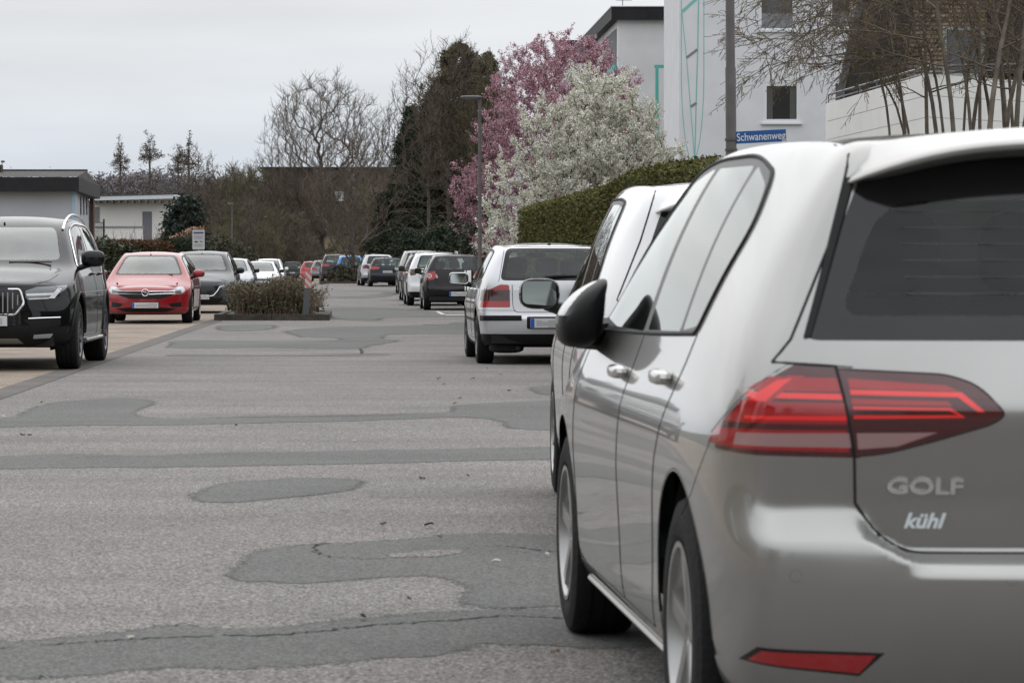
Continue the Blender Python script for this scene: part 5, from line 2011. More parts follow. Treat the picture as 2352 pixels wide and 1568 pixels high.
crack(z4([(300, 243), (420, 238), (500, 238)]), 7, .006)
crack(z4([(1540, 400), (1700, 410), (1900, 412)]), 8, .004)
crack(z4([(900, 75), (1100, 70), (1400, 68), (1700, 62)]), 9, .01)
crack(z2([(1180, 1080), (1190, 1100), (1190, 1125)]), 10, .02)
# bay markings on the right
def marking(px):
    P = [ground(*p) for p in px]
    mb = MB()
    mb.add([(p.x, p.y, gz(p.y, p.x) + .006) for p in P], [(0, 1, 2, 3)])
    mb.build('parking_line', mat('road_paint', (.50, .50, .48), .8, noise=(9, .3)), props={'kind': 'structure'})
marking([(1000, 715.3), (1008, 715.3), (1024, 722.5), (1013, 722.5)])
marking([(1024, 722.5), (1070, 722.9), (1070, 724), (1022, 724)])

# twigs, leaves and grit lying on the asphalt
def litter():
    rn = random.Random(5)
    M_LEAF = mat('dry_leaf', (.14, .085, .05), .8)
    M_PALE = mat('pale_scrap', (.36, .34, .30), .8)
    M_DARKL = mat('dark_leaf', (.06, .045, .032), .8)
    spots = [(95, 928, 0), (8, 961, 2), (52, 1003, 1), (68, 1003, 1), (1098, 833, 1), (1008, 871, 0), (1005, 874, 0), (1085, 873, 0), (1120, 848, 0), (1150, 863, 0), (1020, 885, 0), (1056, 918, 0), (1045, 930, 0),
             (1256, 1282, 2), (1075, 1098, 0), (970, 1104, 1), (815, 1016, 2), (543, 981, 2), (1275, 1508, 0), (1140, 1298, 2), (835, 1425, 2), (1010, 1240, 0), (300, 1473, 2),
             (1170, 900, 0), (1190, 838, 0), (940, 1385, 0), (985, 1212, 0), (880, 1210, 2)]
    for i, (X, Y, k) in enumerate(spots):
        p = ground(X, Y)
        mb = MB()
        L = rn.uniform(.012, .022) * (1 + p.y / 35)
        a = rn.uniform(0, 6.28)
        V, F = [], []
        for t in range(6):
            s_ = t / 5
            w = .3 * L * math.sin(math.pi * s_) ** .8 + .002
            h = .003 + .006 * math.sin(s_ * 3 + i)
            for sg in (-1, 1):
                x, y = (s_ - .5) * L * 1.5, sg * w
                V.append((x, y, .012 + abs(h) + (.006 if sg > 0 else 0)))
        for t in range(5):
            F.append((2 * t, 2 * t + 1, 2 * t + 3, 2 * t + 2))
        n0 = len(V)
        V += [(x, y, z - .003) for x, y, z in V]
        F += [tuple(q + n0 for q in f[::-1]) for f in F]
        mb.add(V, F)
        o = mb.build(('leaf', 'leaf', 'paper_scrap')[k], (M_LEAF, M_DARKL, M_PALE)[k])
        o.location = (p.x, p.y, 0)
        o.rotation_euler = (0, 0, a)
        tag(o, ('small curled brown leaf lying on the grey asphalt', 'small dark leaf lying flat on the asphalt', 'tiny pale scrap lying on the asphalt')[k], ('leaf', 'leaf', 'scrap')[k], ('brown leaves on the road', 'dark leaves on the road', 'pale scraps on the road')[k])
litter()

# ================================================================ plants
class Tree:
    def __init__(s, seed):
        s.rn = random.Random(seed)
        s.trunk, s.twig = MB(), MB()
        s.tips = []
    def branch(s, p, d, L, r, depth, maxd, kids=4, spread=.6, up=.12, wig=.12, ratio=.62, sides=None, rr=.6, taper=.35, start=.25, first=None):
        rn = s.rn
        n = 5 if depth < maxd else 4
        pts, rad, q, dd = [p.copy()], [r], p.copy(), d.normalized()
        for i in range(n):
            dd = dd + Vector((rn.gauss(0, wig), rn.gauss(0, wig), rn.gauss(0, wig * .6) + up))
            dd.normalize()
            q = q + dd * (L / n)
            pts.append(q.copy())
            rad.append(max(.0035, r * (1 - (1 - taper) * (i + 1) / n)))
        mb = s.trunk if depth <= 1 else s.twig
        sd = (7, 6, 4, 3, 3, 3)[min(depth, 5)]
        mb.tube(pts, rad, sd, cap=False)
        if depth >= maxd:
            s.tips.append((pts[0], pts[-1], depth))
            s.seg = getattr(s, 'seg', [])
            s.seg.append(pts)
            return
        if depth >= maxd - 1:
            s.seg = getattr(s, 'seg', [])
            s.seg.append(pts)
        k = kids[depth] if hasattr(kids, '__len__') else kids
        sp_ = spread[depth] if hasattr(spread, '__len__') else spread
        ph = rn.uniform(0, 6.28)
        for j in range(k):
            t = start + (1 - start) * (j + rn.uniform(.1, .9)) / k
            i = min(n - 1, int(t * n))
            a = pts[i].lerp(pts[i + 1], t * n - i)
            ax = (pts[i + 1] - pts[i]).normalized()
            ph += 2.4 + rn.uniform(-.5, .5)
            side = ax.cross(Vector((math.cos(ph), math.sin(ph), .3)))
            if side.length < 1e-4:
                side = Vector((1, 0, 0))
            side.normalize()
            nd = (ax * math.cos(sp_) + side * math.sin(sp_) * rn.uniform(.7, 1.2))
            rt = rad[i] * rr
            s.branch(a, nd, L * ratio * rn.uniform(.7, 1.15) * (1 - .35 * t if depth else 1), rt, depth + 1, maxd, kids, spread, up, wig, ratio, sides, rr, taper, .2)
        # leader goes on
        s.branch(pts[-1], dd, L * ratio, rad[-1], depth + 1, maxd, kids, spread, up, wig, ratio, sides, rr, taper, .15)
def bark(name, c):
    return mat(name, c, .9, noise=(5, .3))
M_BARK = bark('bark_grey', (.085, .072, .058))
M_TWIG = bark('twig_brown', (.115, .092, .070))
M_TWIGO = bark('twig_olive', (.105, .092, .052))
M_TWIGR = bark('twig_red_brown', (.105, .078, .060))
def flakes(mb, pts, n, size, rn, jit, mi=0, aspect=1.0, droop=0, nmi=1, tri=False):
    """n small faces scattered round polylines"""
    V, F, M = [], [], []
    for _ in range(n):
        P = pts[rn.randrange(len(pts))]
        i = rn.randrange(len(P) - 1)
        c = P[i].lerp(P[i + 1], rn.random()) + Vector((rn.gauss(0, jit), rn.gauss(0, jit), rn.gauss(0, jit)))
        a = Vector((rn.gauss(0, 1), rn.gauss(0, 1), rn.gauss(0, 1) - droop)).normalized()
        b = a.cross(Vector((rn.gauss(0, 1), rn.gauss(0, 1), rn.gauss(0, 1)))).normalized()
        s_ = size * rn.uniform(.6, 1.4)
        a, b = a * s_ * aspect, b * s_
        o = len(V)
        if tri:
            V += [c - b * .5, c + b * .5, c + a]
            F.append((o, o + 1, o + 2))
        else:
            V += [c - a * .5, c + b * .5, c + a * .5, c - b * .5]
            F.append((o, o + 1, o + 2, o + 3))
        M.append(mi + rn.randrange(nmi))
    o = len(mb.v)
    mb.v.extend([tuple(v) for v in V])
    mb.f.extend([tuple(i + o for i in f) for f in F])
    mb.m.extend(M)
def bare_tree(label, loc, height, seed, maxd=4, kids=(6, 4, 4, 3), spread=(.7, .6, .6, .6), up=.10, wig=.12, trunk=.28, rad=.16, ratio=.62, m=None, mt=None, group=None, kind='bare_tree', stems=1, lean=0, rr=.6, taper=.35, cat='tree', start=.35, splay=.25):
    T = Tree(seed)
    for k in range(stems):
        a = 2 * math.pi * k / max(1, stems) + T.rn.uniform(0, 1)
        d = Vector((math.cos(a) * splay * (stems > 1) + lean, math.sin(a) * splay * (stems > 1), 1))
        T.branch(Vector((math.cos(a) * .12 * (stems > 1), math.sin(a) * .12 * (stems > 1), -.1)), d, height * trunk, rad, 0, maxd, kids, spread, up, wig, ratio, start=start, rr=rr, taper=taper)
    zt = max(v[2] for v in T.twig.v)
    k = height / zt
    for mb in (T.trunk, T.twig):
        mb.v = [(x * k, y * k, z * k) for x, y, z in mb.v]
    T.seg = [[p * k for p in s_] for s_ in T.seg]
    root = thing(kind, label, cat, loc, group=group)
    T.trunk.build('trunk', mt or M_BARK, root, smooth=2)
    T.twig.build('crown', m or M_TWIG, root)
    return root, T
def zg(X, d):
    x = at(X, 600, d).x
    return Vector((x, d, gz(d, x)))
def top_h(Y, d, X=1176):
    return at(X, Y, d).z - gz(d, at(X, Y, d).x)
def crown_tree(kind, label, loc, h, w, prof, N, seed, twm, rmin=.006, r0=.16, base=.15, twigs=3, tl=.35, cat='tree', trm=None, blossom=None, bare=True, group=None, hollow=.55, stems=1, flat=.9, clump=None, lean=.35):
    """tree grown towards points spread through its crown; prof: [(height fraction, radius fraction)]"""
    rn = random.Random(seed)
    # crown points
    T = []
    lob = [(rn.uniform(0, 6.28), rn.uniform(.06, .16), rn.choice((2, 3, 5))) for _ in range(4)]
    while len(T) < N:
        t = rn.random()
        R = cuts(prof, t)
        a = rn.uniform(0, 6.28)
        k = 1 + sum(am * math.sin(fr * a + ph + t * 4) for ph, am, fr in lob)
        if rn.random() > R + .08:
            continue
        rr = R * w / 2 * k * (hollow + (1 - hollow) * rn.random() ** .5 if rn.random() < .75 else rn.random())
        T.append(Vector((math.cos(a) * rr, math.sin(a) * rr * flat, h * t * (1 + .03 * rn.gauss(0, 1)))))
    nodes, par = [], []
    def add(p, q):
        nodes.append(p)
        par.append(q)
        return len(nodes) - 1
    last = []
    for s_ in range(stems):
        q = add(Vector((.1 * s_, 0, -.1)), -1)
        a = 2 * math.pi * s_ / stems
        for k in range(1, 5):
            q = add(Vector((math.cos(a) * .10 * k * (stems > 1) * w / 5 + rn.gauss(0, .02), math.sin(a) * .10 * k * (stems > 1), h * base * k / 4)), q)
    cz = h * base
    T.sort(key=lambda p: (p - Vector((0, 0, cz))).length)
    cap = N * 4 + 200
    A = np.zeros((cap, 3))
    DR = np.zeros((cap, 3))
    DR[:, 2] = 1
    for i, p in enumerate(nodes):
        A[i] = p
    cnt = len(nodes)
    ends = []
    for t in T:
        d = A[:cnt] - np.array(t)
        L = np.sqrt((d ** 2).sum(1))
        cost = L + np.maximum(0, d[:, 2]) * 2.0 + .10 * np.arange(cnt)[::1] * 0
        r_t = math.hypot(t.x, t.y)
        r_n = np.sqrt(A[:cnt, 0] ** 2 + A[:cnt, 1] ** 2)
        cost = cost + np.maximum(0, r_n - r_t) * .8 - A[:cnt, 2] * 0.0
        # prefer parents further down: gives long rising limbs
        below = np.where(-d[:, 2] < lean * L, L * .6, 0)
        cost = cost + below + np.maximum(0, L + (d * DR[:cnt]).sum(1)) * 1.1
        i = int(np.argmin(cost))
        p = nodes[i]
        v = t - p
        k = max(1, min(3, int(v.length / (h * .035)) + 1))
        q = i
        for m_ in range(1, k + 1):
            f = m_ / k
            bow = math.sin(math.pi * f) * v.length * .07
            q = add(p.lerp(t, f) + Vector((rn.gauss(0, .012) * v.length, rn.gauss(0, .012) * v.length, bow * .25)), q)
            A[cnt] = nodes[q]
            dv = nodes[q] - nodes[par[q]]
            DR[cnt] = dv.normalized() if dv.length > 1e-6 else (0, 0, 1)
            cnt += 1
        ends.append(q)
    w_ = [0] * len(nodes)
    for e in ends:
        q = e
        while q >= 0:
            w_[q] += 1
            q = par[q]
    kmax = max(w_)
    rad = [max(rmin, r0 * (c / kmax) ** .52) for c in w_]
    trunk, tw = MB(), MB()
    kids = {}
    for i, q in enumerate(par):
        kids.setdefault(q, []).append(i)
    segs = []
    # follow the heaviest child to make long tubes
    stack = [(i, None) for i in kids[-1]]
    while stack:
        i, frm = stack.pop()
        P = [nodes[frm], nodes[i]] if frm is not None else [nodes[i]]
        Rr = [min(rad[frm], rad[i] * 1.25), rad[i]] if frm is not None else [rad[i]]
        q = i
        while kids.get(q):
            c = sorted(kids[q], key=lambda x: -w_[x])
            for o_ in c[1:]:
                stack.append((o_, q))
            q = c[0]
            P.append(nodes[q])
            Rr.append(rad[q])
        if len(P) < 2:
            continue
        big = Rr[0] > r0 * .22
        (trunk if big else tw).tube(P, Rr, 7 if big else 3, cap=False)
        for a_, b_ in zip(P, P[1:]):
            segs.append((a_, b_))
    fine = []
    for a_, b_ in segs:
        t = (b_ - a_)
        for _ in range(twigs):
            if rn.random() < .15 or a_.z < h * base * .9:
                continue
            s0 = a_.lerp(b_, rn.random())
            d_ = (t.normalized() + Vector((rn.gauss(0, .6), rn.gauss(0, .6), rn.gauss(.2, .4)))).normalized()
            L = tl * rn.uniform(.4, 1.3)
            m_ = s0 + d_ * L * .5
            e_ = m_ + (d_ + Vector((0, 0, .25))).normalized() * L * .5
            tw.tube([s0, m_, e_], [rmin, rmin * .9, rmin * .6], 3, cap=False)
            fine.append([s0, m_, e_])
    root = thing(kind, label, cat, loc, group=group)
    trunk.build('trunk', trm or M_BARK, root, smooth=2)
    if clump:
        flakes(tw, fine, clump[0], clump[1], rn, clump[1] * 1.2)
    tw.build('crown', twm, root)
    if blossom:
        cols, n, size, jit = blossom
        mb = MB()
        # flowers sit in short clusters along the twigs
        C = []
        for _ in range(n // 9):
            P = fine[rn.randrange(len(fine))]
            c = P[0].lerp(P[-1], rn.random() ** .7)
            C.append([c, c + Vector((rn.gauss(0, jit), rn.gauss(0, jit), rn.gauss(.01, jit)))])
        V, F, M = [], [], []
        flakes(mb, C, n, size, rn, jit * .45, 0, 1.0, 0, len(cols))
        mb.build('blossom', cols, root)
    return root
# tall spreading tree in the middle distance
D1 = 300
crown_tree('bare_tree', 'tall bare spreading tree in front of the brown building', zg(738, D1), top_h(186, D1, 738), 13.4, [(0, 0), (.12, .45), (.30, .78), (.55, 1), (.78, .88), (.92, .62), (1, .25)], 2500, 11, M_TWIG, .013, .52, .20, 4, .85, lean=.5)
crown_tree('bare_tree', 'slim bare tree rising from the small island behind the bright blue car', zg(811, 165), top_h(300, 165, 811), 5.4, [(0, 0), (.22, .35), (.45, .9), (.62, 1), (.85, .65), (1, .15)], 700, 5, M_TWIGR, .008, .15, .26, 3, .40, lean=.45)
crown_tree('bare_tree', 'bare tree left of the dark conifer, behind the parked cars', zg(893, 290), top_h(250, 290, 893), 5.0, [(0, .1), (.3, .8), (.6, 1), (.85, .6), (1, .2)], 500, 21, M_TWIG, .014, .2, .15, 3, .7)
crown_tree('bare_tree', 'pale thin bare tree poking above the pointed conifer', zg(940, 300), top_h(168, 300, 940), 6.0, [(0, .1), (.3, .6), (.6, 1), (.85, .7), (1, .25)], 450, 22, M_TWIG, .014, .2, .2, 3, .8)
crown_tree('bare_tree', 'fine leafless tree top showing behind the tallest conifer', zg(1030, 300), top_h(92, 300, 1030), 11.0, [(0, .1), (.3, .6), (.6, 1), (.85, .85), (1, .4)], 700, 23, M_TWIG, .014, .25, .2, 3, .8)
# alders behind the low white house
ald = [(277, 330, 290, 31, 2.6, 'leftmost bare alder above the low white house roof'), (345, 306, 285, 32, 3.4, 'tallest bare alder above the middle of the low white roof'), (410, 334, 290, 33, 3.2, 'bare alder above the right end of the low white roof'), (434, 318, 295, 34, 2.4, 'slender bare alder right of the low white house')]
for X, Y, d, sd, w_, lb in ald:
    crown_tree('bare_tree', lb, zg(X, d), top_h(Y, d, X), w_ * 1.35, [(0, .0), (.40, .15), (.48, .9), (.6, 1), (.75, .75), (.9, .38), (1, .05)], 300, sd, M_TWIG, .016, .16, .9, 3, .42, clump=(1500, .10), hollow=.2, lean=-.2)
for X, Y, d, sd, lb in ((457, 345, 280, 35, 'dense reddish bare tree left of the brown wood'), (484, 362, 280, 36, 'reddish bare tree touching the brown wood'), (209, 405, 290, 37, 'thin bare tree between the two white houses')):
    crown_tree('bare_tree', lb, zg(X, d), top_h(Y, d, X), 3.0, [(0, 0), (.2, .6), (.5, 1), (.8, .8), (1, .2)], 330, sd, M_TWIGR, .013, .15, .3, 3, .5, clump=(1500, .09))
# thicket between the alders and the brown building: four patterns, copied
pat = []
for i in range(4):
    r = crown_tree('bare_shrub', 'x', (0, 0, 0), 8.0, 6.5, [(0, .35), (.3, .9), (.6, 1), (.85, .75), (1, .3)], 330, 41 + i, (M_TWIGO, M_TWIG, M_TWIGR, M_TWIGO)[i], .015, .10, .12, 4, .75, cat='shrub', stems=3, lean=.6)
    pat.append(r)
thk = [(500, 425, 315, 0), (525, 402, 322, 1), (548, 388, 318, 2), (570, 384, 312, 0), (592, 392, 308, 3), (612, 420, 300, 1), (640, 440, 296, 2), (668, 440, 305, 3), (560, 460, 290, 1), (600, 470, 286, 2), (520, 470, 292, 3), (640, 482, 282, 0), (680, 490, 285, 1), 
       (840, 430, 282, 0), (870, 415, 286, 2), (480, 480, 285, 0), (890, 395, 290, 3), (575, 510, 276, 2), (500, 520, 272, 3), (612, 520, 276, 0), (660, 535, 280, 1), (455, 470, 290, 2), (545, 500, 280, 0), (715, 545, 278, 1), (770, 552, 276, 3), (690, 520, 282, 2)]
used = set()
for i, (X, Y, d, k) in enumerate(thk):
    o = pat[k] if k not in used else copy_tree(pat[k])
    used.add(k)
    h = top_h(Y, d, X)
    o.location = zg(X, d)
    s_ = h / 8.0
    o.scale = (s_ * .95, s_ * .95, s_)
    o.rotation_euler = (0, 0, i * 1.7)
    tag(o, 'bare brown shrub in the thicket behind the far parked cars', 'shrub', 'bare shrubs of the brown thicket')
# wooded hill far behind, its haze put into the pale bluish colours
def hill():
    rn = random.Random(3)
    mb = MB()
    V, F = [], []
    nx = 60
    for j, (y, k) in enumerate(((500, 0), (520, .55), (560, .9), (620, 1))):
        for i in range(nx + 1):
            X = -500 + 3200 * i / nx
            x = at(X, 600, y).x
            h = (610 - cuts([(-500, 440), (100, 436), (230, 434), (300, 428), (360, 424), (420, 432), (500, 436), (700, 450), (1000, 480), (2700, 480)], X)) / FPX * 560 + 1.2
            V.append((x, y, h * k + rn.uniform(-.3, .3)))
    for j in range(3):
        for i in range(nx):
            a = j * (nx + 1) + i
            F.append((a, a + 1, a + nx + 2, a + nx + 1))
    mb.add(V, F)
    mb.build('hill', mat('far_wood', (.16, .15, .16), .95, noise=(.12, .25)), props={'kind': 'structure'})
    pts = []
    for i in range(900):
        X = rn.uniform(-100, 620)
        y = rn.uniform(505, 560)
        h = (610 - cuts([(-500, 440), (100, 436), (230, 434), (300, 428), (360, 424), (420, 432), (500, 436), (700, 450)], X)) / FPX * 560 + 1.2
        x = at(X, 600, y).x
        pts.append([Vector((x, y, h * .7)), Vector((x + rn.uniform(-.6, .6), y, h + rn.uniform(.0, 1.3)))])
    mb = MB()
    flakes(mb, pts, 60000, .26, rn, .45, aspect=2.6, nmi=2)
    mb.build('far_wood', [mat('hazed_twigs', (.20, .185, .195), .95), mat('hazed_twigs_dark', (.14, .125, .13), .95)], props={'kind': 'stuff'})
    tag(bpy.data.objects['far_wood'], 'leafless wood, tinted blue grey as haze, on the hill behind the low white house', 'wood')
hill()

# conifers
M_CON = mat('conifer_dark', (.018, .028, .014), .8)
M_CON2 = mat('conifer_mid', (.032, .045, .022), .8)
M_CON3 = mat('conifer_brown', (.085, .062, .036), .85)
M_CON4 = mat('conifer_olive', (.062, .056, .030), .85)
def conifer(label, loc, h, w, seed, mats, n=16000, size=.16, shape=.85, low=0.0, kind='conifer', trunkr=.22, lob=.12):
    rn = random.Random(seed)
    root = thing(kind, label, 'tree', loc)
    mb = MB()
    mb.tube([(0, 0, -.2), (0, 0, h * .5), (0.05, 0, h * .96)], [trunkr, trunkr * .6, .02], 8)
    mb.build('trunk', M_BARK, root, smooth=2)
    mb = MB()
    pts = []
    tiers = int(h * 7)
    for i in range(tiers):
        t = (i + rn.random()) / tiers
        z = h * (low + (1 - low) * t)
        R = w / 2 * (1 - t) ** shape * (1 + rn.gauss(0, lob)) + .05
        for k in range(int(5 + 8 * (1 - t))):
            a = rn.uniform(0, 6.28)
            rr = R * rn.uniform(.75, 1.12)
            e = Vector((math.cos(a) * rr, math.sin(a) * rr, z - .10 * rr + rn.gauss(0, .1)))
            m_ = Vector((math.cos(a) * rr * .5, math.sin(a) * rr * .5, z + .12 * rr))
            pts.append([Vector((0, 0, z)), m_, e])
            mb.tube([(0, 0, z), m_, e], [.025, .015, .006], 3, mi=0, cap=False)
    outer = [[p[1], p[2]] for p in pts]
    flakes(mb, outer, n, size, rn, .13, 0, 1.8, .6, len(mats), tri=True)
    mb.build('crown', mats, root)
    return root
CD = 1.5
conifer('dark green pointed conifer right of the tall bare tree', zg(945, 192), top_h(250, 192, 945), 4.6, 51, [M_CON, M_CON, M_CON2], 60000, .10, .62, lob=.08)
conifer('broad dark conifer skirt beside the black hatchback', zg(912, 190), top_h(420, 190, 912), 4.4, 52, [M_CON, M_CON, M_CON2, M_CON4], 34000, .10, .38)
conifer('tallest dark conifer with brown tips behind the street lamp', zg(1055, 196), top_h(106, 196, 1055), 8.6, 53, [M_CON4, M_CON3, M_CON3, M_CON3], 110000, .10, .48, lob=.12)
conifer('dark conifer between the pointed one and the tallest one', zg(1000, 194), top_h(205, 194, 1000), 5.2, 54, [M_CON, M_CON2, M_CON3, M_CON4], 60000, .10, .5, lob=.08)
conifer('brownish conifer just left of the pink blossom tree', zg(1116, 192), top_h(128, 192, 1116), 5.0, 55, [M_CON3, M_CON3, M_CON4], 60000, .10, .42, lob=.12)
lar = [(985, 185, 182, 61, 'leftmost'), (1030, 128, 184, 62, 'second'), (1075, 112, 183, 63, 'third'), (1125, 138, 182, 64, 'rightmost')]
for X, Y, d, sd, w_ in lar:
    crown_tree('larch', 'brown leafless larch before the tall conifers, %s of the four' % w_, zg(X, d), top_h(Y, d, X), 3.6, [(0, .3), (.2, .8), (.4, 1), (.7, .85), (.9, .6), (1, .3)], 800, sd, M_TWIGR if sd % 2 else M_TWIGO, .011, .12, .5, 5, .55, lean=.5)
conifer('low dark green bush under the conifers behind the small black city car', zg(1035, 170), top_h(520, 170, 1035), 4.6, 56, [M_CON, M_CON2, M_CON2], 26000, .09, .25, kind='evergreen_bush', lob=.05)
conifer('low dark bush left of the street lamp foot', zg(960, 172), top_h(532, 172, 960), 4.2, 57, [M_CON, M_CON2], 20000, .09, .25, kind='evergreen_bush', lob=.05)
conifer('low dark bush right of the street lamp', zg(1110, 160), top_h(500, 160, 1110), 3.0, 59, [M_CON, M_CON2, M_CON4], 18000, .09, .25, kind='evergreen_bush', lob=.05)
conifer('rounded dark conifer beside the low white house', zg(423, 122), top_h(462, 122, 423), 2.0, 58, [mat('fir_blue', (.020, .034, .028), .8), M_CON], 15000, .10, .24, lob=.05)

# blossom trees
PK = [mat('blossom_pink', (.52, .31, .365), .8), mat('blossom_deep_pink', (.36, .18, .225), .8), mat('blossom_pale_pink', (.58, .40, .44), .8)]
WT = [mat('blossom_white', (.74, .73, .64), .8), mat('blossom_cream', (.58, .57, .45), .8), mat('blossom_bright', (.82, .82, .77), .8)]
crown_tree('blossom_tree', 'pink blossoming cherry plum tree behind the white blossoming one', zg(1300, 82), top_h(104, 82, 1300), 6.1, [(0, 0), (.10, .45), (.30, .92), (.50, 1), (.70, .96), (.86, .74), (.95, .5), (1, .25)], 1500, 71, mat('twig_plum', (.07, .035, .04), .9), .005, .13, .10, 3, .30,
           blossom=(PK, 260000, .036, .055), hollow=.25, lean=.35)
crown_tree('blossom_tree', 'white blossoming tree above the green hedge', zg(1368, 68), top_h(178, 68, 1368), 4.2, [(0, .1), (.10, .80), (.25, 1), (.50, 1), (.68, .9), (.85, .66), (1, .25)], 1400, 72, mat('twig_dark', (.075, .06, .045), .9), .0045, .11, .12, 3, .26,
           blossom=(WT, 270000, .031, .045), hollow=.25, stems=3, lean=.4)
# clipped hedge on the right
def hedge(name, label, pts, h, w, mats, n, size, seed, core, cat='hedge', ragged=.03, kind=None):
    """pts: base line [(x, y)], heights h per point"""
    rn = random.Random(seed)
    root = thing(name, label, cat, (pts[0][0], pts[0][1], 0))
    o0 = Vector((pts[0][0], pts[0][1], 0))
    mb = MB()
    V, F, S = [], [], []
    m = len(pts)
    for i, (x, y) in enumerate(pts):
        a, b = Vector(pts[max(i - 1, 0)]), Vector(pts[min(i + 1, m - 1)])
        d = (b - a).normalized()
        nx, ny = -d.y, d.x
        hh = h[i] if hasattr(h, '__len__') else h
        g_ = gz(y, x)
        ww = w / 2
        sec = [(-ww, -.1), (-ww * 1.02, hh * .5), (-ww * .95, hh - .12), (-ww * .7, hh - .02), (0, hh), (ww * .7, hh - .02), (ww * .95, hh - .12), (ww, hh * .5), (ww, -.1)]
        S.append([Vector((x + nx * a_, y + ny * a_, z_ + g_)) for a_, z_ in sec])
    for sec in S:
        c = sum(sec, Vector()) / len(sec)
        V += [tuple(p.lerp(c, .06) - o0) for p in sec]
    for i in range(m - 1):
        for j in range(8):
            a = i * 9 + j
            F.append((a, a + 1, a + 10, a + 9))
    F += [tuple(range(9)), tuple((m - 1) * 9 + k for k in range(9))[::-1]]
    mb.add(V, F)
    mb.build('branches', core, root, smooth=2)
    mb = MB()
    Vv, Ff, M = [], [], []
    segL = [(S[i + 1][4] - S[i][4]).length for i in range(m - 1)]
    tot = sum(segL)
    def put_leaf(c, nn):
        o = len(Vv)
        a = (nn + Vector((rn.gauss(0, .8), rn.gauss(0, .8), rn.gauss(0, .8)))).normalized()
        b = a.cross(Vector((rn.gauss(0, 1), rn.gauss(0, 1), rn.gauss(0, 1)))).normalized()
        s_ = size * rn.uniform(.6, 1.5)
        Vv.extend([tuple(c - b * s_ * .5 - o0), tuple(c + b * s_ * .5 - o0), tuple(c + a * s_ * 1.3 - o0)])
        Ff.append((o, o + 1, o + 2))
        M.append(rn.randrange(len(mats)))
    for _ in range(n):
        t = rn.uniform(0, tot)
        i = 0
        while i < m - 2 and t > segL[i]:
            t -= segL[i]
            i += 1
        f = t / segL[i]
        j = rn.choices(range(8), weights=[3, 3, 1.2, 1.2, 1.2, 1.2, 3, 3])[0]
        g_ = rn.random()
        c = S[i][j].lerp(S[i + 1][j], f).lerp(S[i][j + 1].lerp(S[i + 1][j + 1], f), g_)
        cc = S[i][4].lerp(S[i + 1][4], f)
        nn = (c - Vector((cc.x, cc.y, c.z - .2))).normalized()
        put_leaf(c + nn * rn.gauss(0, ragged), nn)
    for e in (0, m - 1):      # the ends
        dirn = (S[e][4] - S[1 if e == 0 else m - 2][4]).normalized()
        for _ in range(int(n * w / tot)):
            j = rn.randrange(0, 4)
            f = rn.random()
            a, b = S[e][j].lerp(S[e][j + 1], f), S[e][8 - j].lerp(S[e][7 - j], f)
            put_leaf(a.lerp(b, rn.random()) + dirn * rn.gauss(0, ragged), dirn)
    mb.add(Vv, Ff)
    mb.m = M
    mb.build('foliage', mats, root)
    return root
HG = [mat('hedge_green', (.095, .105, .028), .8, spec=.2), mat('hedge_olive', (.125, .125, .040), .8, spec=.2), mat('hedge_dark', (.062, .070, .020), .8, spec=.2), mat('hedge_brown', (.12, .095, .04), .85, spec=.2)]
hp = [(1192, 478, 60.5), (1240, 464, 55), (1290, 451, 50.5), (1340, 438, 46.0), (1385, 424, 42.6), (1415, 401, 40.7), (1445, 390, 39.2), (1500, 379, 36.2), (1570, 373, 33.4), (1640, 371, 31.0), (1740, 371, 28.0)]
HP, HH = [], []
for X, Y, d in hp:
    p = at(X, Y, d)
    HP.append((p.x + .55, d))
    HH.append(p.z)
hedge('clipped_hedge', 'long clipped dark green hedge with a step in its top, right of the road', HP, HH, 1.1, HG, 170000, .030, 81, mat('hedge_core', (.018, .022, .008), .95), ragged=.035)
def pline(X0, X1, d0, d1, n=6):
    return [(at(lerp(X0, X1, k / n), 600, lerp(d0, d1, k / n)).x, lerp(d0, d1, k / n)) for k in range(n + 1)]
hedge('beech_hedge', 'brown leafed beech hedge behind the red hatchback', pline(228, 378, 101, 104), 1.96, .8, [mat('beech_brown', (.13, .072, .035), .85), mat('beech_dark', (.075, .045, .026), .85)], 14000, .07, 82, mat('beech_core', (.035, .022, .014), .95))
hedge('evergreen_hedge', 'dark green hedge continuing the brown beech hedge to the right', pline(379, 446, 104, 106), 2.05, .8, [M_CON2, M_CON, mat('hedge_g2', (.03, .05, .02), .8)], 9000, .06, 83, M_CON)
hedge('laurel_hedge', 'low glossy green hedge directly behind the red and black cars on the left', pline(150, 290, 86, 90), [1.6, 1.65, 1.7, 1.72, 1.72, 1.66, 1.5], .9, [mat('laurel', (.035, .055, .018), .4), mat('laurel_brown', (.06, .05, .025), .6), M_CON], 9000, .09, 84, M_CON, ragged=.09)
hedge('rough_hedge', 'rough olive brown hedge behind the small white notice board', pline(446, 560, 125, 135), [2.0, 2.2, 2.3, 2.1, 2.2, 1.9, 1.6], 1.0, [mat('rough_olive', (.055, .05, .022), .85), mat('rough_brown', (.075, .05, .03), .85), M_CON2], 10000, .09, 85, M_CON, ragged=.16)

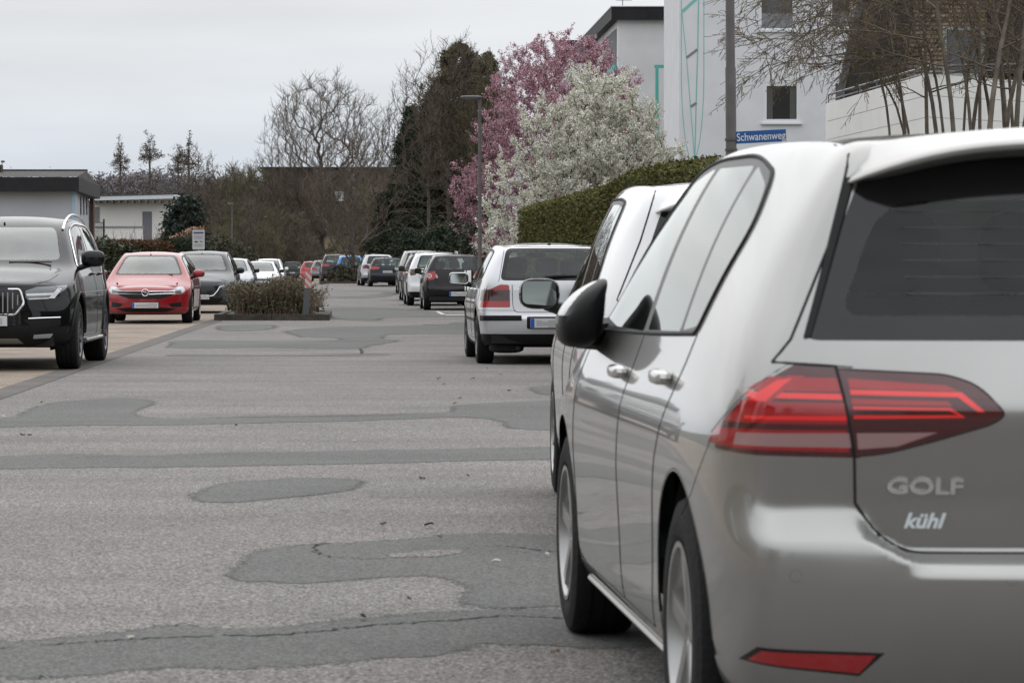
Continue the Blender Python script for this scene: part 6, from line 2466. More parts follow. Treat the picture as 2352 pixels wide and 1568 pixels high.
# brown hydrangea heads by the rounded conifer
def hydrangea():
    rn = random.Random(9)
    c = zg(432, 114)
    root = thing('hydrangea', 'dried orange brown flower heads before the rounded dark conifer', 'shrub', c)
    mb, mf = MB(), MB()
    for i in range(190):
        X = rn.uniform(390, 470)
        Y = cuts([(392, 545), (420, 532), (440, 523), (468, 524)], X) + abs(rn.gauss(0, 11)) - rn.random() * 4
        p = at(X, Y, 114 + rn.uniform(-.5, .5)) - c
        mb.tube([(p.x * .6, p.y * .6, 0), (p.x * .8, p.y * .8, p.z * .6), p], [.012, .010, .008], 3)
        rbox(mf, p, (.055, .055, .05), 2.2, 4, mi=rn.randrange(3))
    mb.build('stems', M_TWIG, root)
    mf.build('flower_heads', [mat('hydrangea_orange', (.32, .16, .08), .9), mat('hydrangea_brown', (.18, .085, .045), .9), mat('hydrangea_pale', (.50, .33, .25), .9)], root)
hydrangea()
for X, Y, d, sd, lb in ((290, 518, 112, 91, 'twiggy pale bush before the low white house, left one'), (322, 512, 113, 92, 'twiggy pale bush before the low white house, right one')):
    bare_tree(lb, zg(X, d), top_h(Y, d, X), sd, 3, (6, 5, 4), (.5, .5, .6), .10, .12, .34, .02, .6, mat('twig_pale', (.17, .125, .09), .9), mat('twig_pale', (.17, .125, .09), .9), stems=6, start=.1, kind='twiggy_bush', cat='shrub', splay=.35)

# ================================================================ planted island with guide boards
def island():
    c = ground(512, 744)
    x0, y0 = -6.30, 63.2
    x1, y1 = -3.86, 69.0
    sh = -.30
    mb = MB()
    M_K = mat('old_kerb', (.036, .030, .025), .9, noise=(7, .35, (.075, .064, .050)))
    P = [(x0, y0), (x1, y0), (x1 + sh, y1), (x0 + sh, y1)]
    for i in range(4):
        a, b = Vector(P[i]), Vector(P[(i + 1) % 4])
        d = (b - a).normalized()
        nn = Vector((-d.y, d.x))
        L = (b - a).length
        k = max(1, round(L / 1.0))
        for j in range(k):
            u0, u1 = L * j / k + (.15 if j == 0 else 0), L * (j + 1) / k - .012
            q = [a + d * u0, a + d * u1, a + d * u1 + nn * .15, a + d * u0 + nn * .15]
            if j == 0:
                q = [a, a + d * u1, a + d * u1 + nn * .15, a + nn * .15 + d * .15]
            if j == k - 1:
                q[1] = b
                q[2] = b - d * .15 + nn * .15
            V = [(p.x, p.y, -.05) for p in q] + [(p.x, p.y, .13) for p in q]
            mb.add(V, [(0, 1, 5, 4), (1, 2, 6, 5), (2, 3, 7, 6), (3, 0, 4, 7), (4, 5, 6, 7)])
    mb.build('kerb_island', M_K, props={'kind': 'structure'})
    mb = MB()
    q = [(x0 + .14, y0 + .14), (x1 - .14, y0 + .14), (x1 + sh - .14, y1 - .14), (x0 + sh + .14, y1 - .14)]
    mb.add([(a, b, .10) for a, b in q], [(0, 1, 2, 3)])
    mb.build('island_soil', mat('moss_soil', (.05, .06, .02), .95, noise=(2.5, .5, (.05, .04, .03))), props={'kind': 'structure'})
    rn = random.Random(12)
    # tangled bush: red brown twigs, dark leaves
    root = thing('island_bush', 'tangled reddish brown bush with dark leaves in the kerbed island', 'bush', (x0 + 1.1, y0 + 1.6, .1))
    mt, ml = MB(), MB()
    segs = []
    for i in range(1500):
        bx, by = rn.uniform(-.85, .85), rn.uniform(-.55, 2.0)
        a = rn.uniform(0, 6.28)
        hh = (.66 + .12 * math.sin(bx * 5)) * (1 - .40 * (abs(bx) / 1.1) ** 3) * rn.uniform(.75, 1.08)
        out = rn.uniform(.05, .32)
        p0 = Vector((bx * .9, by, 0))
        p1 = p0 + Vector((math.cos(a) * out * .5, math.sin(a) * out * .5, hh * .5))
        p2 = p0 + Vector((math.cos(a) * out, math.sin(a) * out, hh))
        mt.tube([p0, p1, p2], [.006, .005, .003], 3, cap=False, mi=rn.randrange(2))
        segs.append([p1, p2])
        for k in range(3):
            q0 = p1.lerp(p2, rn.random())
            q1 = q0 + Vector((rn.gauss(0, .09), rn.gauss(0, .09), rn.uniform(.02, .14)))
            mt.tube([q0, q1], [.003, .002], 3, cap=False, mi=rn.randrange(2))
            segs.append([q0, q1])
    for i in range(60):      # stragglers on the right
        p0 = Vector((rn.uniform(.7, .95), rn.uniform(-1.1, 1.4), .05))
        p2 = p0 + Vector((rn.uniform(.1, .38), rn.uniform(-.1, .2), rn.uniform(.15, .65)))
        mt.tube([p0, p0.lerp(p2, .5) + Vector((0, 0, .08)), p2], [.004, .003, .002], 3, cap=False)
        segs.append([p0.lerp(p2, .5), p2])
    mt.build('twigs', [mat('bush_twig_red', (.155, .11, .075), .85), mat('bush_twig_dark', (.15, .115, .08), .85)], root)
    flakes(ml, segs, 16000, .030, rn, .03, 0, 1.5, 0, 4)
    low = [[Vector((s_[0].x, s_[0].y, s_[0].z * .4)), Vector((s_[1].x, s_[1].y, s_[1].z * .45))] for s_ in segs]
    flakes(ml, low, 4000, .045, rn, .03, 0, 1.4, 0, 3)
    ml.build('leaves', [mat('bush_leaf', (.085, .105, .045), .4), mat('bush_leaf_dark', (.045, .062, .026), .4), mat('bush_leaf_brown', (.13, .09, .05), .7), mat('bush_leaf_red', (.11, .062, .042), .7)], root)
    # the two guide boards
    M_R, M_W = mat('board_red', (.42, .03, .03), .5), mat('board_white', (.52, .52, .50), .5)
    M_RP, M_G = mat('board_faded_red', (.52, .16, .15), .5), mat('board_grey', (.085, .09, .095), .6)
    def board(label, X, Ytop, Ybot, d, w, rd, lean, mir, low):
        p = at(X, Ybot, d)
        h = at(X, Ytop, d).z - p.z
        root = thing('guide_board', label, 'guide board', (p.x, p.y, 0))
        root.rotation_euler = (0, math.radians(lean), 0)
        mb = MB()
        mb.box((0, 0, (p.z + h) / 2), (w, .05, p.z + h), mi=0)
        mb.build('board', M_G, root)
        mb = MB()
        zb_, zt_ = (p.z, p.z + h)
        H_ = zt_ - zb_
        n = 7
        st = H_ / 4.6
        # white ground and slanting red bars, clipped to the face
        mb.add([(-w / 2, -.028, zb_), (w / 2, -.028, zb_), (w / 2, -.028, zt_), (-w / 2, -.028, zt_)], [(0, 1, 2, 3)], 1)
        mb.build('white_face', [M_W, M_W], root)
        mb = MB()
        for k in range(-3, 8):
            z0_ = zb_ + k * st * 2
            s_ = (1 if mir else -1) * w * .9
            quad = [(-w / 2, z0_ - s_ / 2), (w / 2, z0_ + s_ / 2), (w / 2, z0_ + s_ / 2 + st), (-w / 2, z0_ - s_ / 2 + st)]
            # clip to zb_..zt_
            def clip(P, zc, keep_low):
                out = []
                for i in range(len(P)):
                    a, b = P[i], P[(i + 1) % len(P)]
                    ia = (a[1] <= zc) == keep_low or a[1] == zc
                    ib = (b[1] <= zc) == keep_low or b[1] == zc
                    if ia:
                        out.append(a)
                    if ia != ib:
                        t = (zc - a[1]) / (b[1] - a[1])
                        out.append((a[0] + (b[0] - a[0]) * t, zc))
                return out
            Q = clip(quad, zt_, True)
            if len(Q) > 2:
                Q = clip(Q, zb_, False)
            if len(Q) > 2:
                mb.add([(x, -.031, z) for x, z in Q], [tuple(range(len(Q)))])
        mb.build('red_bars', rd, root)
    board('grey guide board with faded red and white bars standing in the front of the bush', 701, 624, 661, 63.75, .135, M_RP, 4.5, False, 0)
    board('strong red and white guide board behind the faded one', 694, 632, 655, 66.5, .125, M_R, 0, False, 0)
island()
# second, far island with low shrub round the slim tree
conifer('small olive shrub at the foot of the slim island tree', zg(797, 165), .95, 2.4, 95, [mat('shrub_olive', (.05, .05, .022), .85), M_CON2, M_TWIGR], 5000, .08, .3, kind='low_shrub', trunkr=.02, lob=.1)
mb = MB()
c_ = zg(800, 165)
mb.lathe([(-.05, 1.6), (.12, 1.6), (.12, 1.45), (.08, 1.45), (.08, .01)], 20, 'z', (c_.x, c_.y, c_.z))
mb.build('kerb_far_island', MATS['old_kerb'], props={'kind': 'structure'})
# ================================================================ buildings
def wall_mat(name, c, bumps=90, n=.03):
    return mat(name, c, .85, noise=(1.2, n), bump=(bumps, .15))
M_RENDER = wall_mat('white_render', (.68, .685, .705), n=.045)
M_RENDER2 = wall_mat('white_render_warm', (.70, .70, .70), n=.045)
M_FASCIA = mat('dark_fascia', (.022, .022, .024), .6, spec=.2, noise=(3, .15))
M_WFRAME = mat('window_frame_white', (.70, .71, .72), .4)
M_WGLASS = mat('window_glass', (.02, .024, .028), .05, coat=1)
M_TEAL = mat('turquoise_paint', (.10, .46, .42), .6)
M_GREYP = mat('grey_paint', (.20, .21, .23), .6)
M_CURT = mat('curtain', (.10, .10, .09), .9)
def window(par, x0, x1, z0, z1, y, curtain=True, frame=.08, depth=.07, sill=True, m=None):
    """opening in a wall whose outer face is the plane y; seen from -y"""
    f = MB()
    y_ = y + depth
    for a, b, c, d in ((x0, x1, z1 - frame, z1), (x0, x1, z0, z0 + frame), (x0, x0 + frame, z0 + frame, z1 - frame), (x1 - frame, x1, z0 + frame, z1 - frame)):
        f.box(((a + b) / 2, y_ - .03, (c + d) / 2), (b - a, .06, d - c))
    w = f.build('window', m or M_WFRAME, par)
    g = MB()
    g.box(((x0 + x1) / 2, y_ + .0, (z0 + z1) / 2), (x1 - x0 - 2 * frame + .02, .012, z1 - z0 - 2 * frame + .02))
    g.build('pane', M_WGLASS, w)
    if curtain:
        for s0, s1 in ((.02, .20), (.78, .98)):
            g = MB()
            a, b = lerp(x0 + frame, x1 - frame, s0), lerp(x0 + frame, x1 - frame, s1)
            k = 8
            for i in range(k):
                xx = lerp(a, b, (i + .5) / k)
                g.box((xx, y_ - .012 - .006 * (i % 2), (z0 + z1) / 2), ((b - a) / k + .004, .008, z1 - z0 - 2 * frame))
            g.build('curtain', M_CURT, w)
    if sill:
        g = MB()
        g.box(((x0 + x1) / 2, y - .04 + depth / 2, z0 - .03), (x1 - x0 + .12, .10 + depth, .05))
        g.build('sill', M_WFRAME, w)
    return w
def wall_holes(par, x0, x1, z0, z1, y, thick, holes, m, name='wall'):
    """flat wall facing -y with rectangular openings"""
    xs = sorted({x0, x1} | {a for h in holes for a in h[:2]})
    zs = sorted({z0, z1} | {a for h in holes for a in h[2:]})
    mb = MB()
    for i in range(len(xs) - 1):
        for j in range(len(zs) - 1):
            cx, cz = (xs[i] + xs[i + 1]) / 2, (zs[j] + zs[j + 1]) / 2
            if any(h[0] < cx < h[1] and h[2] < cz < h[3] for h in holes):
                continue
            mb.add([(xs[i], y, zs[j]), (xs[i + 1], y, zs[j]), (xs[i + 1], y, zs[j + 1]), (xs[i], y, zs[j + 1])], [(0, 1, 2, 3)])
    for a, b, c, d in holes:      # reveals
        mb.add([(a, y, c), (b, y, c), (b, y, d), (a, y, d), (a, y + thick, c), (b, y + thick, c), (b, y + thick, d), (a, y + thick, d)],
               [(0, 4, 5, 1), (1, 5, 6, 2), (2, 6, 7, 3), (3, 7, 4, 0)])
        mb.add([(a, y + thick, c), (b, y + thick, c), (b, y + thick, d), (a, y + thick, d)], [(0, 1, 2, 3)])
    return mb.build(name, m, par)
def px2(X, Y, d):
    p = at(X, Y, d)
    return p.x, p.z
def rect(X0, Y0, X1, Y1, d):
    a, b = px2(X0, Y1, d), px2(X1, Y0, d)
    return (a[0], b[0], a[1], b[1])
def ribbon(mb, P, w, y, mi=0):
    """flat painted line of width w on the plane y through points (x, z)"""
    P = [Vector((x, 0, z)) for x, z in P]
    V, F = [], []
    for i, p in enumerate(P):
        t = (P[min(i + 1, len(P) - 1)] - P[max(i - 1, 0)]).normalized()
        nn = Vector((-t.z, 0, t.x)) * w / 2
        V += [(p.x + nn.x, y, p.z + nn.z), (p.x - nn.x, y, p.z - nn.z)]
    for i in range(len(P) - 1):
        F.append((2 * i, 2 * i + 1, 2 * i + 3, 2 * i + 2))
    mb.add(V, F, mi)
def z5(x, y):
    return (1056.6 + x * .38077, y * .38077)

def block_a():
    d = 90.0
    root = thing('apartment_block', 'near white apartment block with a turquoise line mural and white framed windows', 'building', (0, 0, 0))
    x0 = px2(1560, 0, d)[0]
    x1 = px2(2080, 0, d)[0]
    H = 12.5
    holes = [rect(1753, 190, 1838, 282, d), rect(1744, -35, 1826, 70, d), rect(1911, 184, 1990, 282, d), rect(1906, -35, 1985, 66, d)]
    wall_holes(root, x0, x1, -.2, H, d, .16, holes, M_RENDER)
    mb = MB()
    mb.add([(x0, d, -.2), (x0, d + 9, -.2), (x0, d + 9, H), (x0, d, H)], [(3, 2, 1, 0)])
    mb.add([(x1, d, -.2), (x1, d + 9, -.2), (x1, d + 9, H), (x1, d, H)], [(0, 1, 2, 3)])
    mb.add([(x0, d, H), (x1, d, H), (x1, d + 9, H), (x0, d + 9, H)], [(0, 1, 2, 3)])
    mb.build('side_wall', M_RENDER, root)
    for i, h in enumerate(holes):
        window(root, *h, d, True, frame=.105 if i % 2 == 0 else .07)
        if i in (1, 3):   # grey lower panel of the upper windows
            mb = MB()
            mb.box(((h[0] + h[1]) / 2, d + .05, h[2] + .30), (h[1] - h[0] - .02, .05, .42))
            mb.build('window_panel', M_GREYP, root)
    # painted lines
    mb = MB()
    el = []
    for k in range(41):
        a = math.pi * k / 40
        el.append(px2(*z5(1403 - 68 * math.cos(a), 430 + 537 * math.sin(a)), d))
    up0 = [px2(*z5(1335, y), d) for y in (-500, -200, 0, 430)]
    up1 = [px2(*z5(1471, y), d) for y in (430, 200, -100, -500)]
    ribbon(mb, up0 + el[1:-1] + up1, .024, d - .004)
    ribbon(mb, [px2(*z5(1339, 80), d), px2(*z5(1366, 350), d), px2(*z5(1390, 640), d), px2(*z5(1415, 962), d)], .024, d - .005)
    ribbon(mb, [px2(*z5(1440, -60), d), px2(*z5(1434, 300), d), px2(*z5(1424, 640), d), px2(*z5(1416, 962), d)], .034, d - .006)
    ribbon(mb, [px2(*z5(1338, 74), d), px2(*z5(1425, -5), d)], .09, d - .007)
    ribbon(mb, [px2(*z5(1366, 350), d), px2(*z5(1432, 300), d)], .08, d - .008, 1)
    ribbon(mb, [px2(*z5(1391, 645), d), px2(*z5(1427, 622), d)], .08, d - .009, 1)
    mb.build('mural', [mat('mural_line', (.20, .50, .46), .7), M_GREYP], root)
block_a()

def block_b():
    d = 106.0
    root = thing('apartment_block', 'farther white apartment block with dark flat roof edge and turquoise angle', 'building', (0, 0, 0))
    x0, zt = px2(1420, 17, d)
    x1 = px2(1640, 17, d)[0]
    zf = px2(1420, 46, d)[1]
    h0 = []
    wall_holes(root, x0, x1, -.2, zf, d, .15, h0, M_RENDER2)
    # side wall runs away to the left
    d2 = 128.0
    xs = px2(1320, 108, d2)[0]
    def side(t, z, off=0.0):
        return (lerp(x0, xs, t) - off, lerp(d, d2, t), z)
    mb = MB()
    mb.add([side(.0, -.2), side(1, -.2), side(1, zf), side(0, zf)], [(0, 1, 2, 3)])
    mb.build('side_wall', M_RENDER2, root)
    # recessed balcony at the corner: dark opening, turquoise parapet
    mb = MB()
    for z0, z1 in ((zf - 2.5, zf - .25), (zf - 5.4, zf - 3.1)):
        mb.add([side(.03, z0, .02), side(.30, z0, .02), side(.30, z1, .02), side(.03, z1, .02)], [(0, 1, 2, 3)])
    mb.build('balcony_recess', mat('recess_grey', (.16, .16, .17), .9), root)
    for z0 in (zf - 2.5, zf - 5.4):
        mb = MB()
        a, b = side(.02, z0, .12), side(.31, z0, .12)
        mb.add([a, b, (b[0], b[1], z0 + .95), (a[0], a[1], z0 + .95), (a[0] + .1, a[1], z0), (b[0] + .1, b[1], z0), (b[0] + .1, b[1], z0 + .95), (a[0] + .1, a[1], z0 + .95)],
               [(0, 1, 2, 3), (4, 7, 6, 5), (3, 2, 6, 7), (0, 3, 7, 4), (1, 5, 6, 2)])
        mb.build('balcony_parapet', M_TEAL, root)
    for t0, t1 in ((.42, .52), (.68, .78)):
        for z0 in (zf - 2.1, zf - 4.9):
            mb = MB()
            P = [side(t0, z0, .03), side(t1, z0, .03), side(t1, z0 + 1.3, .03), side(t0, z0 + 1.3, .03)]
            mb.add(P, [(0, 1, 2, 3)])
            w = mb.build('window', M_WFRAME, root)
            mb = MB()
            P = [side(lerp(t0, t1, .12), z0 + .1, .045), side(lerp(t0, t1, .88), z0 + .1, .045), side(lerp(t0, t1, .88), z0 + 1.2, .045), side(lerp(t0, t1, .12), z0 + 1.2, .045)]
            mb.add(P, [(0, 1, 2, 3)])
            mb.build('pane', M_WGLASS, w)
    # roof edge
    mb = MB()
    o = .25
    A, B_, C = (x0 - o, d - o), (x1, d - o), (xs - o, d2)
    P = [(*A, zf), (*B_, zf), (*B_, zt), (*A, zt), (*C, zf), (*C, zt), (x1, d2 + 2, zf), (x1, d2 + 2, zt)]
    mb.add(P, [(0, 1, 2, 3), (4, 0, 3, 5), (3, 2, 7, 5), (0, 4, 6, 1)])
    mb.build('roof', M_FASCIA, root)
    mb = MB()
    mb.tube([(A[0], A[1] - .01, zt), (B_[0], B_[1] - .01, zt)], .03, 5)
    mb.tube([(A[0], A[1] - .01, zt), (C[0], C[1], zt)], .03, 5)
    mb.build('roof_flashing', M_ALU, root)
    # turquoise angle and bars on the front
    mb = MB()
    ribbon(mb, [px2(1503, 153, d), px2(1585, 153, d)], .11, d - .005)
    ribbon(mb, [px2(1509, 157, d), px2(1509, 230, d), px2(1512, 330, d)], .11, d - .006)
    ribbon(mb, [px2(1512, 340, d), px2(1600, 336, d)], .13, d - .007)
    ribbon(mb, [px2(1512, 356, d), px2(1600, 354, d)], .13, d - .008)
    mb.build('painted_angle', M_TEAL, root)
    # aerials
    for X, Y, w in ((1430, -6, 16), (1408, 38, 20)):
        mb = MB()
        p = at(X, Y, d + 3)
        mb.tube([(p.x, p.y, zt - .1), p], .018, 5)
        for k in range(3):
            mb.tube([(p.x - .25, p.y, p.z - .06 * k), (p.x + .35, p.y, p.z - .06 * k)], .008, 4)
        mb.build('roof_antenna', M_GREYP, root)
    # lower wing with the turquoise balcony, seen under the blossom
    d3 = 132.0
    r2 = thing('apartment_wing', 'pale wing with a turquoise balcony glimpsed left of the green hedge', 'building', (0, 0, 0))
    a0, a1 = px2(1147, 0, d3)[0], px2(1330, 0, d3)[0]
    zt2 = px2(1147, 108, d3)[1]
    zt1 = px2(1147, 340, d3)[1]
    am = px2(1290, 108, d3)[0]
    mb = MB()
    mb.box(((a0 + am) / 2, d3 + 4, zt1 / 2 - .1), (am - a0, 8, zt1 + .2))
    mb.box(((am + a1) / 2, d3 + 4.02, zt2 / 2 - .1), (a1 - am, 8, zt2 + .2))
    mb.build('wall', M_RENDER, r2)
    mb = MB()
    b0 = px2(1286, 108, d3)[0]
    mb.box(((b0 + a1) / 2, d3 + 2, zt2 + .05), (a1 - b0 + .3, 4.6, .45))
    mb.build('roof', M_FASCIA, r2)
    h = rect(1165, 535, 1171, 560, d3)
    mb = MB()
    mb.box(((h[0] + h[1]) / 2, d3 - .01, (h[2] + h[3]) / 2), (h[1] - h[0], .04, h[3] - h[2]))
    mb.build('window', M_GREYP, r2)
    bx0, bx1, bz0, bz1 = rect(1124, 481, 1147, 523, d3)
    mb = MB()
    mb.box(((bx0 + bx1) / 2, d3 - .3, (bz0 + bz1) / 2), (bx1 - bx0, 1.8, bz1 - bz0))
    mb.build('balcony', M_TEAL, r2)
    mb = MB()
    mb.box(((bx0 + bx1) / 2 + .12, d3 + .3, bz0 / 2 - .1), ((bx1 - bx0) * .5, .3, bz0))
    mb.build('balcony_pillar', mat('pillar_grey', (.22, .22, .22), .8), r2)
block_b()

def brick(name, c1, c2, mortar, sc, w=.5, h=.25, rot=0):
    def f(t, nd, ln, tc, b):
        mp = nd('ShaderNodeMapping')
        mp.inputs['Rotation'].default_value = (math.radians(90), 0, 0)
        ln(tc.outputs['Object'], mp.inputs[0])
        sp_ = nd('ShaderNodeSeparateXYZ')
        ln(tc.outputs['Object'], sp_.inputs[0])
        ad = nd('ShaderNodeMath', operation='ADD')
        ln(sp_.outputs[0], ad.inputs[0])
        ln(sp_.outputs[1], ad.inputs[1])
        cb = nd('ShaderNodeCombineXYZ')
        ln(ad.outputs[0], cb.inputs[0])
        ln(sp_.outputs[2], cb.inputs[1])
        br = nd('ShaderNodeTexBrick')
        br.inputs['Color1'].default_value = (*c1, 1)
        br.inputs['Color2'].default_value = (*c2, 1)
        br.inputs['Mortar'].default_value = (*mortar, 1)
        br.inputs['Scale'].default_value = sc
        br.inputs['Brick Width'].default_value = w
        br.inputs['Row Height'].default_value = h
        br.inputs['Mortar Size'].default_value = .018
        ln(cb.outputs[0], br.inputs['Vector'])
        ln(br.outputs[0], b.inputs['Base Color'])
    return tex_mat(name, f)
def brick_house():
    root = thing('brick_house', 'sand coloured brick house with steep dark gable behind the hazel bush', 'building', (0, 0, 0))
    d = 60.0
    M_B = brick('sand_brick', (.36, .28, .19), (.29, .22, .15), (.10, .085, .07), 1, .24, .085)
    x0, x1 = px2(2040, 0, d)[0], px2(2600, 0, d)[0]
    holes = [rect(2165, 60, 2262, 178, d)]
    wall_holes(root, x0, x1, -.2, 8.5, d, .2, holes, M_B)
    mb = MB()
    mb.add([(x0, d, -.2), (x0, d + 7, -.2), (x0, d + 7, 8.5), (x0, d, 8.5)], [(3, 2, 1, 0)])
    mb.build('side_wall', M_B, root)
    window(root, *holes[0], d, False, m=mat('frame_green_grey', (.34, .38, .35), .5))
    # steep dark gable that comes down left of the brick
    a, b, c, e = px2(2010, -160, d), px2(1926, 225, d), px2(2052, 400, d), px2(2110, -160, d)
    b2 = px2(1930, 400, d)
    mb = MB()
    mb.prism([b, b2, c, e, a], d - .45, d - .02, axis='y')
    mb.build('roof', mat('dark_roof', (.030, .024, .020), .8, noise=(5, .4)), root, fix=True)
    mb = MB()
    mb.prism([(b[0] - .1, b[1]), (b[0] + .04, b[1]), (a[0] + .04, a[1]), (a[0] - .1, a[1])], d - .52, d - .36, axis='y')
    mb.build('verge_board', mat('verge_grey', (.09, .09, .09), .7), root, fix=True)
    mb = MB()
    q = px2(2300, 0, d)
    mb.box((q[0] + .9, d - .3, q[1] - .4), (2.4, .5, 2.2))
    mb.build('dark_dormer', MATS['dark_roof'], root)
    # raised white terrace wall in front
    r2 = thing('terrace_wall', 'raised white boarded terrace wall with steel handrail before the brick house', 'wall', (0, 0, 0))
    dc, dl = 49.0, 58.0
    zt = at(2130, 170, dc).z
    pc, pl, pr = at(2130, 170, dc), at(1897, 235, dl), at(2480, 165, dc + 3)
    for i in range(10):
        z1 = zt - .355 * i
        z0 = z1 - .347
        mb = MB()
        V = []
        for p in (pl, pc, pr):
            V += [(p.x, p.y, z0), (p.x, p.y, z1)]
        V += [(p[0] + .1, p[1] + .35, p[2]) for p in V]
        mb.add(V, [(0, 2, 3, 1), (2, 4, 5, 3), (1, 3, 9, 7), (3, 5, 11, 9), (0, 1, 7, 6)])
        mb.build('board', mat('terrace_white', (.76, .745, .72), .7, noise=(.8, .06)), r2)
    mb = MB()
    V = []
    for p in (pl, pc, pr):
        V += [(p.x + .03, p.y + .04, .0), (p.x + .03, p.y + .04, zt - .02)]
    mb.add(V, [(0, 2, 3, 1), (2, 4, 5, 3)])
    mb.build('backing', mat('terrace_joint', (.25, .24, .22), .9), r2)
    mb = MB()
    e0 = at(1903, 218, dl)
    e1 = at(2145, 149, dc)
    e2 = at(2480, 146, dc + 3)
    mb.tube([e0, e1, e2], .022, 6)
    mb.tube([e0 - Vector((0, 0, .1)), e1 - Vector((0, 0, .10)), e2 - Vector((0, 0, .1))], .012, 6)
    for k in range(7):
        p = e0.lerp(e1, k / 6)
        mb.tube([p, (p.x, p.y, zt - .05)], .014, 5)
    mb.build('handrail', mat('rail_steel', (.16, .17, .19), .4, .6), r2, smooth=True)
brick_house()

def brown_building():
    d = 335.0
    root = thing('brown_building', 'big brown clad building with sand brick base behind the bare trees', 'building', (0, 0, 0))
    x0, zt = px2(603, 388, d)
    x1 = px2(930, 388, d)[0]
    zm = px2(700, 540, d)[1]
    mb = MB()
    mb.box(((x0 + x1) / 2, d + 6, (zt + zm) / 2), (x1 - x0, 12, zt - zm))
    mb.build('cladding', mat('brown_cladding', (.050, .036, .030), .8, noise=(.6, .2)), root)
    mb = MB()
    mb.box(((x0 + x1) / 2, d + 6, zt + .1), (x1 - x0 + .5, 12.5, .22))
    mb.build('roof', M_FASCIA, root)
    holes = [rect(709, 553, 740, 582, d), rect(831, 548, 861, 582, d), rect(770, 440, 790, 462, d), rect(848, 430, 880, 446, d)]
    M_SB = mat('sand_wall', (.26, .20, .135), .9, noise=(.8, .15))
    wall_holes(root, x0 + .1, x1 - .1, -1, zm, d + .1, .2, holes[:2], M_SB)
    for h in holes[:2]:
        window(root, *h, d + .1, False, frame=.10)
    for h in holes[2:]:
        mb = MB()
        mb.box(((h[0] + h[1]) / 2, d - .05, (h[2] + h[3]) / 2), (h[1] - h[0], .1, h[3] - h[2]))
        mb.build('window', mat('bright_window', (.62, .64, .66), .4), root)
    mb = MB()
    p = px2(812, 400, d)
    mb.tube([(p[0], d - .15, -.5), (p[0], d - .15, p[1])], .13, 6)
    mb.build('downpipe', mat('pipe_grey', (.30, .32, .34), .5), root)
brown_building()

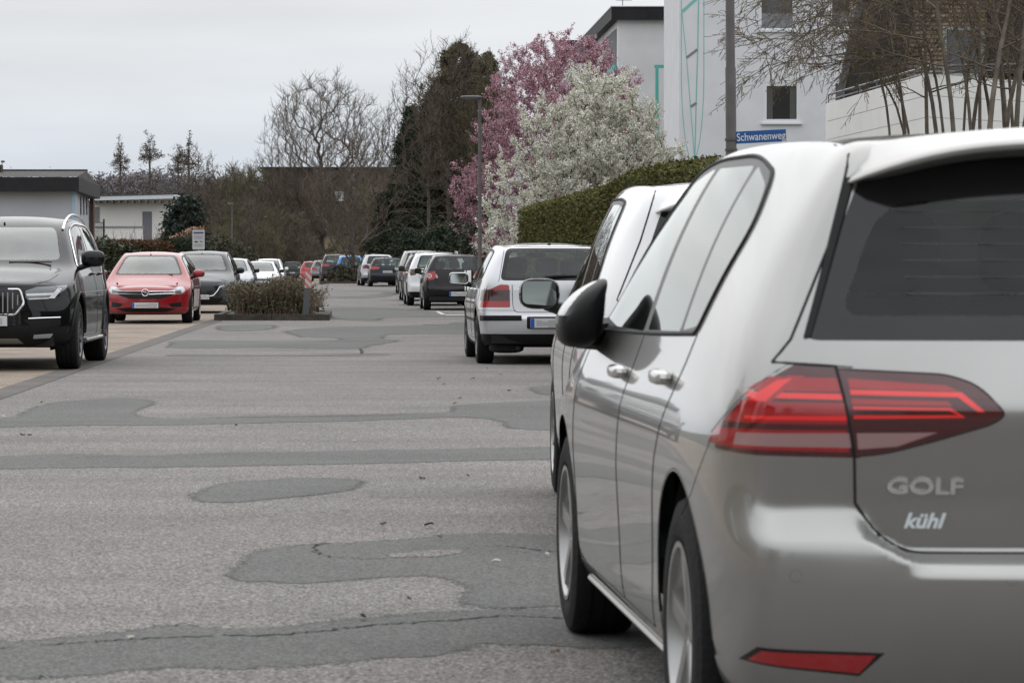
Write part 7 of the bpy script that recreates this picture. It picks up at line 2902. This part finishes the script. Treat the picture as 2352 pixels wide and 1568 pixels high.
def left_house():
    d = 72.0
    root = thing('bungalow', 'white bungalow with deep black roof edge at the left of the picture', 'building', (0, 0, 0))
    M_LH = mat('bungalow_white', (.42, .44, .47), .9, noise=(1, .04), bump=(60, .1))
    x0 = px2(-260, 0, d)[0]
    x1, zf0 = px2(172, 440, d)
    zf1 = px2(172, 408, d)[1]
    d2 = 80.0
    xe = px2(204, 450, d2)[0]
    mb = MB()
    mb.add([(x0, d, -.1), (x1, d, -.1), (x1, d, zf0 + .1), (x0, d, zf0 + .1), (xe, d2, -.1), (xe, d2, zf0 + .1)], [(0, 1, 2, 3), (1, 4, 5, 2)])
    mb.build('wall', M_LH, root)
    mb = MB()
    xa, xb = px2(163, 0, d)[0], px2(171.5, 0, d)[0]
    mb.box(((xa + xb) / 2, d - .008, zf0 / 2), (xb - xa, .012, zf0 + .1))
    mb.build('blue_stripe', mat('pale_blue', (.36, .50, .62), .7), root)
    mb = MB()
    o = .35
    P = [(x0, d - o, zf0), (x1 + .15, d - o, zf0), (x1 + .15, d - o, zf1), (x0, d - o, zf1), (xe + .3, d2, zf0), (xe + .3, d2, zf1), (x0, d2, zf0), (x0, d2, zf1)]
    mb.add(P, [(0, 1, 2, 3), (1, 4, 5, 2), (3, 2, 5, 7), (0, 6, 4, 1)])
    mb.build('roof_edge', M_FASCIA, root)
    # shallow tiled roof
    zr = px2(100, 393, d + 4)[1]
    mb = MB()
    xr1 = px2(199, 394, d + 4)[0]
    mb.add([(x0, d - o + .02, zf1 + .01), (x1 + .10, d - o + .02, zf1 + .01), (xr1, d + 4, zr), (x0, d + 4, zr), (xe + .25, d2 - .05, zf1 + .01)], [(0, 1, 2, 3), (1, 4, 2)])
    for k in range(60):
        xx = lerp(x0, xr1, (k + .5) / 60)
        mb.tube([(xx - .05, d + 4, zr + .01), (xx + .06, d + 4, zr + .01)], .035, 5)
    mb.build('roof', mat('roof_tiles', (.045, .042, .036), .85, noise=(4, .4)), root)
    for X in (184, 191, 198):
        t = (X - 172) / 32
        mb = MB()
        xm, ym = lerp(x1, xe, t), lerp(d, d2, t)
        zz0, zz1 = px2(X, 493, ym)[1], px2(X, 451, ym)[1]
        dx, dy = (xe - x1) / 8.1 * .22, (d2 - d) / 8.1 * .22
        mb.add([(xm - dx + .02, ym - dy, zz0), (xm + dx + .02, ym + dy, zz0), (xm + dx + .02, ym + dy, zz1), (xm - dx + .02, ym - dy, zz1)], [(0, 1, 2, 3)])
        mb.build('slit_window', mat('slit_glass', (.13, .14, .15), .2), root)
    mb = MB()
    p = px2(209, 0, d2)
    mb.box((p[0], d2 + .1, zf0 / 2), (.10, .25, zf0))
    mb.build('porch_post', mat('brown_post', (.085, .05, .04), .8), root)
    mb = MB()
    a = at(1, 379, d + 3)
    mb.box((a.x - .02, d + 3, a.z - .35), (.12, .3, .7))
    mb.build('chimney', mat('chimney_brown', (.05, .04, .03), .9), root)
    mb = MB()
    mb.tube([(a.x + .02, d + 3, a.z - .02), (a.x + .05, d + 3, a.z + .05)], [.012, .01], 5)
    rbox(mb, (a.x + .06, d + 3, a.z + .085), (.11, .07, .06), 2.2, 6)
    mb.build('chimney_cap', mat('cap_grey', (.12, .12, .12), .6), root)
    # second house
    d = 168.0
    r2 = thing('flat_roof_house', 'low white house with thin flat roof and narrow grey door', 'building', (0, 0, 0))
    M_H2 = mat('house_white', (.70, .68, .66), .85, noise=(1, .03))
    x0, zt = px2(206, 470, d)
    x1 = px2(394, 466, d)[0]
    z_r = px2(300, 456, d)[1]
    door = rect(327, 486, 349, 552, d)
    wall_holes(r2, x0, x1, -.3, z_r - .1, d, .2, [door], M_H2)
    mb = MB()
    mb.add([(x1, d, -.3), (x1 + .4, d + 6, -.3), (x1 + .4, d + 6, z_r - .1), (x1, d, z_r - .1)], [(0, 1, 2, 3)])
    mb.build('side_wall', M_H2, r2)
    mb = MB()
    mb.box(((door[0] + door[1]) / 2, d + .1, (door[2] + door[3]) / 2), (door[1] - door[0], .05, door[3] - door[2]))
    dr = mb.build('door', mat('door_grey', (.16, .16, .19), .5), r2)
    a, b = px2(204, 456, d - 1), px2(400, 451, d - 1)
    mb = MB()
    mb.add([(a[0], d - 1, a[1] - .12), (b[0], d - 1, b[1] - .12), (b[0], d - 1, b[1] + .10), (a[0], d - 1, a[1] + .10), (a[0], d + 6, a[1] + .2), (b[0], d + 6, b[1] + .2), (a[0], d + 6, a[1] - .02), (b[0], d + 6, b[1] - .02)],
           [(0, 1, 2, 3), (3, 2, 5, 4), (0, 6, 7, 1), (1, 7, 5, 2)])
    mb.build('roof', mat('roof_white_edge', (.60, .62, .66), .6), r2)
    mb = MB()
    mb.add([(a[0], d - 1.02, a[1] + .10), (b[0], d - 1.02, b[1] + .10), (b[0], d - 1.02, b[1] + .17), (a[0], d - 1.02, a[1] + .17), (a[0], d + 6, a[1] + .28), (b[0], d + 6, b[1] + .28)], [(0, 1, 2, 3), (3, 2, 5, 4)])
    mb.build('roof_sheet', mat('roof_sheet', (.07, .07, .07), .8), r2)
    mb = MB()
    for k in range(12):
        X = 213 + k * 15.6
        p = px2(X, 461, d - .5)
        mb.box((p[0], d - .5, p[1] - .06), (.09, .9, .14))
    mb.build('rafters', mat('rafter', (.16, .14, .13), .8), r2)
    mb = MB()
    h = rect(211, 476, 229, 511, d)
    for k in range(9):
        mb.box(((h[0] + h[1]) / 2, d - .02, lerp(h[2], h[3], (k + .5) / 9)), (h[1] - h[0], .03, (h[3] - h[2]) / 9 * .8))
    mb.build('shutter', mat('shutter_grey', (.20, .19, .19), .7), r2)
    # garden wall in front of it and green fence post with rail
    d = 150
    r3 = thing('garden_wall', 'low white garden wall with dark coping before the low white house', 'wall', (0, 0, 0))
    a = rect(220, 523, 328, 560, d)
    mb = MB()
    mb.box(((a[0] + a[1]) / 2, d, a[3] / 2 - .1), (a[1] - a[0], .2, a[3] + .2))
    mb.build('wall', M_H2, r3)
    mb = MB()
    mb.box(((a[0] + a[1]) / 2, d, a[3] + .035), (a[1] - a[0] + .1, .3, .07))
    mb.build('coping', M_GREYP, r3)
    d = 100
    r4 = thing('wire_fence', 'dark green wire fence with one tall post beside the bungalow', 'fence', (0, 0, 0))
    M_GF = mat('fence_green', (.015, .035, .025), .5)
    p = at(238.6, 503, d)
    mb = MB()
    mb.box((p.x, d, p.z / 2), (.055, .055, p.z))
    mb.build('post', M_GF, r4)
    mb = MB()
    q = at(212, 510, d)
    for k in range(12):
        xx = lerp(q.x, p.x, k / 11)
        mb.tube([(xx, d, .1), (xx, d, p.z - .1)], .006, 4)
    for z in (.3, .9, 1.5, 2.1, p.z - .12):
        if z < p.z:
            mb.tube([(q.x, d, z), (p.x, d, z)], .009, 4)
    mb.build('mesh_panel', M_GF, r4)
left_house()

# ================================================================ lamps, signs, poles
M_POLE = mat('pole_grey', (.105, .095, .092), .55, .3, noise=(4, .15))
def lamp(label, X, Ytop, d, arm, r=.055, kneel=True):
    p = zg(X, d)
    h = top_h(Ytop, d, X)
    root = thing('street_lamp', label, 'street lamp', p)
    mb = MB()
    mb.tube([(0, 0, -.1), (0, 0, h * .18), (0, 0, h * .19), (0, 0, h)], [r * 1.35, r * 1.3, r, r * .75], 12)
    mb.build('pole', M_POLE, root, smooth=True)
    mb = MB()
    rbox(mb, (-arm / 2 + .05, 0, h + .02), (arm, .22, .07), 3.5, 8)
    mb.build('lamp_head', mat('lamp_head', (.10, .10, .10), .4, .3), root, smooth=True)
lamp('tall street lamp with flat head beside the pink blossom tree', 1102, 226, 64, .46, .046)
lamp('distant thin street lamp before the brown thicket', 533, 469, 160, .30, .045)
def street_pole():
    d = 29.5
    p = at(1684, 600, d)
    root = thing('lamp_post', 'thick grey lamp post rising out of the picture, carrying the blue street sign', 'lamp post', (p.x, d, 0))
    root.rotation_euler = (0, math.radians(-.55), 0)
    mb = MB()
    mb.tube([(0, 0, -.1), (0, 0, 2.06), (0, 0, 2.08), (0, 0, 3.1), (0, 0, 3.12), (0, 0, 6.2)], [.062, .059, .054, .052, .046, .038], 20)
    mb.build('pole', M_POLE, root, smooth=True)
    for z in (2.40, 2.30):
        mb = MB()
        mb.lathe([(-.012, .05), (-.012, .062), (.012, .062), (.012, .05)], 20, 'z', (0, 0, z))
        mb.build('clamp', M_POLE, root, smooth=True)
    mb = MB()
    rbox(mb, (-.3, 0, 6.2), (.8, .25, .09), 3.5, 8)
    mb.build('lamp_head', MATS['lamp_head'], root, smooth=True)
    # street sign
    s0, s1 = at(1689, 331, d), at(1806, 297, d)
    zl0, zl1, zr0, zr1 = at(1689, 331, d).z, at(1689, 303, d).z, at(1806, 325, d).z, at(1806, 297, d).z
    sg_ = thing('street_sign', 'blue street name sign reading Schwanenweg in white letters', 'sign', (s0.x, d - .02, zl0))
    W, H = s1.x - s0.x, zl1 - zl0
    ang = math.atan2(zr0 - zl0, W)
    sg_.rotation_euler = (0, -ang, 0)
    mb = MB()
    mb.prism(rounded([(0, 0), (W, 0), (W, H), (0, H)], .006, 3), 0, .004)
    mb.build('sign_plate', mat('sign_blue', (.008, .085, .30), .4), sg_, fix=True)
    c = bpy.data.curves.new('lettering', 'FONT')
    c.body, c.size, c.extrude, c.offset = 'Schwanenweg', H * .98, .0006, .0008
    c.align_x, c.align_y = 'LEFT', 'BOTTOM_BASELINE'
    t = bpy.data.objects.new('lettering', c)
    COL.objects.link(t)
    me = bpy.data.meshes.new_from_object(t.evaluated_get(bpy.context.evaluated_depsgraph_get()))
    bpy.data.objects.remove(t)
    x1 = max(v.co.x for v in me.vertices)
    k = (W * .965) / x1
    for v in me.vertices:
        v.co = (W * .025 + v.co.x * k, -.0015 - v.co.z, H * .22 + v.co.y * .92)
    me.materials.clear()
    me.materials.append(mat('letter_white', (.66, .66, .64), .5))
    o = bpy.data.objects.new('lettering', me)
    COL.objects.link(o)
    o.parent = sg_
street_pole()
def notice():
    d = 88
    a, b = at(442, 573, d), at(470, 528, d)
    root = thing('notice_board', 'small white notice board on a thin post behind the dark grey crossover', 'sign', ((a.x + b.x) / 2, d, gz(d, a.x)))
    W, H = b.x - a.x, b.z - a.z
    z0 = a.z - gz(d, a.x)
    mb = MB()
    mb.tube([(0, .03, 0), (0, .03, z0 + H)], .022, 8)
    mb.build('post', mat('steel_grey', (.25, .25, .25), .5, .5), root, smooth=True)
    mb = MB()
    mb.prism(rounded([(-W / 2, z0), (W / 2, z0), (W / 2, z0 + H), (-W / 2, z0 + H)], .02, 3), 0, .006)
    mb.build('panel', mat('notice_white', (.46, .47, .47), .5), root, fix=True)
    mb = MB()
    mb.prism(rounded([(-W * .40, z0 + H * .80), (W * .42, z0 + H * .81), (W * .42, z0 + H * .90), (-W * .40, z0 + H * .89)], .015, 3), -.003, -.001)
    mb.build('title_bar', mat('notice_blue', (.05, .07, .22), .5), root, fix=True)
    mb = MB()
    for zz, w, g_ in ((.70, .7, 0), (.66, .8, 0), (.62, .75, 0), (.58, .8, 0), (.54, .6, 0), (.27, .8, 0), (.23, .75, 0), (.19, .8, 0), (.15, .5, 0)):
        mb.box((0, -.002, z0 + H * zz), (W * w, .002, H * .014))
    mb.build('text_lines', mat('notice_text', (.26, .26, .28), .6), root)
    mb = MB()      # two little cars, the right one on a tow slope
    mb.prism([(-W * .34, z0 + H * .36), (-.02, z0 + H * .36), (-.02, z0 + H * .40), (-W * .10, z0 + H * .43), (-W * .26, z0 + H * .43), (-W * .34, z0 + H * .39)], -.003, -.001)
    mb.prism([(W * .08, z0 + H * .41), (W * .34, z0 + H * .36), (W * .36, z0 + H * .38), (W * .26, z0 + H * .42), (W * .12, z0 + H * .44)], -.003, -.001)
    mb.build('pictogram', M_SEAM, root, fix=True)
notice()

# ================================================================ hazel bush at the right
def hazel():
    rn = random.Random(77)
    d = 38.0
    base = at(2200, 600, d)
    root = thing('hazel_bush', 'large leafless hazel bush with catkins at the upper right', 'bush', (base.x, d, 0))
    T = Tree(78)
    stems = []
    # stems: foot column, column and row where they leave the frame
    data = [(2050, 1990, 60, .022), (2175, 2100, 0, .026), (2330, 2300, -40, .03), (2210, 2240, 0, .024), (2085, 2030, 40, .030), (2100, 1985, 30, .022), (2130, 2120, 10, .034), (2160, 2075, 0, .036), (2195, 2150, -20, .040), (2225, 2300, -10, .034), (2235, 2190, 20, .030), (2265, 2330, -40, .046), (2285, 2220, -10, .032), (2300, 2390, -20, .040), (2315, 2270, -30, .050), (2340, 2430, 30, .034), (2090, 1960, 90, .020), (2250, 2255, -60, .030), (2330, 2365, -50, .045), (2370, 2420, 0, .04), (2400, 2470, 0, .04)]
    for X0, X1, Y1, r in data:
        dd = d + rn.uniform(-1.2, 1.2)
        p0 = at(X0 + rn.uniform(-8, 8), 610 + FPX * CAMH / dd, dd)
        p0.z = 0
        pm = at(lerp(X0, X1, .12), 300, dd)
        p1 = at(X1, Y1, dd + rn.uniform(-.5, .5))
        p2 = p1 + (p1 - pm) * .55 + Vector((rn.uniform(-.3, .3), 0, .3))
        P = [q - Vector((base.x, d, 0)) for q in catmull([p0, pm, p1, p2], 6)]
        R = [max(.008, r * (1 - .75 * i / (len(P) - 1))) for i in range(len(P))]
        T.trunk.tube(P, R, 8, cap=False)
        n = len(P)
        for j in range(11):
            t = rn.uniform(.42, 1.0)
            i = min(n - 2, int(t * (n - 1)))
            a = P[i].lerp(P[i + 1], rn.random())
            dr = Vector((rn.gauss(-.15, .8), rn.gauss(0, .5), rn.uniform(.1, .9)))
            T.branch(a, dr, rn.uniform(.5, 1.0), R[i] * .45, 2, 4, (0, 0, 4, 4), .6, .02, .13, .62, rr=.6)
    # long arching boughs reaching left over the white block
    for X0, Y0, X1, Y1, sag in ((2130, 30, 1720, 60, 70), (2110, 60, 1730, 130, 40), (2150, -30, 1760, -10, 60), (2120, 90, 1790, 90, 20), (2100, 120, 1760, 150, 10), (2130, 60, 1860, 20, 40), (2120, 130, 1880, 150, 10), (2080, 90, 1730, 100, 60), (2130, -10, 1700, 20, 50)):
        dd = d + rn.uniform(-1, 1)
        a, c = at(X0, Y0, dd), at(X1, Y1, dd + rn.uniform(-.5, .5))
        m_ = a.lerp(c, .5) + Vector((0, 0, sag / FPX * dd))
        P = [q - Vector((base.x, d, 0)) for q in catmull([a, m_, c], 8)]
        R = [max(.0035, .014 * (1 - .8 * i / (len(P) - 1))) for i in range(len(P))]
        T.trunk.tube(P, R, 5, cap=False)
        for j in range(14):
            t = rn.uniform(.12, 1.0)
            i = min(len(P) - 2, int(t * (len(P) - 1)))
            q = P[i].lerp(P[i + 1], rn.random())
            dr = Vector((rn.gauss(-.6, .5), rn.gauss(0, .4), rn.gauss(-.25, .5)))
            T.branch(q, dr, rn.uniform(.30, .6), .006, 2, 4, (0, 0, 3, 3), .55, -.03, .12, .62, rr=.6)
    T.trunk.build('stems', mat('hazel_bark', (.15, .125, .098), .85, noise=(6, .3)), root, smooth=2)
    T.twig.build('twigs', mat('hazel_twig', (.14, .105, .078), .85), root)
    segs = T.seg
    mb = MB()
    for _ in range(1000):      # hanging catkins
        s_ = segs[rn.randrange(len(segs))]
        p = s_[rn.randrange(len(s_))]
        L = rn.uniform(.03, .065)
        mb.tube([p, p + Vector((rn.gauss(0, .004), 0, -L))], [.0035, .003], 4)
    mb.build('catkins', mat('catkin', (.17, .095, .055), .9), root, props={'kind': 'stuff'})
    mb = MB()
    flakes(mb, segs, 6500, .017, rn, .012, 0, 1.3)
    mb.build('buds', mat('bud_green', (.20, .22, .06), .8), root, props={'kind': 'stuff'})
hazel()

# houses mirrored from the left; unseen ones behind the camera added to darken reflections
def mirror_house(x, y, w, dp, h, label, c, seed, rz=0):
    root = thing('gabled_house', label, 'building', (x, y, 0), rz)
    mb = MB()
    mb.box((0, 0, h / 2), (dp, w, h))
    mb.build('wall', mat('house_' + str(seed), c, .9, noise=(1, .06)), root)
    mb = MB()
    r = h + dp * .38
    mb.prism([(-dp / 2 - .4, h - .1), (dp / 2 + .4, h - .1), (0, r)], -w / 2 - .3, w / 2 + .3, axis='y')
    mb.build('roof', MATS['dark_roof'], root, fix=True)
    for k in range(3):
        for z in (1.0, 3.7):
            if z + 1.2 < h:
                mb = MB()
                yy = -w / 2 + w * (k + .5) / 3
                mb.box((dp / 2 + .01, yy, z + .6), (.06, 1.3, 1.25))
                f = mb.build('window', M_WFRAME, root)
                mb = MB()
                mb.box((dp / 2 + .045, yy, z + .6), (.02, 1.1, 1.05))
                mb.build('pane', M_WGLASS, f)
mirror_house(-26, 14, 11, 9, 5.6, 'beige gabled house beyond the left edge of the picture', (.42, .36, .26), 1)
mirror_house(-27, 34, 12, 9, 5.4, 'pale gabled house beyond the left edge, nearer the bungalow', (.50, .47, .42), 2)
mirror_house(-25, -8, 12, 9, 5.6, 'unseen grey gabled house added behind the camera on the left to darken reflections', (.40, .38, .36), 3)
mirror_house(2, -34, 16, 10, 6.5, 'unseen beige gabled house added behind the camera to darken reflections', (.36, .30, .22), 4, math.radians(90))
mirror_house(24, -6, 12, 9, 6.0, 'unseen brick coloured gabled house added behind the camera on the right to darken reflections', (.25, .15, .10), 5, math.radians(180))
for i, (x, y, h) in enumerate(((-14, -22, 8), (-19, 4, 7), (12, -24, 9), (-18, 24, 7), (-8, -30, 9), (16, -14, 8))):
    o = copy_tree(pat[i % 4])  # shrub copies added out of view as dark shapes for the car reflections
    o.location = (x, y, 0)
    o.scale = (h / 8, h / 8, h / 8)
    o.rotation_euler = (0, 0, i)
    tag(o, 'unseen bare shrub added beside the camera to darken reflections', 'shrub', 'unseen shrubs added round the camera')
